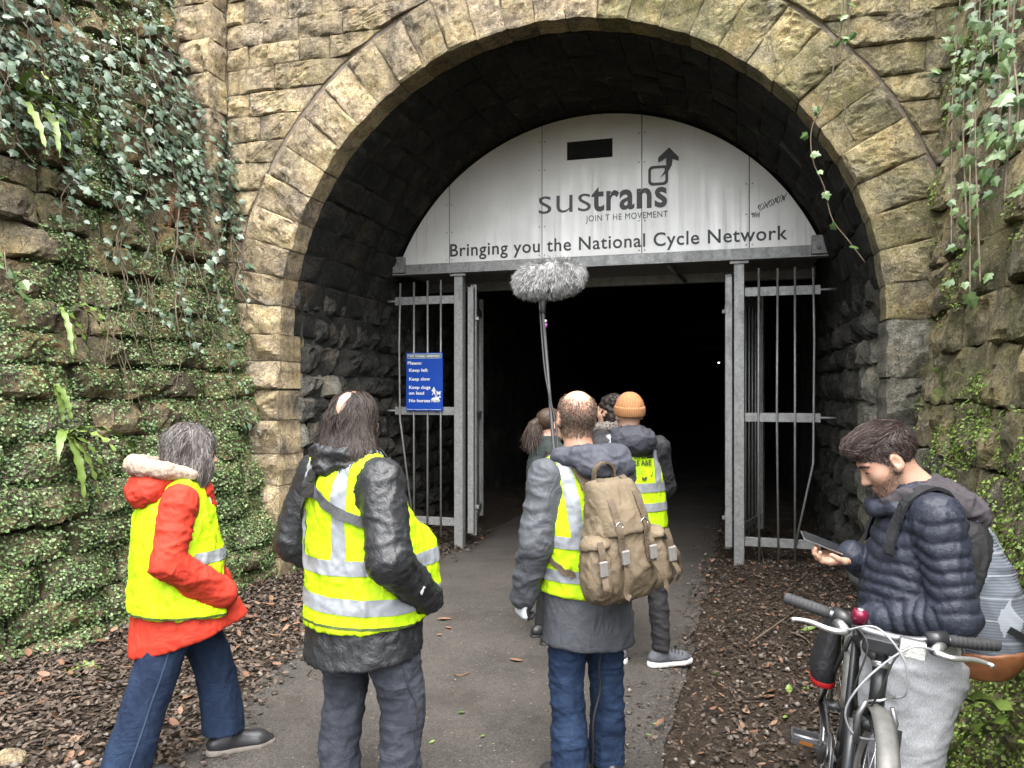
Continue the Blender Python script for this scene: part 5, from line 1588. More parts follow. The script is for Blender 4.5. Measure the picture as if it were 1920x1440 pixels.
# ---------------------------------------------------------------- things people wear and carry: straps lying on a surface
def bvh_of(V, F): return BVHTree.FromPolygons([Vector(v) for v in V.tolist()], F.tolist())
def ribbon(P, name, pts, width, mat, parent=None, bvh=None, off=0.004, n=28, thick=0.004, nrm=None):
    """flat strap along pts; if bvh is given it is laid on that surface"""
    c = smooth_path(pts, n); N = []
    if bvh is not None:
        q = []
        for p in c:
            loc, no, _, _ = bvh.find_nearest(Vector(p)); q.append(np.array(loc) + np.array(no) * off); N.append(np.array(no))
        c = np.array(q); N = np.array(N)
        for _ in range(2): N[1:-1] = (N[:-2] + N[1:-1] + N[2:]) / 3; c[1:-1] = (c[:-2] + 2 * c[1:-1] + c[2:]) / 4
    else:
        nn = np.array(nrm if nrm is not None else [0, 0, 1.0], float)
        N = np.tile(nn, (len(c), 1)) if nn.ndim == 1 else smooth_path(nn, n)
    N /= np.linalg.norm(N, axis=1)[:, None]
    tg = np.gradient(c, axis=0); sd_ = np.cross(tg, N); sd_ /= np.maximum(np.linalg.norm(sd_, axis=1), 1e-9)[:, None]
    V = np.stack([c - sd_ * width / 2, c + sd_ * width / 2, c + sd_ * width / 2 + N * thick, c - sd_ * width / 2 + N * thick], 1).reshape(-1, 3)
    F = []
    for i in range(len(c) - 1):
        a = 4 * i
        for k in range(4): F.append((a + k, a + (k + 1) % 4, a + 4 + (k + 1) % 4, a + 4 + k))
    F += [(0, 1, 2, 3), (4 * len(c) - 4, 4 * len(c) - 3, 4 * len(c) - 2, 4 * len(c) - 1)]
    return mesh_obj(name, P.W(V), F, mat, parent or P.e, smooth=False)
def lbox(P, name, c, half, mat, parent, rot=None, bv=0.004):
    bm = bmesh.new(); bmesh.ops.create_cube(bm, size=2)
    Rm = np.eye(3) if rot is None else rot
    for v in bm.verts: v.co = Vector(P.W(np.array(c) + Rm @ (np.array(v.co[:]) * np.array(half))))
    bevel(bm, bv)
    return bm_obj(name, bm, mat, parent)
def sel_roots(V, F, mask, n, seed=0):
    N = vnormals(V, F); ids = np.where(mask)[0]; ids = rng.choice(ids, n)
    P_ = V[ids] + rng.normal(size=(n, 3)) * 0.003
    return P_, N[ids]

M['black_sole'] = plain('black_rubber', (0.015, 0.015, 0.015), 0.7)
M['grey_sole'] = plain('grey_sole_rubber', (0.16, 0.14, 0.12), 0.7)
M['white_sole'] = plain('white_foam_sole', (0.62, 0.62, 0.60), 0.6)
M['black_leather'] = plain('worn_black_leather', (0.022, 0.022, 0.024), 0.38, nscale=12, var=0.3, bump=0.2)
M['steel'] = plain('brushed_steel', (0.45, 0.45, 0.46), 0.3, 0.9, var=0.1)
M['glass_rim'] = plain('dark_glasses_rim', (0.02, 0.015, 0.015), 0.3)

# ================================================================ 1: red coat, walking to the right
def person_red():
    P = Person(-1.50, 3.46, R(-65), 'person in red hooded coat, yellow hi-vis vest and wide jeans walking at far left')
    J = dict(hipL=(-0.08, 0.03, 0.80), hipR=(0.08, -0.02, 0.80), knL=(-0.09, 0.14, 0.46), knR=(0.09, -0.08, 0.43), anL=(-0.09, 0.21, 0.085), anR=(0.09, -0.205, 0.085),
             toeL=(-0.10, 0.43, 0.03), toeR=(0.11, 0.01, 0.03), shL=(-0.16, 0, 1.24), shR=(0.16, 0, 1.24), elL=(-0.23, -0.04, 0.97), elR=(0.23, -0.05, 0.97), wrL=(-0.13, 0.16, 0.82), wrR=(0.14, 0.17, 0.81), neck=(0, 0.01, 1.31))
    hc = np.array([0, 0.055, 1.425]); hR = rotz(-0.15) @ rotx(-0.1)
    ob, BV, BF = body(P, J, M['skin'], hc, hR, h=0.011, fine=[(2, 1.28, 1.6, 0.007), (0, -0.1, 0.1, 0.007), (1, -0.06, 0.18, 0.007)], hsc=0.98, handsL='pocket', handsR='pocket')
    # jeans, wide in the leg
    f = Fld((-0.32, -0.5, 0.06), (0.32, 0.5, 0.95), 0.009)
    f.loft([(0.70, 0, 0.0, 0.16, 0.13), (0.80, 0, 0, 0.165, 0.13), (0.92, 0, 0, 0.15, 0.115)], 0)
    for s_, L in (('L', [(0.10, -0.09, 0.195, 0.082, 0.098), (0.28, -0.09, 0.18, 0.080, 0.092), (0.46, -0.088, 0.14, 0.085, 0.095), (0.62, -0.08, 0.08, 0.09, 0.10), (0.80, -0.075, 0.03, 0.09, 0.11)]),
                  ('R', [(0.085, 0.09, -0.215, 0.085, 0.105), (0.28, 0.09, -0.155, 0.082, 0.098), (0.46, 0.088, -0.10, 0.085, 0.098), (0.62, 0.08, -0.05, 0.09, 0.105), (0.80, 0.075, -0.02, 0.09, 0.115)])):
        f.loft(L, 0.03)
    den = denim('dark_blue_denim', (0.007, 0.015, 0.038), (0.018, 0.036, 0.075))
    jo, JV, JF = P.garment('jeans', f, den, disp=lambda V, N: 0.007 * puff(V, (9, 9, 4), 3.0))
    jb = bvh_of(JV, JF); sm = plain('jeans_seam_thread', (0.026, 0.042, 0.078), 0.8)
    ribbon(P, 'seam', [(0.175, -0.01, 0.75), (0.19, -0.05, 0.55), (0.18, -0.12, 0.35), (0.185, -0.2, 0.1)], 0.006, sm, jo, jb, 0.001, thick=0.002)
    ribbon(P, 'seam', [(0.05, -0.09, 0.55), (0.04, -0.12, 0.35), (0.03, -0.2, 0.1)], 0.005, sm, jo, jb, 0.001, thick=0.002)
    ribbon(P, 'hem', [(0.175, -0.215, 0.1), (0.09, -0.32, 0.1), (0.0, -0.215, 0.1)], 0.012, sm, jo, jb, 0.001, thick=0.002)
    # red A-line coat
    f = Fld((-0.4, -0.42, 0.48), (0.4, 0.48, 1.42), 0.009)
    f.loft([(0.54, 0, 0.045, 0.205, 0.255), (0.66, 0, 0.035, 0.20, 0.235), (0.85, 0, 0.015, 0.185, 0.195), (1.02, 0, -0.005, 0.175, 0.17), (1.18, 0, -0.01, 0.165, 0.145), (1.26, 0, 0, 0.125, 0.105), (1.34, 0, 0.01, 0.075, 0.075)], 0)
    for sx in (-1, 1):
        f.cone((0, 0, 1.27), (sx * 0.155, 0, 1.225), 0.075, 0.072, 0.04)
        f.chain([(sx * 0.165, 0, 1.22), (sx * 0.225, -0.05, 0.98), (sx * 0.135, 0.175, 0.81)], [0.075, 0.070, 0.066], 0.02)
    f.cone((0.03, 0.17, 0.80), (0.05, 0.275, 0.62), 0.03, 0.055, 0.06)      # front edge swinging open
    f.cut((0, 0, 0.60), (0, 0.28, -1))
    red = cloth('red_cotton_coat', (0.40, 0.030, 0.014), 0.8, var=0.12, weave=0.1)
    def dsp(V, N):
        arm = sstep(0.17, 0.21, np.abs(V[:, 0]))
        return 0.008 * puff(V, (8, 8, 5), 1.0) * (1 - arm) + 0.013 * puff(V, (7, 7, 15), 5.0) * arm
    co, CV, CF = P.garment('coat', f, red, disp=dsp)
    # hood lying on the back with its fleece lining
    f = Fld((-0.22, -0.32, 1.12), (0.22, 0.2, 1.5), 0.008)
    f.ell((0, -0.12, 1.27), (0.145, 0.10, 0.085), 0, rot=rotx(0.5))
    f.ell((0, -0.02, 1.305), (0.125, 0.13, 0.045), 0.05)
    f.cone((0.05, 0.10, 1.28), (0.03, 0.13, 1.19), 0.035, 0.03, 0.03); f.cone((-0.05, 0.10, 1.28), (-0.03, 0.13, 1.19), 0.035, 0.03, 0.03)
    ho, _, _ = P.garment('hood', f, red, disp=lambda V, N: 0.012 * puff(V, (10, 10, 16), 7.0), parent=None)
    f = Fld((-0.2, -0.3, 1.2), (0.2, 0.2, 1.5), 0.007)
    f.chain([(-0.10, 0.05, 1.335), (-0.125, -0.06, 1.36), (-0.07, -0.15, 1.375), (0.0, -0.18, 1.38), (0.07, -0.15, 1.375), (0.125, -0.06, 1.36), (0.10, 0.05, 1.335)], [0.03, 0.036, 0.04, 0.042, 0.04, 0.036, 0.03], 0.02)
    t = NT('cream_fleece', 0.95, spec=0.1); pp = t.pos('object'); vn = t.voro(pp, 130)
    fl = t.done(t.mix(t.mrange(vn, 0.1, 0.6), (0.40, 0.32, 0.26), (0.25, 0.19, 0.15)), bump=t.bump(vn, -1.0, 0.012))
    P.garment('fleece_lining', f, fl, disp=lambda V, N: 0.005 * fbm(V * 60, 2), parent=ho)
    # hi-vis vest, back and sides
    f = Fld((-0.4, -0.42, 0.6), (0.4, 0.45, 1.36), 0.009)
    f.loft([(0.60, 0, 0.035, 0.225, 0.258), (0.70, 0, 0.025, 0.215, 0.242), (0.85, 0, 0.012, 0.205, 0.215), (1.02, 0, -0.006, 0.19, 0.186), (1.18, 0, -0.012, 0.168, 0.162), (1.26, 0, 0, 0.135, 0.120), (1.31, 0, 0.01, 0.09, 0.09)], 0)
    for sx in (-1, 1): f.cone((0, 0, 1.275), (sx * 0.125, 0, 1.25), 0.075, 0.068, 0.04)
    arm_holes(f, J, (0.082, 0.076, 0.07)); f.cut((0, 0, 0.725), (0, -0.06, -1)); f.cut((0, 0.185, 0), (0, 1, 0.0))
    vo, VV, VF = P.garment('hivis_vest', f, M['hivis'], disp=lambda V, N: 0.012 * puff(V, (9, 9, 3.2), 2.0) + 0.004 * puff(V, (16, 16, 20), 8.0))
    strip_from(P, VV, VF, [((0, 0, 0.95), (0, 0, 1)), ((0, 0, 1.0), (0, 0, -1)), ((0, 0.06, 0), (0, 1, 0))], 0.004, M['reflective'], 'reflective_strip', vo)
    strip_from(P, VV, VF, [((0, 0, 0.728), (0, 0.06, 1)), ((0, 0, 0.738), (0, -0.06, -1))], 0.003, M['hem_dark'], 'hem_tape', vo)
    # boots
    for s_ in 'LR': shoe(P, J['an' + s_], J['toe' + s_], M['black_leather'], M['grey_sole'], 'boot', shaft=0.06)
    # hair: greying bob
    grey = hair_mat('greying_hair', (0.024, 0.019, 0.017), (0.058, 0.049, 0.045), (0.20, 0.185, 0.175), 0.4)
    base = hair_mat('greying_hair_base', (0.045, 0.04, 0.038), (0.045, 0.04, 0.038), (0.05, 0.045, 0.04))
    f = Fld((-0.16, -0.14, 1.27), (0.16, 0.22, 1.62), 0.007)
    f.ell(hc + hR @ np.array([0, -0.022, 0.032]), (0.094, 0.112, 0.098), 0, rot=hR)
    f.ell(hc + [0, -0.045, -0.06], (0.10, 0.085, 0.11), 0.04)
    for sx in (-1, 1): f.ell(hc + [sx * 0.078, 0.02, -0.06], (0.026, 0.062, 0.105), 0.02)
    f.ell(hc + hR @ np.array([0, 0.10, -0.03]), (0.062, 0.07, 0.075), 0.01, op='s')
    hb, HV, HF = P.garment('hair', f, base, disp=lambda V, N: 0.008 * puff(V, (22, 22, 6), 4.0))
    rel = HV - hc
    r0, n0 = sel_roots(HV, HF, (rel[:, 2] > -0.06) & ~((rel[:, 1] > 0.08) & (rel[:, 2] < 0.05)), 3600)
    down = np.tile([0, -0.25, -1.0], (len(r0), 1)) + n0 * 0.1
    strands(P, 'hair_strands', r0 + n0 * 0.002, down, 0.12, grey, n=8, width=0.003, grav=0.12, jit=0.1, curl=0.22, bvh=bvh_of(HV, HF), hug=0.005, free=2, parent=hb)
    # glasses
    rm = M['glass_rim']
    Wh = lambda p: hc + hR @ (np.array(p) * 0.94)
    g_ = empty('glasses', tuple(P.W(Wh((0, 0.1, 0.01))))); setparent(g_, P.e)
    for sx in (-1, 1):
        ring = [P.W(Wh((sx * 0.034 + 0.024 * math.cos(a), 0.106 - 0.012 * abs(math.cos(a)) * 0.3, 0.004 + 0.019 * math.sin(a)))) for a in np.linspace(0, 2 * math.pi, 17)]
        tube('rim', ring, 0.0018, rm, g_, 5)
        tube('temple', [P.W(Wh(q)) for q in ((sx * 0.058, 0.10, 0.008), (sx * 0.084, 0.05, 0.012), (sx * 0.086, -0.01, 0.010), (sx * 0.084, -0.025, -0.008))], 0.002, rm, g_, 5)
    tube('bridge', [P.W(Wh(q)) for q in ((-0.011, 0.107, 0.008), (0, 0.112, 0.010), (0.011, 0.107, 0.008))], 0.002, rm, g_, 5)
    ribbon(P, 'pull_cord', [(0.06, 0.115, 1.27), (0.062, 0.13, 1.2), (0.06, 0.14, 1.13)], 0.008, plain('cream_cord', (0.6, 0.5, 0.4), 0.8), co, nrm=(0.7, 0.7, 0))
    return P

# ================================================================ 2: long dark hair, black waterproof, harness
def person_long_hair():
    P = Person(-0.583, 3.11, R(-42), 'person with long dark thinning hair, black waterproof and hi-vis vest with grey harness')
    J = dict(hipL=(-0.11, -0.04, 0.86), hipR=(0.11, 0.0, 0.86), knL=(-0.14, -0.01, 0.48), knR=(0.14, 0.06, 0.48), anL=(-0.145, -0.04, 0.085), anR=(0.15, 0.05, 0.085),
             toeL=(-0.19, 0.16, 0.03), toeR=(0.22, 0.25, 0.03), shL=(-0.235, -0.08, 1.37), shR=(0.18, -0.07, 1.37), elL=(-0.32, -0.14, 1.08), elR=(0.285, -0.12, 1.08), wrL=(-0.22, 0.10, 0.90), wrR=(0.205, 0.115, 0.895), neck=(-0.03, -0.06, 1.44))
    hc = np.array([-0.03, -0.035, 1.585]); hR = rotz(0.32) @ rotx(-0.10)
    ob, BV, BF = body(P, J, M['skin'], hc, hR, h=0.012, fine=[(2, 1.45, 1.76, 0.008), (0, -0.13, 0.07, 0.008), (1, -0.16, 0.1, 0.008)], girth=1.3, handsL='pocket', handsR='pocket')
    # grey jeans
    f = Fld((-0.36, -0.3, 0.04), (0.36, 0.34, 1.0), 0.009)
    f.loft([(0.74, 0, -0.02, 0.205, 0.165), (0.86, 0, -0.02, 0.215, 0.175), (0.98, 0, 0, 0.20, 0.16)], 0)
    f.loft([(0.07, -0.145, -0.03, 0.072, 0.085), (0.26, -0.145, -0.035, 0.075, 0.085), (0.46, -0.14, -0.005, 0.083, 0.092), (0.64, -0.125, -0.02, 0.10, 0.115), (0.82, -0.11, -0.035, 0.115, 0.145)], 0.02)
    f.loft([(0.07, 0.15, 0.05, 0.072, 0.085), (0.26, 0.148, 0.045, 0.075, 0.085), (0.46, 0.14, 0.065, 0.083, 0.092), (0.64, 0.125, 0.03, 0.10, 0.115), (0.82, 0.11, 0.0, 0.115, 0.145)], 0.02)
    den = denim('charcoal_denim', (0.026, 0.029, 0.038), (0.060, 0.066, 0.084))
    jo, JV, JF = P.garment('jeans', f, den, disp=lambda V, N: 0.009 * puff(V, (6, 6, 15), 3.0) * sstep(0.85, 0.6, V[:, 2]) * sstep(0.05, 0.15, V[:, 2]) + 0.006 * puff(V, (7, 7, 7), 9.0))
    jb = bvh_of(JV, JF)
    ribbon(P, 'seam', [(0.225, -0.02, 0.78), (0.24, 0.0, 0.6), (0.235, 0.06, 0.46), (0.235, 0.05, 0.2)], 0.006, plain('dark_seam', (0.02, 0.021, 0.026), 0.8), jo, jb, 0.001, thick=0.003)
    # black waterproof
    f = Fld((-0.48, -0.42, 0.58), (0.46, 0.46, 1.55), 0.009)
    f.loft([(0.64, -0.015, -0.015, 0.255, 0.225), (0.78, -0.02, 0.0, 0.25, 0.22), (1.0, -0.03, 0.01, 0.24, 0.215), (1.18, -0.03, -0.02, 0.235, 0.185), (1.32, -0.03, -0.06, 0.205, 0.145), (1.41, -0.03, -0.06, 0.13, 0.10), (1.47, -0.03, -0.055, 0.10, 0.095)], 0)
    for sx, cx in ((-1, -0.03), (1, -0.03)):
        sh = np.array(J['shL' if sx < 0 else 'shR']); el = np.array(J['elL' if sx < 0 else 'elR']); wr = np.array(J['wrL' if sx < 0 else 'wrR'])
        f.cone((-0.03, -0.06, 1.38), sh + [-sx * 0.02, 0, -0.01], 0.09, 0.085, 0.05)
        f.chain([sh + [0, 0, -0.01], el, wr + (wr - el) * 0.1], [0.088, 0.082, 0.068], 0.02)
    f.cut((0, 0, 0.665), (0, 0.10, -1))
    blk = crinkle('black_crinkled_nylon', (0.014, 0.015, 0.017), 0.46, 0.45)
    def dsp(V, N):
        arm = sstep(0.20, 0.25, np.abs(V[:, 0] + 0.03))
        return 0.009 * puff(V, (10, 10, 15), 5.0) * arm + 0.007 * puff(V, (9, 9, 6), 2.0) * (1 - arm) * sstep(0.85, 0.78, V[:, 2]) + 0.0035 * puff(V, (24, 24, 28), 3.0)
    co, CV, CF = P.garment('jacket', f, blk, disp=dsp)
    cb = bvh_of(CV, CF)
    lg = []
    for a in np.linspace(0.6, 5.4, 12):
        loc, no, _, _ = cb.find_nearest(Vector((0.33, 0.02 + 0.010 * math.cos(a), 0.945 + 0.016 * math.sin(a)))); lg.append(P.W(np.array(loc) + np.array(no) * 0.003))
    tube('sleeve_logo', lg, 0.0028, M['white_sole'], co, 5)
    # turned-up collar with folded hood
    f = Fld((-0.25, -0.3, 1.3), (0.2, 0.2, 1.6), 0.008)
    f.chain([(-0.13, 0.03, 1.42), (-0.155, -0.07, 1.455), (-0.10, -0.16, 1.465), (-0.03, -0.18, 1.46), (0.05, -0.16, 1.455), (0.10, -0.07, 1.44), (0.08, 0.04, 1.41)], [0.022, 0.028, 0.032, 0.034, 0.032, 0.028, 0.022], 0.03)
    f.chain([(-0.15, 0.0, 1.40), (-0.13, -0.13, 1.415), (-0.03, -0.19, 1.41), (0.08, -0.13, 1.405), (0.11, 0.0, 1.39)], [0.03, 0.034, 0.036, 0.034, 0.03], 0.02)
    P.garment('collar', f, blk, disp=lambda V, N: 0.014 * puff(V, (12, 12, 25), 7.0), parent=co)
    # vest
    f = Fld((-0.48, -0.42, 0.7), (0.46, 0.52, 1.5), 0.009)
    f.loft([(0.72, -0.02, 0.01, 0.268, 0.245), (0.80, -0.02, 0.012, 0.264, 0.245), (1.0, -0.03, 0.015, 0.255, 0.24), (1.18, -0.03, -0.018, 0.236, 0.204), (1.32, -0.03, -0.06, 0.19, 0.164), (1.41, -0.03, -0.06, 0.13, 0.118), (1.45, -0.03, -0.055, 0.10, 0.10)], 0)
    for sx in (-1, 1): f.cone((-0.03, -0.06, 1.39), (-0.03 + sx * 0.13, -0.075, 1.375), 0.092, 0.090, 0.05)
    f.ell((0.10, 0.20, 0.94), (0.07, 0.07, 0.2), 0.08)
    arm_holes(f, J, (0.094, 0.088, 0.075)); f.cut((0, 0, 0.795), (0, 0.05, -1))
    vo, VV, VF = P.garment('hivis_vest', f, M['hivis'], disp=lambda V, N: 0.011 * puff(V, (8, 8, 4.5), 2.0) + 0.004 * puff(V, (14, 14, 18), 8.0))
    for z0, z1, sl in ((1.005, 1.062, 0.0), (0.865, 0.925, 0.05)):
        strip_from(P, VV, VF, [((0, 0, z0), (sl, 0, 1)), ((0, 0, z1), (-sl, 0, -1))], 0.004, M['reflective'], 'reflective_strip', vo)
    strip_from(P, VV, VF, [((0, 0, 1.055), (0, 0, 1)), ((0.055, 0, 0), (1, 0, 0)), ((0.108, 0, 0), (-1, 0, 0))], 0.0035, M['reflective'], 'reflective_strip', vo)
    strip_from(P, VV, VF, [((0, 0, 1.055), (0, 0, 1)), ((-0.175, 0, 0), (1, 0, 0)), ((-0.125, 0, 0), (-1, 0, 0))], 0.0035, M['reflective'], 'reflective_strip', vo)
    strip_from(P, VV, VF, [((0, 0, 0.797), (0, 0.05, 1)), ((0, 0, 0.807), (0, -0.05, -1))], 0.003, M['hem_dark'], 'hem_tape', vo)
    # camera harness: straps meeting in a pad between the shoulder blades
    bv_ = bvh_of(VV, VF)
    har = empty('camera_harness', tuple(P.W((-0.1, -0.25, 1.3)))); setparent(har, P.e)
    web = cloth('grey_webbing', (0.055, 0.057, 0.06), 0.7, weave=0.4)
    pad = cloth('black_padding', (0.018, 0.018, 0.018), 0.6)
    kx, ky, kz = -0.06, -0.25, 1.345
    ribbon(P, 'strap', [(kx, ky, kz), (0.0, -0.25, 1.30), (0.08, -0.22, 1.25), (0.17, -0.13, 1.20)], 0.038, web, har, bv_, 0.008)
    ribbon(P, 'strap', [(kx, ky, kz), (-0.12, -0.23, 1.28), (-0.19, -0.18, 1.20), (-0.25, -0.09, 1.10), (-0.27, 0.0, 1.04)], 0.038, web, har, bv_, 0.008)
    ribbon(P, 'strap', [(kx, ky, kz), (-0.10, -0.17, 1.42), (-0.13, -0.06, 1.47), (-0.13, 0.06, 1.40)], 0.040, web, har, bv_, 0.012)
    ribbon(P, 'strap', [(kx, ky, kz), (-0.04, -0.18, 1.42), (0.03, -0.06, 1.47), (0.06, 0.06, 1.40)], 0.040, web, har, bv_, 0.012)
    ribbon(P, 'pad', [(kx + 0.008, ky, kz - 0.045), (kx, ky, kz), (kx - 0.006, ky + 0.03, kz + 0.055)], 0.058, pad, har, bv_, 0.016, thick=0.009)
    for s_ in 'LR': shoe(P, J['an' + s_], J['toe' + s_], M['black_leather'], M['black_sole'])
    # hair: bald crown, long thin hair to the shoulders
    dk = hair_mat('dark_brown_hair', (0.009, 0.006, 0.005), (0.017, 0.011, 0.008), (0.036, 0.023, 0.016), 0.38)
    f = Fld((-0.24, -0.26, 1.36), (0.18, 0.14, 1.76), 0.0075)
    f.ell(hc + hR @ np.array([0, -0.02, 0.03]), (0.081, 0.101, 0.0885), 0, rot=hR)
    f.ell(hc + [0, -0.045, -0.075], (0.112, 0.088, 0.12), 0.05); f.ell(hc + [0.01, -0.06, -0.135], (0.138, 0.09, 0.075), 0.05)
    f.ell(hc + hR @ np.array([0, 0.10, -0.02]), (0.07, 0.075, 0.12), 0.02, op='s')
    f.ell(hc + hR @ np.array([0.0, -0.105, 0.062]), (0.021, 0.06, 0.056), 0.012, rot=hR, op='s')
    dkb = hair_mat('dark_brown_hair_base', (0.013, 0.009, 0.007), (0.013, 0.009, 0.007), (0.016, 0.011, 0.008))
    hb, HV, HF = P.garment('hair', f, dkb, disp=lambda V, N: 0.006 * puff(V, (25, 25, 5), 4.0))
    rel = (HV - hc) @ hR
    pat = (rel[:, 0] / 0.03) ** 2 + ((rel[:, 2] - 0.062) / 0.07) ** 2 < 1
    r0, n0 = sel_roots(HV, HF, (rel[:, 2] > -0.11) & (rel[:, 1] < 0.07) & ~(pat & (rel[:, 1] < -0.03) & (rng.random(len(rel)) < 0.62)), 5200)
    rl = r0 - hc
    dn = np.c_[rl[:, 0] * 3, rl[:, 1] * 1.5, np.full(len(rl), -1.0)]
    strands(P, 'hair_strands', r0, dn, 0.20, dk, n=9, width=0.0032, grav=0.15, jit=0.14, curl=0.2, bvh=bvh_of(HV, HF), hug=0.006, free=3, parent=hb)
    return P

# ================================================================ 3: grey parka, hi-vis vest, holds the boom
def person_boom():
    P = Person(0.335, 3.33, R(25), 'person with cropped balding hair in grey parka and hi-vis vest, holding the boom pole')
    J = dict(hipL=(-0.095, 0.0, 0.85), hipR=(0.085, 0.0, 0.85), knL=(-0.10, 0.03, 0.47), knR=(0.105, 0.04, 0.47), anL=(-0.10, -0.02, 0.085), anR=(0.115, 0.03, 0.085),
             toeL=(-0.14, 0.18, 0.03), toeR=(0.17, 0.22, 0.03), shL=(-0.215, -0.01, 1.355), shR=(0.145, -0.01, 1.355), elL=(-0.275, -0.03, 1.07), elR=(0.21, 0.14, 1.10), wrL=(-0.285, 0.06, 0.845), wrR=(0.05, 0.315, 1.235), neck=(-0.05, 0.0, 1.43))
    hc = np.array([-0.055, 0.02, 1.588]); hR = rotz(-0.22) @ rotx(0.06)
    hl = dict(dirv=(-0.02, 0.22, -1), palm=(1, 0.1, 0), side=(0.1, 1, 0.1), curl=(0.75, 0.9, 0.7), thumb=1.0, r=1.12)
    hr_ = dict(dirv=(-0.6, 0.45, 0.35), palm=(-0.4, -0.7, 0.1), side=(0, 0.1, 1), curl=(1.0, 1.2, 0.8), thumb=1.2)
    ob, BV, BF = body(P, J, M['skin2'], hc, hR, h=0.011, fine=[(2, 1.40, 1.76, 0.0065), (0, -0.16, 0.05, 0.0065), (1, -0.12, 0.15, 0.0065), (2, 0.68, 0.86, 0.006), (0, -0.34, -0.22, 0.006)], handsL=hl, handsR=hr_)
    # white-and-black glove on the hanging left hand
    f = Fld((-0.40, -0.02, 0.62), (-0.18, 0.26, 0.92), 0.0055)
    hl2 = dict(hl); hl2['r'] = 1.35; hand(f, J['wrL'], **hl2)
    f.cone(np.array(J['wrL']) + [0, 0.01, -0.02], np.array(J['wrL']) + [0, 0, 0.03], 0.037, 0.036, 0.02)
    t = NT('white_black_glove', 0.75); pp = t.pos('object'); xx = t.sep(pp)
    gm = t.done(t.mix(t.math('GREATER_THAN', t.math('ADD', xx[0], t.math('MULTIPLY', t.noise(pp, 30, 1), 0.02)), 0.018), (0.50, 0.52, 0.55), (0.02, 0.02, 0.022)), bump=t.bump(t.noise(pp, 90, 2), 0.3, 0.003))
    P.garment('glove', f, gm)
    f = Fld((-0.3, -0.28, 0.04), (0.3, 0.3, 0.95), 0.008)
    f.loft([(0.74, 0, -0.005, 0.165, 0.125), (0.86, 0, -0.01, 0.17, 0.13), (0.93, 0, 0, 0.16, 0.12)], 0)
    f.loft([(0.055, -0.10, -0.005, 0.078, 0.088), (0.16, -0.10, -0.005, 0.075, 0.085), (0.30, -0.10, 0.0, 0.072, 0.08), (0.47, -0.10, 0.03, 0.074, 0.080), (0.65, -0.095, 0.012, 0.086, 0.096), (0.82, -0.09, 0, 0.095, 0.12)], 0.02)
    f.loft([(0.055, 0.115, 0.045, 0.078, 0.088), (0.16, 0.115, 0.045, 0.075, 0.085), (0.30, 0.112, 0.035, 0.072, 0.08), (0.47, 0.105, 0.04, 0.074, 0.080), (0.65, 0.095, 0.015, 0.086, 0.096), (0.82, 0.085, 0, 0.095, 0.12)], 0.02)
    den = denim('blue_denim', (0.008, 0.018, 0.046), (0.026, 0.052, 0.105))
    P.garment('jeans', f, den, disp=lambda V, N: 0.009 * puff(V, (6, 6, 15), 4.0) * sstep(0.66, 0.48, V[:, 2]) * sstep(0.05, 0.1, V[:, 2]) + 0.007 * puff(V, (7, 7, 6), 9.0))
    # parka
    f = Fld((-0.46, -0.36, 0.55), (0.38, 0.46, 1.5), 0.009)
    f.loft([(0.58, -0.005, 0.0, 0.205, 0.165), (0.72, -0.005, 0.0, 0.203, 0.165), (0.95, -0.015, 0.0, 0.195, 0.150), (1.15, -0.03, 0.0, 0.20, 0.148), (1.30, -0.035, -0.005, 0.185, 0.135), (1.39, -0.045, 0, 0.12, 0.10), (1.45, -0.05, 0, 0.078, 0.08)], 0)
    for s_ in 'LR':
        sh, el, wr = (np.array(J[q + s_]) for q in ('sh', 'el', 'wr'))
        f.cone((-0.04, 0, 1.37), sh + [0.015 if s_ == 'L' else -0.015, 0, -0.01], 0.075, 0.072, 0.05)
        f.chain([sh + [0, 0, -0.01], el, wr + (wr - el) * 0.05], [0.076, 0.072, 0.056], 0.02)
    f.cut((0, 0, 0.622), (-0.06, 0.0, -1))
    prk = cloth('slate_grey_waxed_cotton', (0.058, 0.062, 0.072), 0.62, var=0.16, weave=0.1, spec=0.35)
    def dsp(V, N):
        arm = sstep(0.18, 0.22, np.abs(V[:, 0] + 0.035))
        return 0.011 * puff(V, (8, 8, 14), 5.0) * arm + 0.006 * puff(V, (8, 8, 5), 2.0) * (1 - arm) * sstep(0.9, 0.8, V[:, 2])
    co, CV, CF = P.garment('parka', f, prk, disp=dsp)
    strip_from(P, CV, CF, [((0, 0, 0.622), (0.06, 0, 1)), ((0, 0, 0.646), (-0.06, 0, -1)), ((0, 0, 0.9), (0, 0, -1))], 0.003, prk, 'hem', co)
    f = Fld((-0.26, -0.26, 1.28), (0.18, 0.14, 1.56), 0.008)
    f.chain([(-0.14, 0.05, 1.405), (-0.16, -0.04, 1.425), (-0.10, -0.12, 1.43), (-0.02, -0.145, 1.42), (0.06, -0.12, 1.425), (0.09, -0.03, 1.425), (0.06, 0.06, 1.40)], [0.028, 0.036, 0.046, 0.052, 0.05, 0.042, 0.028], 0.03)
    f.ell((-0.01, -0.16, 1.385), (0.13, 0.06, 0.055), 0.04)
    P.garment('hood', f, cloth('dark_slate_lining', (0.045, 0.048, 0.062), 0.7), disp=lambda V, N: 0.011 * puff(V, (10, 10, 18), 7.0), parent=co)
    # vest
    f = Fld((-0.42, -0.36, 0.74), (0.36, 0.36, 1.5), 0.009)
    f.loft([(0.76, -0.012, 0.0, 0.216, 0.176), (0.95, -0.015, 0.0, 0.212, 0.170), (1.15, -0.03, 0.0, 0.206, 0.166), (1.28, -0.035, -0.005, 0.18, 0.153), (1.38, -0.045, 0, 0.13, 0.118), (1.425, -0.05, 0, 0.09, 0.095)], 0)
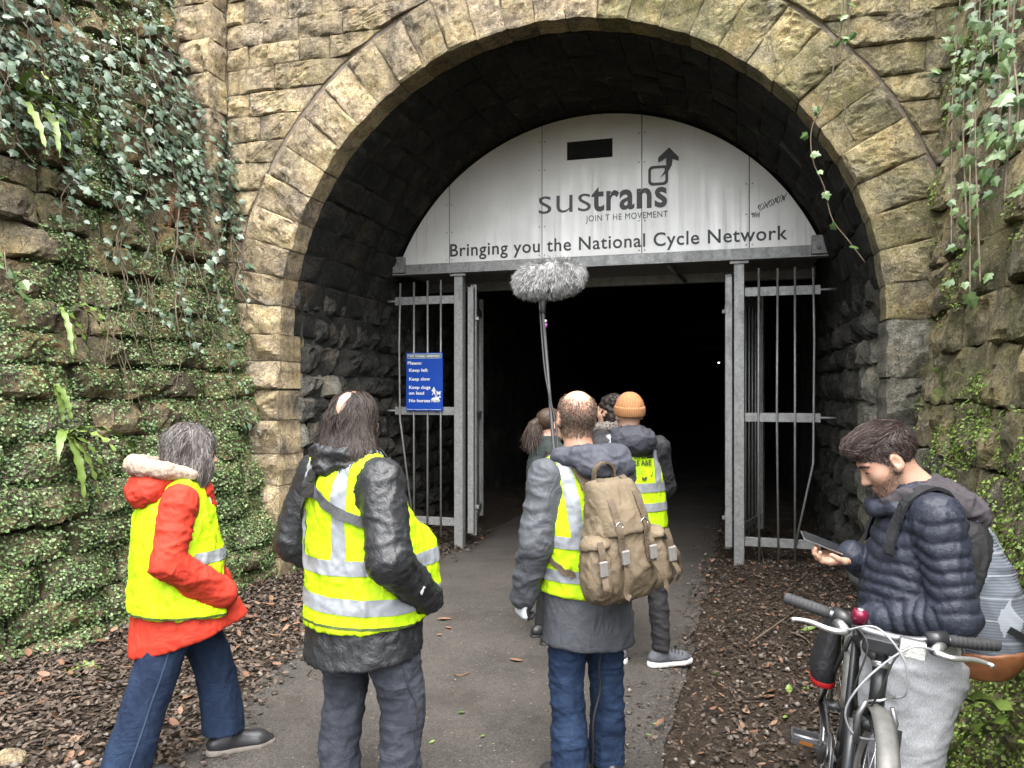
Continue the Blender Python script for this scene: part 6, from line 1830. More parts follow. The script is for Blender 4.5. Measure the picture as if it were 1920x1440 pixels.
    for sx in (-1, 1): f.cone((-0.045, 0, 1.375), (-0.045 + sx * 0.115, -0.008, 1.355), 0.080, 0.078, 0.05)
    arm_holes(f, J, (0.080, 0.077, 0.06)); f.cut((0, 0, 0.83), (-0.12, 0, -1))
    vo, VV, VF = P.garment('hivis_vest', f, M['hivis'], disp=lambda V, N: 0.008 * puff(V, (9, 9, 5), 2.0) + 0.004 * puff(V, (14, 14, 18), 8.0))
    for z0, z1 in ((1.045, 1.095), (0.905, 0.955)):
        strip_from(P, VV, VF, [((0, 0, z0), (0.06, 0, 1)), ((0, 0, z1), (-0.06, 0, -1))], 0.004, M['reflective'], 'reflective_strip', vo)
    for x0, x1 in ((-0.165, -0.115), (0.03, 0.08)):
        strip_from(P, VV, VF, [((0, 0, 1.085), (0, 0, 1)), ((x0, 0, 1.1), (1, 0, 0.10)), ((x1, 0, 1.1), (-1, 0, -0.10))], 0.0035, M['reflective'], 'reflective_strip', vo)
    for s_ in 'LR': shoe(P, J['an' + s_], J['toe' + s_], M['black_leather'], M['black_sole'])
    # cropped hair: short bristles, thinning at the crown
    hm = hair_mat('cropped_brown_hair', (0.04, 0.026, 0.018), (0.07, 0.046, 0.032), (0.12, 0.082, 0.06), 0.6)
    rel = (BV - hc) @ hR
    m = (np.linalg.norm(rel, axis=1) < 0.16) & (rel[:, 2] > -0.075 + np.maximum(0, rel[:, 1] + 0.03) * 0.6) & (rel[:, 1] < 0.05) & (np.abs(rel[:, 0]) < 0.079)
    r0, n0 = sel_roots(BV, BF, m, 11000)
    rr = (r0 - hc) @ hR
    cr = np.sqrt((rr[:, 0] / 0.058) ** 2 + ((rr[:, 1] + 0.03) / 0.075) ** 2 + ((rr[:, 2] - 0.12) / 0.06) ** 2)
    kp = rng.random(len(r0)) < np.clip((cr - 0.9) * 1.3, 0.02, 1)
    r0, n0 = r0[kp], n0[kp]
    strands(P, 'hair', r0, n0 + np.array([0, 0, -0.9]), 0.008, hm, n=2, width=0.0018, grav=0.3, jit=0.35, taper=0.6)
    # black audio cable hanging between the legs
    tube('audio_cable', [P.W(q) for q in smooth_path([(0.02, -0.12, 0.72), (0.015, -0.06, 0.55), (0.03, -0.04, 0.42), (-0.01, -0.05, 0.30), (0.0, -0.03, 0.16), (0.02, 0.02, 0.02)], 26)], 0.005, M['black_sole'], P.e, 6)
    return P, VV, VF

# ================================================================ backpack on person 3
def khaki_backpack(P, VV, VF):
    e = empty('backpack', tuple(P.W((0.0, -0.3, 0.88))), 'khaki canvas rucksack with buckled pockets on the back of the boom holder', 'backpack')
    kh = cloth('khaki_canvas', (0.140, 0.108, 0.070), 0.78, var=0.18, weave=0.25)
    kd = cloth('khaki_webbing', (0.095, 0.070, 0.046), 0.75, weave=0.4)
    bk = plain('grey_plastic_buckle', (0.16, 0.15, 0.14), 0.4)
    rl = roty(-0.10)
    B = lambda p: np.array([-0.045, -0.275, 1.125]) + rl @ np.array(p)
    class Q:                                      # frame of the bag, tipped a little
        W = staticmethod(lambda V: P.W((np.asarray(V) * 0.92 @ rl.T) + np.array([-0.045, -0.275, 1.125])))
        e_ = e
    Qp = Person.__new__(Person); Qp.e = e; Qp.W = Q.W; Qp.k = {}
    Qp.L = P.L
    f = Fld((-0.32, -0.26, -0.32), (0.32, 0.22, 0.34), 0.008)
    f.loft([(-0.265, 0, 0.02, 0.13, 0.085), (-0.23, 0, 0.0, 0.165, 0.115), (-0.12, 0, -0.02, 0.175, 0.135), (0.03, 0, -0.012, 0.145, 0.12), (0.16, 0, 0.0, 0.118, 0.095), (0.225, 0, 0.02, 0.10, 0.07)], 0, pw=2.6)
    o, V, F = Qp.garment('main_bag', f, kh, disp=lambda V, N: 0.012 * puff(V, (8, 8, 7), 4.0) + 0.004 * puff(V, (18, 18, 18), 9.0), parent=e)
    f = Fld((-0.3, -0.28, -0.1), (0.3, 0.22, 0.36), 0.008)
    f.loft([(-0.08, 0, -0.025, 0.115, 0.155), (0.05, 0, -0.015, 0.125, 0.135), (0.16, 0, 0.0, 0.122, 0.108), (0.235, 0, 0.015, 0.105, 0.08), (0.25, 0, 0.02, 0.08, 0.06)], 0, pw=2.8)
    f.cut((0, 0.045, 0.2), (0, 1, -0.15)); f.cut((0, 0, 0.0), (0, -0.25, -1))
    lid, LV, LF = Qp.garment('lid', f, kh, disp=lambda V, N: 0.007 * puff(V, (9, 9, 6), 6.0), parent=e)
    for sx in (-1, 1):
        f = Fld((min(0, sx * 0.3) - 0.02, -0.25, -0.28), (max(0, sx * 0.3) + 0.02, 0.2, 0.12), 0.008)
        f.loft([(-0.23, sx * 0.145, -0.06, 0.048, 0.06), (-0.17, sx * 0.155, -0.072, 0.056, 0.076), (-0.05, sx * 0.150, -0.068, 0.052, 0.07), (0.03, sx * 0.135, -0.05, 0.038, 0.05)], 0, pw=2.5)
        po, _, _ = Qp.garment('side_pocket', f, kh, disp=lambda V, N: 0.008 * puff(V, (12, 12, 10), 2.0), parent=e)
        f = Fld((min(0, sx * 0.3) - 0.02, -0.27, -0.1), (max(0, sx * 0.3) + 0.02, 0.2, 0.14), 0.008)
        f.ell((sx * 0.145, -0.068, -0.012), (0.060, 0.080, 0.052), 0); f.cut((0, 0, -0.032), (0, -0.2, -1))
        fo, _, _ = Qp.garment('pocket_flap', f, kh, disp=lambda V, N: 0.004 * puff(V, (15, 15, 15), 2.0), parent=po)
        ribbon(Qp, 'strap', [(sx * 0.165, -0.145, 0.03), (sx * 0.168, -0.165, -0.03), (sx * 0.17, -0.155, -0.11)], 0.028, kd, po, nrm=(sx * 0.25, -1, 0))
        lbox(Qp, 'buckle', (sx * 0.17, -0.17, -0.075), (0.019, 0.008, 0.032), bk, po)
        ribbon(Qp, 'strap_end', [(sx * 0.17, -0.168, -0.11), (sx * 0.178, -0.19, -0.15), (sx * 0.172, -0.175, -0.19)], 0.026, kd, po, nrm=(sx * 0.3, -1, 0))
    bl = bvh_of(np.vstack([V, LV]), np.vstack([F, LF + len(V)]))
    for sx in (-0.062, 0.062):
        ribbon(Qp, 'strap', [(sx * 0.9, 0.0, 0.26), (sx, -0.09, 0.17), (sx, -0.13, 0.08), (sx * 1.05, -0.17, -0.02), (sx * 1.1, -0.17, -0.08)], 0.027, kd, e, bl, 0.006)
        lbox(Qp, 'buckle', (sx * 1.1, -0.182, -0.045), (0.018, 0.008, 0.03), bk, e)
        ring = [Qp.W((sx + 0.017 * math.cos(a), -0.145 + 0.004, 0.075 + 0.017 * math.sin(a))) for a in np.linspace(0, 2 * math.pi, 13)]
        tube('ring', ring, 0.0028, M['steel'], e, 5)
        ribbon(Qp, 'strap_end', [(sx * 1.1, -0.175, -0.08), (sx * 1.35, -0.20, -0.13), (sx * 1.6, -0.205, -0.185), (sx * 1.4, -0.215, -0.20)], 0.025, kd, e, nrm=(0.2, -1, 0.1))
    ribbon(Qp, 'strap_end', [(0.21, -0.08, -0.04), (0.245, -0.10, -0.10), (0.265, -0.08, -0.16), (0.235, -0.09, -0.23)], 0.025, kd, e, nrm=(0.3, -1, 0))
    ribbon(Qp, 'handle', [(-0.045, 0.055, 0.20), (-0.042, 0.05, 0.285), (0, 0.045, 0.315), (0.042, 0.05, 0.285), (0.045, 0.055, 0.20)], 0.03, kd, e, nrm=np.array([(-1, 0, 0), (-0.7, 0, 0.5), (0, 0, 1), (0.7, 0, 0.5), (1, 0, 0)], float), thick=0.008)
    bv_ = bvh_of(VV, VF)
    for sx in (-1, 1):
        cx = -0.045
        ribbon(P, 'shoulder_strap', [(cx + sx * 0.06, -0.20, 1.30), (cx + sx * 0.085, -0.13, 1.40), (cx + sx * 0.105, -0.04, 1.445), (cx + sx * 0.115, 0.06, 1.42), (cx + sx * 0.125, 0.14, 1.30), (cx + sx * 0.15, 0.16, 1.15)], 0.055, kd, e, bv_, 0.008, thick=0.012)
        ribbon(P, 'lower_strap', [(cx + sx * 0.16, 0.13, 1.15), (cx + sx * 0.225, 0.0, 1.06), (cx + sx * 0.20, -0.12, 0.98), (cx + sx * 0.15, -0.2, 0.95)], 0.024, kd, e, bv_, 0.006)
    return e

# ================================================================ boom pole with the furry windshield
def boom_mic(P):
    hnd = P.W((0.02, 0.335, 1.27))
    mic = np.array([(1030 - 960) / 1442 * 4.15, 4.15, CAM_H + (735 - 522) / 1442 * 4.15])
    e = empty('boom_microphone', tuple(hnd), 'boom pole with fluffy grey furry windshield held up before the tunnel', 'microphone')
    foot = np.array([(1018 - 960) / 1442 * 4.12, 4.12, CAM_H + (735 - 585) / 1442 * 4.12])
    low = hnd + (hnd - foot) * 0.45
    tube('pole', [low, hnd, hnd * 0.5 + foot * 0.5, foot], [0.011, 0.010, 0.009, 0.008], M['lamp_case'], e, 10)
    tube('cable', smooth_path([hnd + [0.01, -0.015, 0.05], hnd * 0.7 + foot * 0.3 + [0.018, -0.02, 0], hnd * 0.4 + foot * 0.6 + [-0.014, -0.02, 0], foot + [-0.012, -0.02, -0.06], foot + [-0.018, -0.02, 0.02], mic + [-0.05, -0.01, -0.11]], 40), 0.0045, M['black_sole'], e, 6)
    tube('swivel_mount', [foot - [0, 0, 0.03], foot + [0, 0, 0.05], mic - [0, 0, 0.08]], [0.014, 0.017, 0.012], M['black_sole'], e, 10)
    tube('plug_ring', [foot + [0.012, -0.02, -0.085], foot + [0.012, -0.02, -0.065]], 0.010, plain('purple_band', (0.30, 0.05, 0.35), 0.5), e, 8)
    tube('plug_ring', [foot + [0.012, -0.02, -0.063], foot + [0.012, -0.02, -0.045]], 0.010, M['steel'], e, 8)
    ax_ = np.array([0.985, -0.10, 0.13]); ax_ /= np.linalg.norm(ax_)
    bm = bmesh.new(); bmesh.ops.create_icosphere(bm, subdivisions=4, radius=1)
    v = np.array([w.co[:] for w in bm.verts]); fc = [tuple(w.index for w in q.verts) for q in bm.faces]; bm.free()
    y_ = np.cross([0, 0, 1.0], ax_); y_ /= np.linalg.norm(y_); z_ = np.cross(ax_, y_)
    B = np.stack([ax_, y_, z_], 1)
    sup = np.sign(v) * np.abs(v) ** 0.85
    vv = sup * np.array([0.192, 0.086, 0.086])
    w = vv @ B.T + mic
    fur = mesh_obj('windshield', w, fc, plain('grey_fur_base', (0.22, 0.22, 0.22), 0.9), e)
    n = 15000
    ids = rng.integers(0, len(v), n); d = (v[ids] / np.array([0.185, 0.1, 0.1])); d /= np.linalg.norm(d, axis=1)[:, None]
    d = d + np.array([-0.5, 0, 0]) * rng.random((n, 1)); d = d @ B.T + np.array([0, 0, -0.35])
    # tufts: neighbours lean the same way
    q = w[ids]; tuft = np.c_[pnoise(q * 30), pnoise(q * 30 + 7), pnoise(q * 30 + 13)] * 1.2
    F_ = Person.__new__(Person); F_.W = lambda V: np.asarray(V); F_.L = lambda V: np.asarray(V); F_.e = e
    r0 = q + rng.normal(size=(n, 3)) * 0.006
    strands(F_, 'fur', r0 - (r0 - mic) * 0.12, d + tuft, 0.042, hair_mat('grey_fur', (0.11, 0.11, 0.11), (0.24, 0.24, 0.24), (0.42, 0.42, 0.415), 0.7), n=5, width=0.0026, grav=0.18, jit=0.16, parent=fur)
    return e

# ================================================================ 4: tan beanie, lettered vest
def person_beanie():
    P = Person(0.80, 4.74, R(6), 'person in tan knitted beanie and lettered hi-vis vest facing into the tunnel')
    J = dict(hipL=(-0.12, 0, 0.86), hipR=(0.06, 0, 0.86), knL=(-0.13, 0.04, 0.48), knR=(0.10, 0.02, 0.48), anL=(-0.11, 0.14, 0.09), anR=(0.13, 0.02, 0.09),
             toeL=(-0.12, 0.36, 0.03), toeR=(0.335, 0.06, 0.03), shL=(-0.255, 0, 1.36), shR=(0.105, 0, 1.36), elL=(-0.30, 0.06, 1.08), elR=(0.165, 0.06, 1.10), wrL=(-0.22, 0.28, 1.02), wrR=(0.12, 0.30, 1.02), neck=(-0.08, 0, 1.43))
    hc = np.array([-0.075, 0.02, 1.56]); hR = rotz(0.1)
    body(P, J, M['skin'], hc, hR, h=0.012)
    f = Fld((-0.34, -0.25, 0.05), (0.3, 0.3, 0.98), 0.010)
    f.loft([(0.76, -0.03, 0, 0.16, 0.12), (0.88, -0.03, 0, 0.165, 0.125), (0.95, -0.03, 0, 0.15, 0.115)], 0)
    f.loft([(0.10, 0.128, 0.015, 0.054, 0.062), (0.28, 0.12, 0.015, 0.058, 0.066), (0.48, 0.10, 0.02, 0.064, 0.070), (0.66, 0.08, 0.01, 0.078, 0.088), (0.82, 0.06, 0, 0.09, 0.11)], 0.02)
    f.loft([(0.10, -0.11, 0.13, 0.056, 0.064), (0.28, -0.12, 0.09, 0.06, 0.068), (0.48, -0.13, 0.04, 0.068, 0.074), (0.66, -0.125, 0.02, 0.08, 0.09), (0.82, -0.12, 0, 0.09, 0.11)], 0.02)
    P.garment('trousers', f, cloth('dark_grey_trousers', (0.030, 0.029, 0.031), 0.8), disp=lambda V, N: 0.009 * puff(V, (7, 7, 16), 3.0))
    f = Fld((-0.44, -0.32, 0.8), (0.32, 0.42, 1.5), 0.010)
    f.loft([(0.84, -0.04, 0, 0.19, 0.15), (1.0, -0.05, 0, 0.185, 0.145), (1.2, -0.07, 0, 0.19, 0.142), (1.32, -0.075, 0, 0.17, 0.13), (1.40, -0.08, 0, 0.11, 0.09), (1.45, -0.08, 0, 0.075, 0.075)], 0)
    for s_ in 'LR':
        sh, el, wr = (np.array(J[q + s_]) for q in ('sh', 'el', 'wr'))
        f.cone((-0.08, 0, 1.37), sh, 0.075, 0.065, 0.05); f.chain([sh, el, wr], [0.070, 0.062, 0.048], 0.02)
    jk = cloth('black_jacket', (0.018, 0.018, 0.021), 0.7)
    co, _, _ = P.garment('jacket', f, jk, disp=lambda V, N: 0.009 * puff(V, (8, 8, 12), 5.0))
    f = Fld((-0.3, -0.28, 1.26), (0.14, 0.14, 1.56), 0.009)
    f.ell((-0.075, -0.11, 1.40), (0.14, 0.095, 0.09), 0); f.ell((-0.075, -0.02, 1.45), (0.125, 0.12, 0.045), 0.04)
    P.garment('hood', f, cloth('dark_navy_hood', (0.030, 0.032, 0.042), 0.7), disp=lambda V, N: 0.012 * puff(V, (9, 9, 12), 7.0), parent=co)
    f = Fld((-0.4, -0.32, 0.82), (0.28, 0.32, 1.48), 0.010)
    f.loft([(0.83, -0.04, 0, 0.205, 0.165), (1.0, -0.05, 0, 0.20, 0.16), (1.2, -0.07, 0, 0.195, 0.156), (1.30, -0.075, 0, 0.165, 0.145), (1.38, -0.08, 0, 0.12, 0.105), (1.42, -0.08, 0, 0.085, 0.085)], 0)
    for sx in (-1, 1): f.cone((-0.078, 0, 1.375), (-0.078 + sx * 0.11, 0, 1.36), 0.078, 0.075, 0.05)
    arm_holes(f, J, (0.072, 0.066, 0.055)); f.cut((0, 0, 0.87), (0, 0, -1))
    vo, VV, VF = P.garment('hivis_vest', f, M['hivis'], disp=lambda V, N: 0.006 * puff(V, (9, 9, 5), 2.0))
    for z0, z1 in ((1.10, 1.155), (0.985, 1.035)):
        strip_from(P, VV, VF, [((0, 0, z0), (0, 0, 1)), ((0, 0, z1), (0, 0, -1))], 0.004, M['reflective'], 'reflective_strip', vo)
    for x0, x1 in ((-0.245, -0.195), (0.045, 0.095)):
        strip_from(P, VV, VF, [((0, 0, 1.15), (0, 0, 1)), ((x0, 0, 0), (1, 0, 0)), ((x1, 0, 0), (-1, 0, 0))], 0.0035, M['reflective'], 'reflective_strip', vo)
    # print on the back
    bv_ = bvh_of(VV, VF)
    ink = plain('dark_print_ink', (0.035, 0.05, 0.01), 0.7)
    def bk(x, z, off=0.008):
        x, z = np.broadcast_arrays(np.asarray(x, float), np.asarray(z, float)); out = []
        for a, b in zip(x.ravel(), z.ravel()):
            h_ = bv_.ray_cast(Vector((a, -0.5, b)), Vector((0, 1, 0)))
            out.append((a, (h_[0][1] if h_[0] else -0.16) - off, b))
        return P.W(np.array(out))
    for txt, x0, z0, w_, cp in (('THINK', -0.145, 1.302, 0.155, 0.03), ('BEFORE A&E', -0.185, 1.262, 0.205, 0.032)):
        lettering(txt, vo, ink, bk, x0, z0, width=w_, cap=cp, bold=0.02)
    for txt, z0, w_ in (('pharmacy advice', 1.240, 0.10), ('minor injuries unit', 1.225, 0.11), ('call the helpline', 1.210, 0.10)): 
        lettering(txt, vo, ink, bk, -0.13, z0, width=w_, cap=0.008)
    fr = [(-0.19, 1.20), (0.025, 1.20), (0.025, 1.335), (-0.19, 1.335), (-0.19, 1.20)]
    tube('printed_frame', bk([p[0] for p in np.array(fr).repeat(1, 0)], [p[1] for p in fr], 0.006), 0.0022, ink, vo, 4)
    poly('printed_bird', [(-0.045, 1.178), (-0.02, 1.172), (-0.008, 1.19), (-0.018, 1.198), (-0.028, 1.188), (-0.042, 1.196)], vo, ink, lambda x, z: bk(x, z, 0.008)[0])
    grey_shoe = cloth('grey_mesh_trainer', (0.10, 0.105, 0.12), 0.75, weave=0.4)
    for s_ in 'LR':
        so_ = shoe(P, J['an' + s_], J['toe' + s_], grey_shoe, M['white_sole'], 'trainer', w=0.048, sole=0.034)
    for k in range(4):
        x = 0.19 + 0.022 * k; ribbon(P, 'lace', [(x, 0.0, 0.098 - 0.009 * k), (x + 0.01, 0.032, 0.108 - 0.010 * k), (x + 0.02, 0.07, 0.090 - 0.009 * k)], 0.007, M['hem_dark'] if False else cloth('dark_lace', (0.03, 0.03, 0.035)), so_, nrm=(0.2, 0, 1), n=8)
    # beanie with turned-up cuff
    t = NT('tan_rib_knit', 0.9, spec=0.1); pp = t.pos('object'); sx_ = t.sep(pp)
    an = t.math('ARCTAN2', sx_[0], sx_[1]); rib = t.math('SINE', t.math('MULTIPLY', an, 60.0))
    kn = t.done(t.mix(t.mrange(rib, -1, 1), (0.27, 0.125, 0.055), (0.40, 0.20, 0.095)), bump=t.bump(rib, 0.5, 0.004))
    f = Fld((-0.22, -0.14, 1.5), (0.08, 0.18, 1.76), 0.006)
    f.ell(hc + [0, -0.015, 0.035], (0.090, 0.106, 0.107), 0); f.cut((0, 0, hc[2] + 0.02), (0, 0.1, -1))
    bo, _, _ = P.garment('beanie', f, kn, disp=lambda V, N: 0.002 * fbm(V * 30, 2))
    f = Fld((-0.22, -0.14, 1.5), (0.08, 0.18, 1.76), 0.006)
    f.ell(hc + [0, -0.015, 0.03], (0.096, 0.112, 0.112), 0); f.cut((0, 0, hc[2] - 0.008), (0, 0.1, -1)); f.cut((0, 0, hc[2] + 0.055), (0, -0.1, 1))
    P.garment('beanie_cuff', f, kn, parent=bo)
    return P

# ================================================================ 5 and 6: two more, half hidden behind
def person_ponytail():
    P = Person(0.245, 5.25, R(-70), 'person with brown ponytail in dark green wool coat, half hidden behind the boom holder')
    J = dict(hipL=(-0.085, 0, 0.82), hipR=(0.085, 0, 0.82), knL=(-0.09, 0.03, 0.46), knR=(0.09, 0.03, 0.46), anL=(-0.09, 0.0, 0.085), anR=(0.09, 0.0, 0.085), toeL=(-0.1, 0.2, 0.03), toeR=(0.1, 0.2, 0.03),
             shL=(-0.165, 0, 1.29), shR=(0.165, 0, 1.29), elL=(-0.21, 0.04, 1.03), elR=(0.21, 0.04, 1.03), wrL=(-0.13, 0.22, 0.95), wrR=(0.13, 0.22, 0.95), neck=(0, 0.0, 1.355))
    hc = np.array([0, 0.03, 1.475]); hR = rotz(-0.1)
    ob, BV, BF = body(P, J, M['skin'], hc, hR, h=0.011, fine=[(2, 1.32, 1.65, 0.008)], hsc=0.94)
    f = Fld((-0.36, -0.3, 0.5), (0.36, 0.4, 1.45), 0.011)
    f.loft([(0.52, 0, 0, 0.20, 0.18), (0.8, 0, 0, 0.19, 0.165), (1.0, 0, 0, 0.175, 0.145), (1.2, 0, 0, 0.17, 0.14), (1.30, 0, 0, 0.12, 0.10), (1.37, 0, 0, 0.08, 0.085), (1.40, 0, 0, 0.082, 0.088)], 0)
    for s_ in 'LR':
        sh, el, wr = (np.array(J[q + s_]) for q in ('sh', 'el', 'wr'))
        f.cone((0, 0, 1.30), sh, 0.07, 0.066, 0.05); f.chain([sh, el, wr], [0.068, 0.06, 0.05], 0.02)
    P.garment('coat', f, cloth('dark_green_wool', (0.024, 0.032, 0.030), 0.95, var=0.2, weave=0.5), disp=lambda V, N: 0.008 * puff(V, (8, 8, 9), 5.0))
    f = Fld((-0.3, -0.25, 0.06), (0.3, 0.3, 0.92), 0.011)
    for sx in (-1, 1): f.loft([(0.09, sx * 0.09, 0.0, 0.05, 0.06), (0.46, sx * 0.09, 0.03, 0.06, 0.065), (0.82, sx * 0.085, 0, 0.085, 0.1)], 0.02)
    f.loft([(0.72, 0, 0, 0.15, 0.11), (0.88, 0, 0, 0.15, 0.11)], 0.02)
    P.garment('trousers', f, cloth('black_trousers', (0.02, 0.02, 0.022), 0.8))
    for s_ in 'LR': shoe(P, J['an' + s_], J['toe' + s_], M['black_leather'], M['black_sole'], h=0.008)
    hm = hair_mat('brown_hair', (0.016, 0.010, 0.007), (0.030, 0.018, 0.012), (0.055, 0.034, 0.022), 0.4)
    f = Fld((-0.14, -0.18, 1.3), (0.14, 0.18, 1.65), 0.008)
    f.ell(hc + [0, -0.02, 0.034], (0.077, 0.095, 0.084), 0)
    f.ell(hc + [0, 0.10, -0.01], (0.065, 0.06, 0.075), 0.01, op='s')
    f.ell(hc + [0, 0.0, -0.09], (0.09, 0.1, 0.06), 0.01, op='s')
    hb, HV, HF = P.garment('hair', f, hm, disp=lambda V, N: 0.003 * puff(V, (30, 8, 30), 4.0))
    f = Fld((-0.1, -0.28, 1.24), (0.1, -0.02, 1.6), 0.008)
    f.chain([hc + [0, -0.10, 0.035], hc + [0, -0.135, 0.0], hc + [0, -0.14, -0.07], hc + [0, -0.12, -0.14]], [0.022, 0.03, 0.028, 0.012], 0.02)
    po, PV, PF = P.garment('ponytail', f, hm, disp=lambda V, N: 0.004 * puff(V, (40, 40, 6), 4.0), parent=hb)
    r0, n0 = sel_roots(PV, PF, PV[:, 2] > 1.40, 500)
    strands(P, 'hair_strands', r0, n0 * 0.3 + np.array([0, -0.1, -1]), 0.12, hm, n=5, width=0.003, grav=0.1, jit=0.15, parent=hb)
def person_scarf():
    P = Person(0.72, 5.42, R(55), 'dark-haired person with patterned grey scarf, almost hidden behind the tan beanie')
    J = dict(hipL=(-0.09, 0, 0.87), hipR=(0.09, 0, 0.87), knL=(-0.1, 0.03, 0.48), knR=(0.1, 0.03, 0.48), anL=(-0.1, 0.0, 0.085), anR=(0.1, 0.0, 0.085), toeL=(-0.12, 0.2, 0.03), toeR=(0.12, 0.2, 0.03),
             shL=(-0.18, 0, 1.37), shR=(0.18, 0, 1.37), elL=(-0.22, 0.02, 1.08), elR=(0.22, 0.02, 1.08), wrL=(-0.15, 0.2, 0.98), wrR=(0.15, 0.2, 0.98), neck=(0, 0, 1.43))
    hc = np.array([0, 0.03, 1.56]); hR = np.eye(3)
    ob, BV, BF = body(P, J, M['skin2'], hc, hR, h=0.012, fine=[(2, 1.42, 1.75, 0.009)])
    f = Fld((-0.36, -0.3, 0.7), (0.36, 0.4, 1.5), 0.012)
    f.loft([(0.74, 0, 0, 0.19, 0.15), (1.0, 0, 0, 0.185, 0.145), (1.25, 0, 0, 0.185, 0.14), (1.36, 0, 0, 0.13, 0.11), (1.43, 0, 0, 0.075, 0.075)], 0)
    for s_ in 'LR':
        sh, el, wr = (np.array(J[q + s_]) for q in ('sh', 'el', 'wr'))
        f.cone((0, 0, 1.36), sh, 0.07, 0.066, 0.05); f.chain([sh, el, wr], [0.068, 0.06, 0.05], 0.02)
    P.garment('coat', f, cloth('black_coat', (0.016, 0.016, 0.018), 0.85), disp=lambda V, N: 0.008 * puff(V, (8, 8, 9), 5.0))
    f = Fld((-0.3, -0.25, 0.06), (0.3, 0.3, 0.95), 0.012)
    for sx in (-1, 1): f.loft([(0.09, sx * 0.1, 0.0, 0.055, 0.065), (0.48, sx * 0.1, 0.03, 0.065, 0.07), (0.85, sx * 0.085, 0, 0.085, 0.1)], 0.02)
    f.loft([(0.76, 0, 0, 0.16, 0.12), (0.9, 0, 0, 0.16, 0.12)], 0.02)
    P.garment('trousers', f, cloth('black_jeans', (0.018, 0.018, 0.022), 0.8))
    for s_ in 'LR': shoe(P, J['an' + s_], J['toe' + s_], M['black_leather'], M['black_sole'], h=0.008)
    f = Fld((-0.22, -0.2, 1.35), (0.22, 0.25, 1.56), 0.009)
    f.chain([(0.10, 0.0, 1.44), (0.07, 0.09, 1.45), (-0.07, 0.09, 1.44), (-0.11, 0.0, 1.45), (-0.06, -0.08, 1.46), (0.06, -0.08, 1.46), (0.10, 0.0, 1.44)], [0.04] * 7, 0.02)
    f.cone((0.05, 0.11, 1.43), (0.06, 0.15, 1.37), 0.045, 0.04, 0.03)
    t = NT('patterned_scarf', 0.9, spec=0.1); pp = t.pos('object'); v_ = t.voro(pp, 55)
    P.garment('scarf', f, t.done(t.mix(t.mrange(v_, 0.2, 0.5), (0.03, 0.027, 0.027), (0.13, 0.115, 0.105))), disp=lambda V, N: 0.01 * puff(V, (12, 12, 22), 7.0))
    hm = hair_mat('dark_curly_hair', (0.012, 0.009, 0.008), (0.02, 0.014, 0.012), (0.04, 0.028, 0.02), 0.4)
    f = Fld((-0.16, -0.16, 1.4), (0.16, 0.2, 1.75), 0.009)
    f.ell(hc + [0, -0.025, 0.035], (0.092, 0.105, 0.095), 0); f.ell(hc + [0, -0.05, -0.05], (0.10, 0.075, 0.1), 0.03)
    f.ell(hc + [0, 0.10, -0.02], (0.065, 0.065, 0.085), 0.01, op='s')
    P.garment('hair', f, hm, disp=lambda V, N: 0.014 * fbm(V * 32, 2))
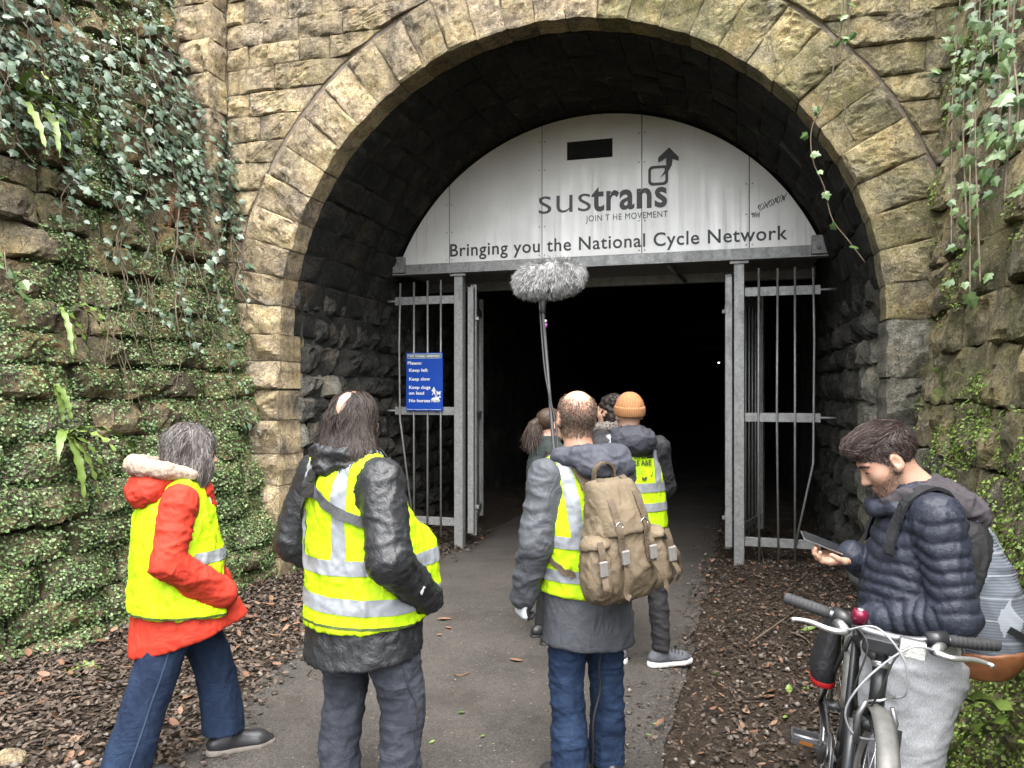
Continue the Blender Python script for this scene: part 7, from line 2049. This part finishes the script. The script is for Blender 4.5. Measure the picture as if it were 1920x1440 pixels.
# ================================================================ 7: the cyclist looking at a phone
def person_cyclist():
    P = Person(1.325, 2.55, R(80), 'bearded person in navy quilted jacket and grey sweatpants looking down at a phone')
    J = dict(hipL=(-0.09, 0.0, 0.86), hipR=(0.09, 0.0, 0.86), knL=(-0.10, 0.03, 0.47), knR=(0.10, 0.05, 0.47), anL=(-0.10, 0.0, 0.085), anR=(0.10, 0.04, 0.085), toeL=(-0.11, 0.21, 0.03), toeR=(0.12, 0.25, 0.03),
             shL=(-0.17, -0.025, 1.305), shR=(0.17, -0.02, 1.305), elL=(-0.22, -0.055, 1.02), elR=(0.22, 0.0, 1.03), wrL=(-0.07, 0.14, 0.955), wrR=(0.075, 0.165, 1.135), neck=(0, -0.015, 1.375))
    hc = np.array([0, 0.078, 1.472]); hR = rotz(0.05) @ rotx(-0.56)
    hr_ = dict(dirv=(-0.15, 1.0, -0.10), palm=(-0.35, -0.05, 1.0), side=(-1, 0.2, 0.3), curl=(0.30, 0.75, 0.75), thumb=0.9)
    hl = dict(dirv=(0.2, 1, -0.15), palm=(0.2, 0, -1), side=(1, 0, 0), curl=(0.5, 0.6, 0.4))
    fine = [(2, 1.30, 1.66, 0.0048), (0, -0.11, 0.13, 0.0048), (1, -0.06, 0.26, 0.0048), (2, 1.06, 1.22, 0.0045), (1, 0.26, 0.38, 0.0048)]
    ob, BV, BF = body(P, J, M['skin2'], hc, hR, h=0.012, fine=fine, handsR=hr_, handsL='pocket', nr=0.054, hsc=0.95)
    # eyes, brows and lashes as geometry over the face
    Wh = lambda p: hc + hR @ (np.array(p) * 0.95)
    for sx in (-1, 1):
        pts = [Wh((sx * x, y, z)) for x, y, z in ((0.012, 0.094, 0.026), (0.025, 0.093, 0.031), (0.040, 0.085, 0.030), (0.052, 0.072, 0.022))]
        tube('eyebrow', [P.W(q) for q in smooth_path(pts, 9)], np.array([0.003, 0.0042, 0.0045, 0.0045, 0.0042, 0.004, 0.0035, 0.003, 0.002]), plain('dark_brow', (0.018, 0.012, 0.009), 0.7), P.e, 6)
        pts = [Wh((sx * x, y, z)) for x, y, z in ((0.019, 0.086, 0.004), (0.031, 0.0885, 0.005), (0.045, 0.080, 0.003))]
        tube('eyelashes', [P.W(q) for q in smooth_path(pts, 7)], 0.0022, plain('dark_lash', (0.015, 0.01, 0.008), 0.7), P.e, 5)
    # sweatpants
    f = Fld((-0.3, -0.3, 0.05), (0.3, 0.3, 1.05), 0.008)
    f.loft([(0.74, 0, -0.01, 0.165, 0.135), (0.86, 0, -0.015, 0.175, 0.145), (0.98, 0, 0.0, 0.16, 0.12), (1.02, 0, 0, 0.155, 0.115)], 0)
    for sx in (-1, 1): f.loft([(0.09, sx * 0.10, 0.01, 0.058, 0.068), (0.25, sx * 0.10, 0.015, 0.075, 0.085), (0.47, sx * 0.10, 0.04, 0.082, 0.092), (0.66, sx * 0.095, 0.02, 0.095, 0.112), (0.84, sx * 0.085, -0.005, 0.10, 0.14)], 0.03)
    t = NT('heather_grey_jersey', 0.95, spec=0.15); pp = t.pos('object')
    n_ = t.noise(t.scale(pp, (1, 1, 0.35)), 380, 2); big = t.noise(pp, 5, 4)
    c_ = t.mix(t.mrange(n_, 0.35, 0.65), (0.27, 0.28, 0.295), (0.40, 0.41, 0.43)); c_ = t.mix(t.mrange(big, 0.4, 0.7, 0, 0.2), c_, (0.24, 0.25, 0.27))
    P.garment('sweatpants', f, t.done(c_, bump=t.bump(t.noise(pp, 40, 3), 0.25, 0.006)), disp=lambda V, N: 0.009 * puff(V, (5, 5, 7), 3.0) + 0.004 * puff(V, (7, 7, 16), 6.0))
    # quilted jacket: baffles run round body and sleeves
    f = Fld((-0.40, -0.30, 0.82), (0.40, 0.40, 1.45), 0.0065)
    f.loft([(0.90, 0, 0.025, 0.165, 0.125), (0.98, 0, 0.03, 0.168, 0.132), (1.12, 0, 0.015, 0.17, 0.125), (1.24, 0, 0.0, 0.165, 0.112), (1.32, 0, -0.012, 0.135, 0.095), (1.40, 0, -0.005, 0.07, 0.075)], 0)
    ar = {}
    for s_ in 'LR':
        sh, el, wr = (np.array(J[q + s_]) for q in ('sh', 'el', 'wr'))
        f.cone((0, -0.02, 1.325), sh, 0.07, 0.07, 0.05); f.chain([sh, el, wr + (wr - el) * 0.03], [0.074, 0.068, 0.050], 0.015)
        ar[s_] = (sh, el, wr)
    f.cut((0, 0, 0.915), (0, -0.10, -1))
    def quilt(V, N):
        best = np.full(len(V), 9.0); tc = V[:, 2] - 0.16 * V[:, 1]
        tt = tc.copy()
        for s_ in 'LR':
            sh, el, wr = ar[s_]; acc = 0.0
            for a, b, ra, rb in ((sh, el, 0.074, 0.068), (el, wr, 0.068, 0.050)):
                ba = b - a; L = np.linalg.norm(ba); u = np.clip((V - a) @ ba / (L * L), 0, 1)
                dd = np.linalg.norm(V - a - u[:, None] * ba, axis=1) - (ra + (rb - ra) * u)
                m_ = (dd < best) & (dd < 0.015); best = np.where(m_, dd, best)
                tt = np.where(m_, acc + u * L + 0.02 * np.sin(V[:, 0] * 30), tt); acc += L
        ph = tt / 0.044 + 0.5 * pnoise(V * 6)
        q = np.abs(np.sin(np.pi * ph)) ** 0.7
        return 0.0085 * q - 0.005 + 0.005 * puff(V, (16, 16, 11), 3.0)
    t = NT('navy_quilted_nylon', 0.52, spec=0.35); pp = t.pos('object'); nn = t.noise(pp, 60, 3, 0.6, 1.2)
    nv = t.done(t.mix(t.mrange(nn, 0.3, 0.7), (0.014, 0.017, 0.028), (0.024, 0.028, 0.043)), bump=t.bump(nn, 0.45, 0.008))
    co, CV, CF = P.garment('quilted_jacket', f, nv, disp=quilt, it=1)
    # collar and dark hood of the sweatshirt underneath
    f = Fld((-0.2, -0.28, 1.22), (0.2, 0.2, 1.5), 0.007)
    f.chain([(-0.05, 0.085, 1.335), (-0.085, 0.04, 1.36), (-0.085, -0.03, 1.375), (0, -0.07, 1.385), (0.085, -0.03, 1.375), (0.085, 0.04, 1.36), (0.05, 0.085, 1.335)], [0.025, 0.028, 0.03, 0.032, 0.03, 0.028, 0.025], 0.02)
    f.ell((0, -0.12, 1.335), (0.135, 0.095, 0.06), 0.05, rot=rotx(0.45)); f.ell((0, -0.165, 1.295), (0.12, 0.055, 0.045), 0.04)
    P.garment('sweatshirt_hood', f, cloth('dark_plum_grey_jersey', (0.050, 0.044, 0.050), 0.9), disp=lambda V, N: 0.013 * puff(V, (9, 14, 16), 7.0))
    f = Fld((-0.2, -0.1, 1.22), (0.2, 0.25, 1.46), 0.007)
    f.chain([(-0.095, 0.0, 1.34), (-0.075, 0.07, 1.325), (-0.02, 0.115, 1.315), (0.02, 0.115, 1.315), (0.075, 0.07, 1.325), (0.095, 0.0, 1.34)], [0.026] * 6, 0.02)
    P.garment('collar', f, nv, disp=lambda V, N: 0.004 * puff(V, (20, 20, 20), 2.0), parent=co)
    for s_ in 'LR': shoe(P, J['an' + s_], J['toe' + s_], M['black_leather'], M['white_sole'])
    # hair: thick brown top swept forward and up, short sides
    hm = hair_mat('brown_swept_hair', (0.020, 0.014, 0.012), (0.042, 0.029, 0.025), (0.090, 0.065, 0.056), 0.4)
    f = Fld((-0.14, -0.12, 1.38), (0.14, 0.3, 1.68), 0.006)
    f.ell(Wh((0, -0.018, 0.043)), (0.076, 0.095, 0.083), 0, rot=hR)
    f.ell(Wh((0, 0.025, 0.100)), (0.060, 0.066, 0.034), 0.03, rot=hR); f.ell(Wh((0, 0.066, 0.088)), (0.050, 0.028, 0.024), 0.03, rot=hR)
    f.ell(Wh((0, 0.105, -0.01)), (0.085, 0.055, 0.070), 0.008, rot=hR, op='s'); f.ell(Wh((0, 0.02, -0.095)), (0.12, 0.115, 0.088), 0.008, rot=hR, op='s')
    f.ell(Wh((0, 0.055, -0.01)), (0.12, 0.032, 0.05), 0.008, rot=hR, op='s')
    for sx in (-1, 1): f.ell(Wh((sx * 0.085, -0.008, -0.002)), (0.03, 0.026, 0.034), 0.004, rot=hR, op='s')
    hb, HV, HF = P.garment('hair', f, hm, disp=lambda V, N: 0.003 * puff(V, (28, 12, 28), 4.0))
    rel = (HV - hc) @ hR
    N_ = vnormals(HV, HF)
    r0, n0 = sel_roots(HV, HF, (rel[:, 2] > -0.05), 5200)
    rr = (r0 - hc) @ hR
    top = sstep(0.05, 0.09, rr[:, 2])
    dl = np.c_[rr[:, 0] * 2, 0.85 * top - 0.35 * (1 - top), 0.25 * top - 0.9 * (1 - top)]
    strands(P, 'hair_strands', r0, dl @ hR.T + n0 * 0.28, 0.022 + 0.022 * top, hm, n=5, width=0.0022, grav=0.0, jit=0.12, parent=hb, bvh=bvh_of(HV, HF), hug=0.006, free=2)
    # beard stubble
    rel = (BV - hc) @ hR / 0.95
    nb = vnormals(BV, BF)
    m = (rel[:, 2] < -0.022 - 0.55 * np.maximum(0, rel[:, 1] - 0.03)) & (rel[:, 2] > -0.125) & (rel[:, 1] > -0.005) & (np.linalg.norm(rel, axis=1) < 0.145)
    m |= (rel[:, 1] > 0.075) & (rel[:, 2] < -0.042) & (rel[:, 2] > -0.055) & (np.abs(rel[:, 0]) < 0.026)
    m |= (np.abs(rel[:, 0]) > 0.055) & (rel[:, 1] > 0.008) & (rel[:, 1] < 0.03) & (rel[:, 2] < 0.02) & (rel[:, 2] > -0.06)
    m &= ~((np.abs(rel[:, 0]) < 0.022) & (rel[:, 2] > -0.078) & (rel[:, 2] < -0.056) & (rel[:, 1] > 0.07))
    r0, n0 = sel_roots(BV, BF, m, 6500)
    strands(P, 'beard', r0, n0 + np.array([0, 0, -1.2]), 0.003, hair_mat('dark_stubble', (0.018, 0.012, 0.009), (0.035, 0.022, 0.016), (0.06, 0.04, 0.028), 0.6), n=2, width=0.0009, grav=0.2, jit=0.3)
    # phone in the right hand
    wr = np.array(J['wrR'])
    ph = tag(empty('smartphone', tuple(P.W(wr + [0, 0.1, 0.02]))), 'dark smartphone held flat in the right hand of the cyclist', 'phone')
    fw = np.array([-0.10, 0.93, 0.36]); fw /= np.linalg.norm(fw); upv = np.array([-0.25, -0.33, 0.91]); upv -= fw * (upv @ fw); upv /= np.linalg.norm(upv); rt = np.cross(fw, upv)
    Rp = np.stack([rt, fw, upv], 1); pc = wr + [-0.012, 0.105, 0.045]
    lbox(P, 'case', pc, (0.033, 0.068, 0.0042), plain('black_phone_case', (0.012, 0.012, 0.013), 0.35), ph, Rp, 0.003)
    lbox(P, 'screen', pc + upv * 0.0048, (0.030, 0.064, 0.0006), plain('dark_phone_screen', (0.02, 0.022, 0.026), 0.08), ph, Rp, 0.0003)
    lbox(P, 'frame_band', pc - upv * 0.0005, (0.0342, 0.0692, 0.0022), M['steel'], ph, Rp, 0.001)
    # backpack: black straps and back, grey check cloth, tan leather base
    e = tag(empty('backpack', tuple(P.W((0, -0.25, 0.82)))), 'grey checked backpack with tan leather base on the cyclist', 'backpack')
    t = NT('grey_check_cloth', 0.85, spec=0.2); pp = t.pos('object')
    sp = t.sep(t.n.new('ShaderNodeTexCoord').outputs['Generated'])
    gx, gz = t.math('FRACT', t.math('MULTIPLY', sp[1], 6.0)), t.math('FRACT', t.math('MULTIPLY', sp[2], 8.0))
    l1 = t.math('MAXIMUM', t.math('LESS_THAN', gx, 0.07), t.math('LESS_THAN', gz, 0.07))
    fi = t.math('LESS_THAN', t.math('FRACT', t.math('MULTIPLY', sp[2], 60.0)), 0.5)
    bandm = t.math('GREATER_THAN', gx, 0.5)
    c_ = t.mix(t.math('MULTIPLY', fi, t.mrange(bandm, 0, 1, 0.45, 0.9)), (0.155, 0.175, 0.205), (0.05, 0.055, 0.066)); c_ = t.mix(t.math('MULTIPLY', l1, 0.6), c_, (0.40, 0.43, 0.47))
    chk = t.done(c_, bump=t.bump(t.noise(pp, 200, 2), 0.2, 0.003))
    f = Fld((-0.22, -0.5, 0.72), (0.22, -0.06, 1.4), 0.008)
    bag = [(0.80, 0, -0.185, 0.13, 0.085), (0.87, 0, -0.20, 0.16, 0.112), (1.0, 0, -0.20, 0.17, 0.115), (1.14, 0, -0.175, 0.16, 0.10), (1.26, 0, -0.145, 0.135, 0.07), (1.33, 0, -0.13, 0.09, 0.035)]
    f.loft(bag, 0, pw=2.7)
    o, V, F = P.garment('main_bag', f, chk, disp=lambda V, N: 0.010 * puff(V, (7, 7, 6), 4.0), parent=e)
    f = Fld((-0.24, -0.5, 0.72), (0.24, -0.05, 1.4), 0.008)
    f.loft([(z, cx, cy + 0.004, rx + 0.008, ry + 0.006) for z, cx, cy, rx, ry in bag], 0, pw=2.7)
    f.cut((0, -0.118, 1.0), (0, -1, -0.34))
    P.garment('back_panel', f, cloth('black_nylon', (0.014, 0.014, 0.015), 0.6), parent=e)
    f = Fld((-0.24, -0.5, 0.72), (0.24, -0.05, 1.4), 0.008)
    f.loft([(z, cx, cy, rx + 0.007, ry + 0.007) for z, cx, cy, rx, ry in bag], 0, pw=2.7); f.cut((0, 0, 0.875), (0, 0.10, 1))
    P.garment('leather_base', f, plain('tan_leather', (0.20, 0.075, 0.03), 0.5, var=0.25, bump=0.15), parent=e)
    f = Fld((-0.2, -0.56, 0.78), (0.2, -0.2, 1.15), 0.008)
    f.loft([(0.84, 0, -0.29, 0.10, 0.05), (0.90, 0, -0.30, 0.115, 0.055), (1.0, 0, -0.295, 0.11, 0.045), (1.05, 0, -0.28, 0.09, 0.03)], 0, pw=2.7)
    P.garment('front_pocket', f, chk, parent=e)
    bv_ = bvh_of(CV, CF); bw = cloth('black_strap_webbing', (0.016, 0.017, 0.019), 0.65)
    for sx in (-1, 1):
        ribbon(P, 'shoulder_strap', [(sx * 0.09, -0.16, 1.27), (sx * 0.105, -0.10, 1.385), (sx * 0.115, -0.02, 1.40), (sx * 0.12, 0.06, 1.35), (sx * 0.12, 0.10, 1.27), (sx * 0.125, 0.12, 1.19)], 0.040, bw, e, bv_, 0.005, thick=0.010)
    ribbon(P, 'side_strap', [(-0.15, -0.22, 0.98), (-0.155, -0.30, 0.93), (-0.12, -0.39, 0.92)], 0.022, bw, e, bvh_of(V, F), 0.004)
    tube('zip', [P.W(q) for q in smooth_path([(-0.147, -0.17, 0.88), (-0.155, -0.20, 1.02), (-0.142, -0.18, 1.16), (-0.11, -0.15, 1.28)], 14)], 0.004, M['steel'], e, 5)
    return P

# ================================================================ bicycle, front towards the camera, leaning on its owner
def bicycle():
    bx, by = 1.145, 2.782                       # ground under the bottom bracket
    yaw = R(161); lean = R(8.6)
    Rb = rotz(yaw) @ roty(lean * -1)
    O = np.array([bx, by, 0.055])
    e = tag(empty('bicycle', tuple(O)), 'black hybrid bicycle with flat handlebar and front light leaning beside the phone user', 'bicycle')
    W_ = lambda p: O + Rb @ np.array(p, float)                # local: +Y forward, +X rider's right, Z up
    blk = plain('black_frame_paint', (0.018, 0.019, 0.021), 0.35, var=0.2)
    rub = plain('grip_rubber', (0.028, 0.028, 0.030), 0.75); tyr = plain('tyre_rubber', (0.02, 0.019, 0.018), 0.85, bump=0.3, nscale=60)
    alu = plain('bright_alloy', (0.55, 0.55, 0.56), 0.28, 0.85); gr = plain('grey_alloy', (0.20, 0.20, 0.21), 0.4, 0.7)
    mud = plain('silver_mudguard', (0.12, 0.118, 0.11), 0.5, 0.2, var=0.2)
    rd = plain('red_trim', (0.42, 0.012, 0.015), 0.45)
    tb = lambda n, pts, r, m, par=e, s=10: tube(n, [W_(p) for p in pts], r, m, par, s)
    fr = empty('frame', tuple(W_((0, 0, 0.5)))); setparent(fr, e)
    BBk = (0, 0, 0.30); HT, HB = (0, 0.42, 0.83), (0, 0.46, 0.68); SC_ = (0, -0.17, 0.72); RA_ = (0, -0.44, 0.35); FA = (0, 0.585, 0.35)
    tb('down_tube', [BBk, HB], 0.021, blk, fr); tb('top_tube', [SC_, HT], 0.016, blk, fr); tb('seat_tube', [BBk, (0, -0.19, 0.78)], 0.016, blk, fr); tb('head_tube', [HB, HT], 0.023, blk, fr)
    for sx in (-1, 1):
        tb('chain_stay', [(sx * 0.02, -0.02, 0.30), (sx * 0.06, -0.44, 0.35)], 0.010, blk, fr); tb('seat_stay', [(sx * 0.02, -0.17, 0.72), (sx * 0.06, -0.44, 0.35)], 0.008, blk, fr)
    fk = empty('fork', tuple(W_(HB))); setparent(fk, e)
    tb('steerer_spacer', [HT, (0, 0.405, 0.885)], 0.019, blk, fk); tb('headset_ring', [(0, 0.425, 0.815), (0, 0.42, 0.832)], 0.027, alu, fk, 12)
    tb('crown', [(-0.06, 0.475, 0.655), (0.06, 0.475, 0.655)], 0.022, blk, fk)
    for sx in (-1, 1): tb('fork_leg', [(sx * 0.06, 0.475, 0.66), (sx * 0.058, 0.52, 0.52), (sx * 0.056, 0.585, 0.345)], [0.017, 0.016, 0.011], blk, fk)
    def wheel(c, nm):
        w = empty(nm, tuple(W_(c))); setparent(w, e)
        c = np.array(c); n = 48
        an = np.linspace(0, 2 * math.pi, n + 1)
        tb('tyre', [c + [0, 0.335 * math.cos(a), 0.335 * math.sin(a)] for a in an], 0.019, tyr, w, 10)
        tb('rim', [c + [0, 0.312 * math.cos(a), 0.312 * math.sin(a)] for a in an], 0.010, alu, w, 6)
        tb('hub', [c - [0.045, 0, 0], c + [0.045, 0, 0]], 0.019, gr, w, 10)
        for k in range(28):
            a = 2 * math.pi * k / 28; s_ = 0.035 * (1 if k % 2 else -1)
            tb('spoke', [c + [s_, 0.018 * math.cos(a + 0.6), 0.018 * math.sin(a + 0.6)], c + [0, 0.306 * math.cos(a), 0.306 * math.sin(a)]], 0.0012, alu, w, 4)
    wheel(FA, 'wheel'); wheel(RA_, 'wheel')
    # mudguards: bent strips over each wheel
    def guard(c, a0, a1):
        V = []; F = []; n = 24; c = np.array(c)
        for i in range(n + 1):
            a = a0 + (a1 - a0) * i / n
            for k in range(5):
                x = -0.028 + 0.014 * k; rr = 0.372 + 0.012 * (1 - (x / 0.028) ** 2)
                V.append(W_(c + [x, rr * math.cos(a), rr * math.sin(a)]))
        for i in range(n):
            for k in range(4): q = i * 5 + k; F.append((q, q + 1, q + 6, q + 5))
        o = mesh_obj('mudguard', np.array(V), F, mud, e)
        md = o.modifiers.new('s', 'SOLIDIFY'); md.thickness = 0.003
    guard(FA, R(38), R(172)); guard(RA_, R(20), R(200))
    for sx in (-1, 1):
        tb('mudguard_stay', [np.array(FA) + [sx * 0.06, 0, 0], np.array(FA) + [sx * 0.03, -0.35, 0.12]], 0.0025, alu, e, 5)
        tb('brake_arm', [(sx * 0.045, 0.50, 0.60), (sx * 0.05, 0.505, 0.69), (sx * 0.035, 0.50, 0.73)], [0.010, 0.009, 0.007], gr, fk)
    tb('brake_noodle', [(0.035, 0.50, 0.73), (0.0, 0.51, 0.745), (-0.04, 0.49, 0.76)], 0.004, alu, fk, 6)
    # stem and bar
    st = (0, 0.43, 0.905)
    tb('stem', [(0, 0.405, 0.885), (0, 0.465, 0.925)], 0.018, blk, e)
    hb = empty('handlebar', tuple(W_((0, 0.46, 0.925)))); setparent(hb, e)
    tb('bar', smooth_path([(-0.285, 0.41, 0.955), (-0.15, 0.44, 0.945), (-0.06, 0.465, 0.928), (0.06, 0.465, 0.928), (0.15, 0.44, 0.945), (0.285, 0.41, 0.955)], 24), 0.0125, gr, hb)
    for sx in (-1, 1):
        g_ = tb('grip', [(sx * 0.165, 0.437, 0.947), (sx * 0.20, 0.43, 0.95), (sx * 0.295, 0.408, 0.957), (sx * 0.30, 0.407, 0.957)], [0.0165, 0.0175, 0.0175, 0.0155], rub, hb, 14)
        for k in range(9):
            x = 0.178 + 0.0125 * k; y = 0.437 - (x - 0.165) * 0.215; z = 0.947 + (x - 0.165) * 0.075
            tb('grip_ridge', [(sx * x, y, z), (sx * (x + 0.004), y - 0.0008, z)], 0.0186, rub, g_, 12)
        tb('shifter', [(sx * 0.10, 0.455, 0.940), (sx * 0.155, 0.442, 0.950)], [0.022, 0.026], blk, hb, 12)
        tb('lever_clamp', [(sx * 0.145, 0.452, 0.935), (sx * 0.118, 0.50, 0.920)], [0.016, 0.014], alu, hb)
        tb('brake_lever', smooth_path([(sx * 0.118, 0.50, 0.92), (sx * 0.16, 0.515, 0.918), (sx * 0.22, 0.492, 0.922), (sx * 0.262, 0.485, 0.918), (sx * 0.272, 0.492, 0.914)], 14), np.array([0.011, 0.0105, 0.010, 0.0095, 0.009, 0.0085, 0.008, 0.0075, 0.007, 0.007, 0.007, 0.0075, 0.008, 0.006]), alu, hb, 8)
    # cables: silver and black housings looping from the levers to the head tube
    cb = plain('grey_cable_housing', (0.30, 0.31, 0.32), 0.4); ck = M['black_sole']
    tb('brake_cable', smooth_path([(0.118, 0.50, 0.925), (0.05, 0.57, 0.97), (-0.03, 0.58, 0.90), (-0.055, 0.55, 0.80), (-0.04, 0.50, 0.76)], 26), 0.0032, cb, e, 6)
    tb('brake_cable', smooth_path([(-0.118, 0.50, 0.925), (-0.04, 0.56, 0.93), (0.05, 0.56, 0.82), (0.09, 0.53, 0.70), (0.05, 0.50, 0.62), (-0.02, 0.48, 0.62)], 30), 0.0032, cb, e, 6)
    tb('gear_cable', smooth_path([(-0.10, 0.47, 0.94), (-0.02, 0.54, 0.90), (0.01, 0.54, 0.78), (0.03, 0.46, 0.66), (0.02, 0.30, 0.52)], 26), 0.0032, ck, e, 6)
    tb('gear_cable', smooth_path([(0.10, 0.47, 0.94), (0.06, 0.53, 0.90), (0.075, 0.52, 0.76), (0.04, 0.45, 0.66), (0.02, 0.28, 0.50)], 26), 0.0032, ck, e, 6)
    # front light: clear lens box with LED rows
    lt = empty('front_light', tuple(W_((-0.055, 0.51, 0.925)))); setparent(lt, e)
    def wb(n, c, half, m, par, bv=0.004):
        bm = bmesh.new(); bmesh.ops.create_cube(bm, size=2)
        for v in bm.verts: v.co = Vector(W_(np.array(c) + np.array(v.co[:]) * np.array(half)))
        bevel(bm, bv, 2); return bm_obj(n, bm, m, par)
    wb('housing', (-0.06, 0.495, 0.915), (0.036, 0.012, 0.027), gr, lt, 0.006)
    t = NT('clear_lens', 0.12); pp = t.pos('object'); vz = t.voro(pp, 90)
    wb('lens', (-0.06, 0.512, 0.915), (0.034, 0.006, 0.025), t.done(t.mix(t.mrange(vz, 0.1, 0.5), (0.75, 0.75, 0.70), (0.45, 0.46, 0.44)), bump=t.bump(vz, 0.4, 0.004)), lt, 0.004)
    for k in range(5): wb('led', (-0.06 + (k - 2) * 0.012, 0.5185, 0.915), (0.0035, 0.0012, 0.0035), M['white_sole'], lt, 0.001)
    bl = tb('bell', [(0.085, 0.458, 0.945), (0.085, 0.462, 0.975), (0.085, 0.463, 0.985)], [0.024, 0.024, 0.018], plain('magenta_bell', (0.16, 0.012, 0.035), 0.25, 0.4), hb, 16)
    tb('bell_cap', [(0.085, 0.463, 0.985), (0.085, 0.4635, 0.989)], [0.012, 0.008], alu, bl, 12)
    wb('bar_bag', (0.02, 0.49, 0.90), (0.05, 0.015, 0.022), blk, hb, 0.006)
    # drivetrain on the rider's right
    dr = empty('drivetrain', tuple(W_((0.06, 0, 0.30)))); setparent(dr, e)
    for rr, x in ((0.098, 0.052), (0.075, 0.045), (0.055, 0.038)):
        an = np.linspace(0, 2 * math.pi, 37)
        tb('chainring', [(x, rr * math.cos(a), 0.30 + rr * math.sin(a)) for a in an], 0.0035, gr, dr, 5)
    for k in range(5):
        a = 2 * math.pi * k / 5; tb('spider_arm', [(0.05, 0, 0.30), (0.05, 0.09 * math.cos(a), 0.30 + 0.09 * math.sin(a))], 0.006, gr, dr, 6)
    ch = smooth_path([(0.052, 0.07, 0.37), (0.052, -0.2, 0.385), (0.05, -0.44, 0.39), (0.05, -0.48, 0.35), (0.05, -0.44, 0.31), (0.052, -0.2, 0.25), (0.052, 0.0, 0.20), (0.052, 0.09, 0.26), (0.052, 0.07, 0.37)], 60)
    tb('chain', ch, 0.005, gr, dr, 5)
    for sx, dy, dz in ((1, 0.12, 0.115), (-1, -0.12, -0.115)):
        tb('crank', [(sx * 0.075, 0, 0.30), (sx * 0.085, dy, 0.30 + dz)], [0.013, 0.010], gr, dr)
        pd = empty('pedal', tuple(W_((sx * 0.14, dy, 0.30 + dz)))); setparent(pd, e)
        c = np.array([sx * 0.145, dy, 0.30 + dz])
        tb('spindle', [c - [sx * 0.06, 0, 0], c + [sx * 0.045, 0, 0]], 0.008, gr, pd, 8)
        for yy in (-0.042, 0.042): wb('cage', c + [0, yy, 0], (0.048, 0.004, 0.011), rub, pd, 0.002)
        for xx in (-0.046, 0.046): wb('cage', c + [xx, 0, 0], (0.004, 0.0375, 0.011), rub, pd, 0.002)
        wb('reflector', c + [0, 0.0475, 0], (0.022, 0.001, 0.006), plain('amber_reflector', (0.16, 0.06, 0.01), 0.3), pd, 0.0005)
    # saddle, post, rear pannier with red trim
    tb('seat_post', [(0, -0.19, 0.76), (0, -0.215, 0.90)], 0.0135, gr, e)
    f = Fld((-0.12, -0.4, 0.85), (0.12, 0.05, 1.0), 0.007)
    f.cone((0, -0.33, 0.935), (0, -0.19, 0.935), 0.060, 0.045, 0.03, sq=((0, 0, 1), 0.45)); f.cone((0, -0.20, 0.935), (0, -0.03, 0.93), 0.04, 0.022, 0.03, sq=((0, 0, 1), 0.6))
    V, F = f.mesh(); mesh_obj('saddle', W_(V.T.T @ np.eye(3)) if False else (O + V @ Rb.T), F, plain('black_saddle', (0.016, 0.016, 0.017), 0.5), e)
    f = Fld((-0.06, -0.66, 0.30), (0.26, -0.2, 0.80), 0.008)
    f.loft([(0.46, 0.07, -0.42, 0.045, 0.12), (0.52, 0.075, -0.42, 0.05, 0.13), (0.64, 0.065, -0.42, 0.04, 0.11), (0.74, 0.055, -0.42, 0.022, 0.09)], 0, pw=3)
    V, F = f.mesh(); pn = mesh_obj('pannier', O + V @ Rb.T, F, cloth('black_pannier_nylon', (0.016, 0.016, 0.018), 0.6), e)
    f = Fld((-0.06, -0.66, 0.30), (0.26, -0.2, 0.60), 0.008)
    f.loft([(0.455, 0.07, -0.42, 0.048, 0.123), (0.485, 0.072, -0.42, 0.050, 0.127)], 0, pw=3)
    V, F = f.mesh(); mesh_obj('red_base_trim', O + V @ Rb.T, F, rd, pn)
    tb('kickstand', [(-0.05, -0.12, 0.29), (-0.16, -0.20, 0.01)], 0.008, gr, e)
    for k, z in enumerate((0.36, 0.42)):
        wb('frame_band', (0, 0.14 + 0.1 * k, 0.44 + 0.09 * k), (0.023, 0.012, 0.012), rd, fr, 0.003)
    return e

person_red()
person_long_hair()
p3_, vv3, vf3 = person_boom()
khaki_backpack(p3_, vv3, vf3)
boom_mic(p3_)
person_beanie()
person_ponytail()
person_scarf()
person_cyclist()
bicycle()
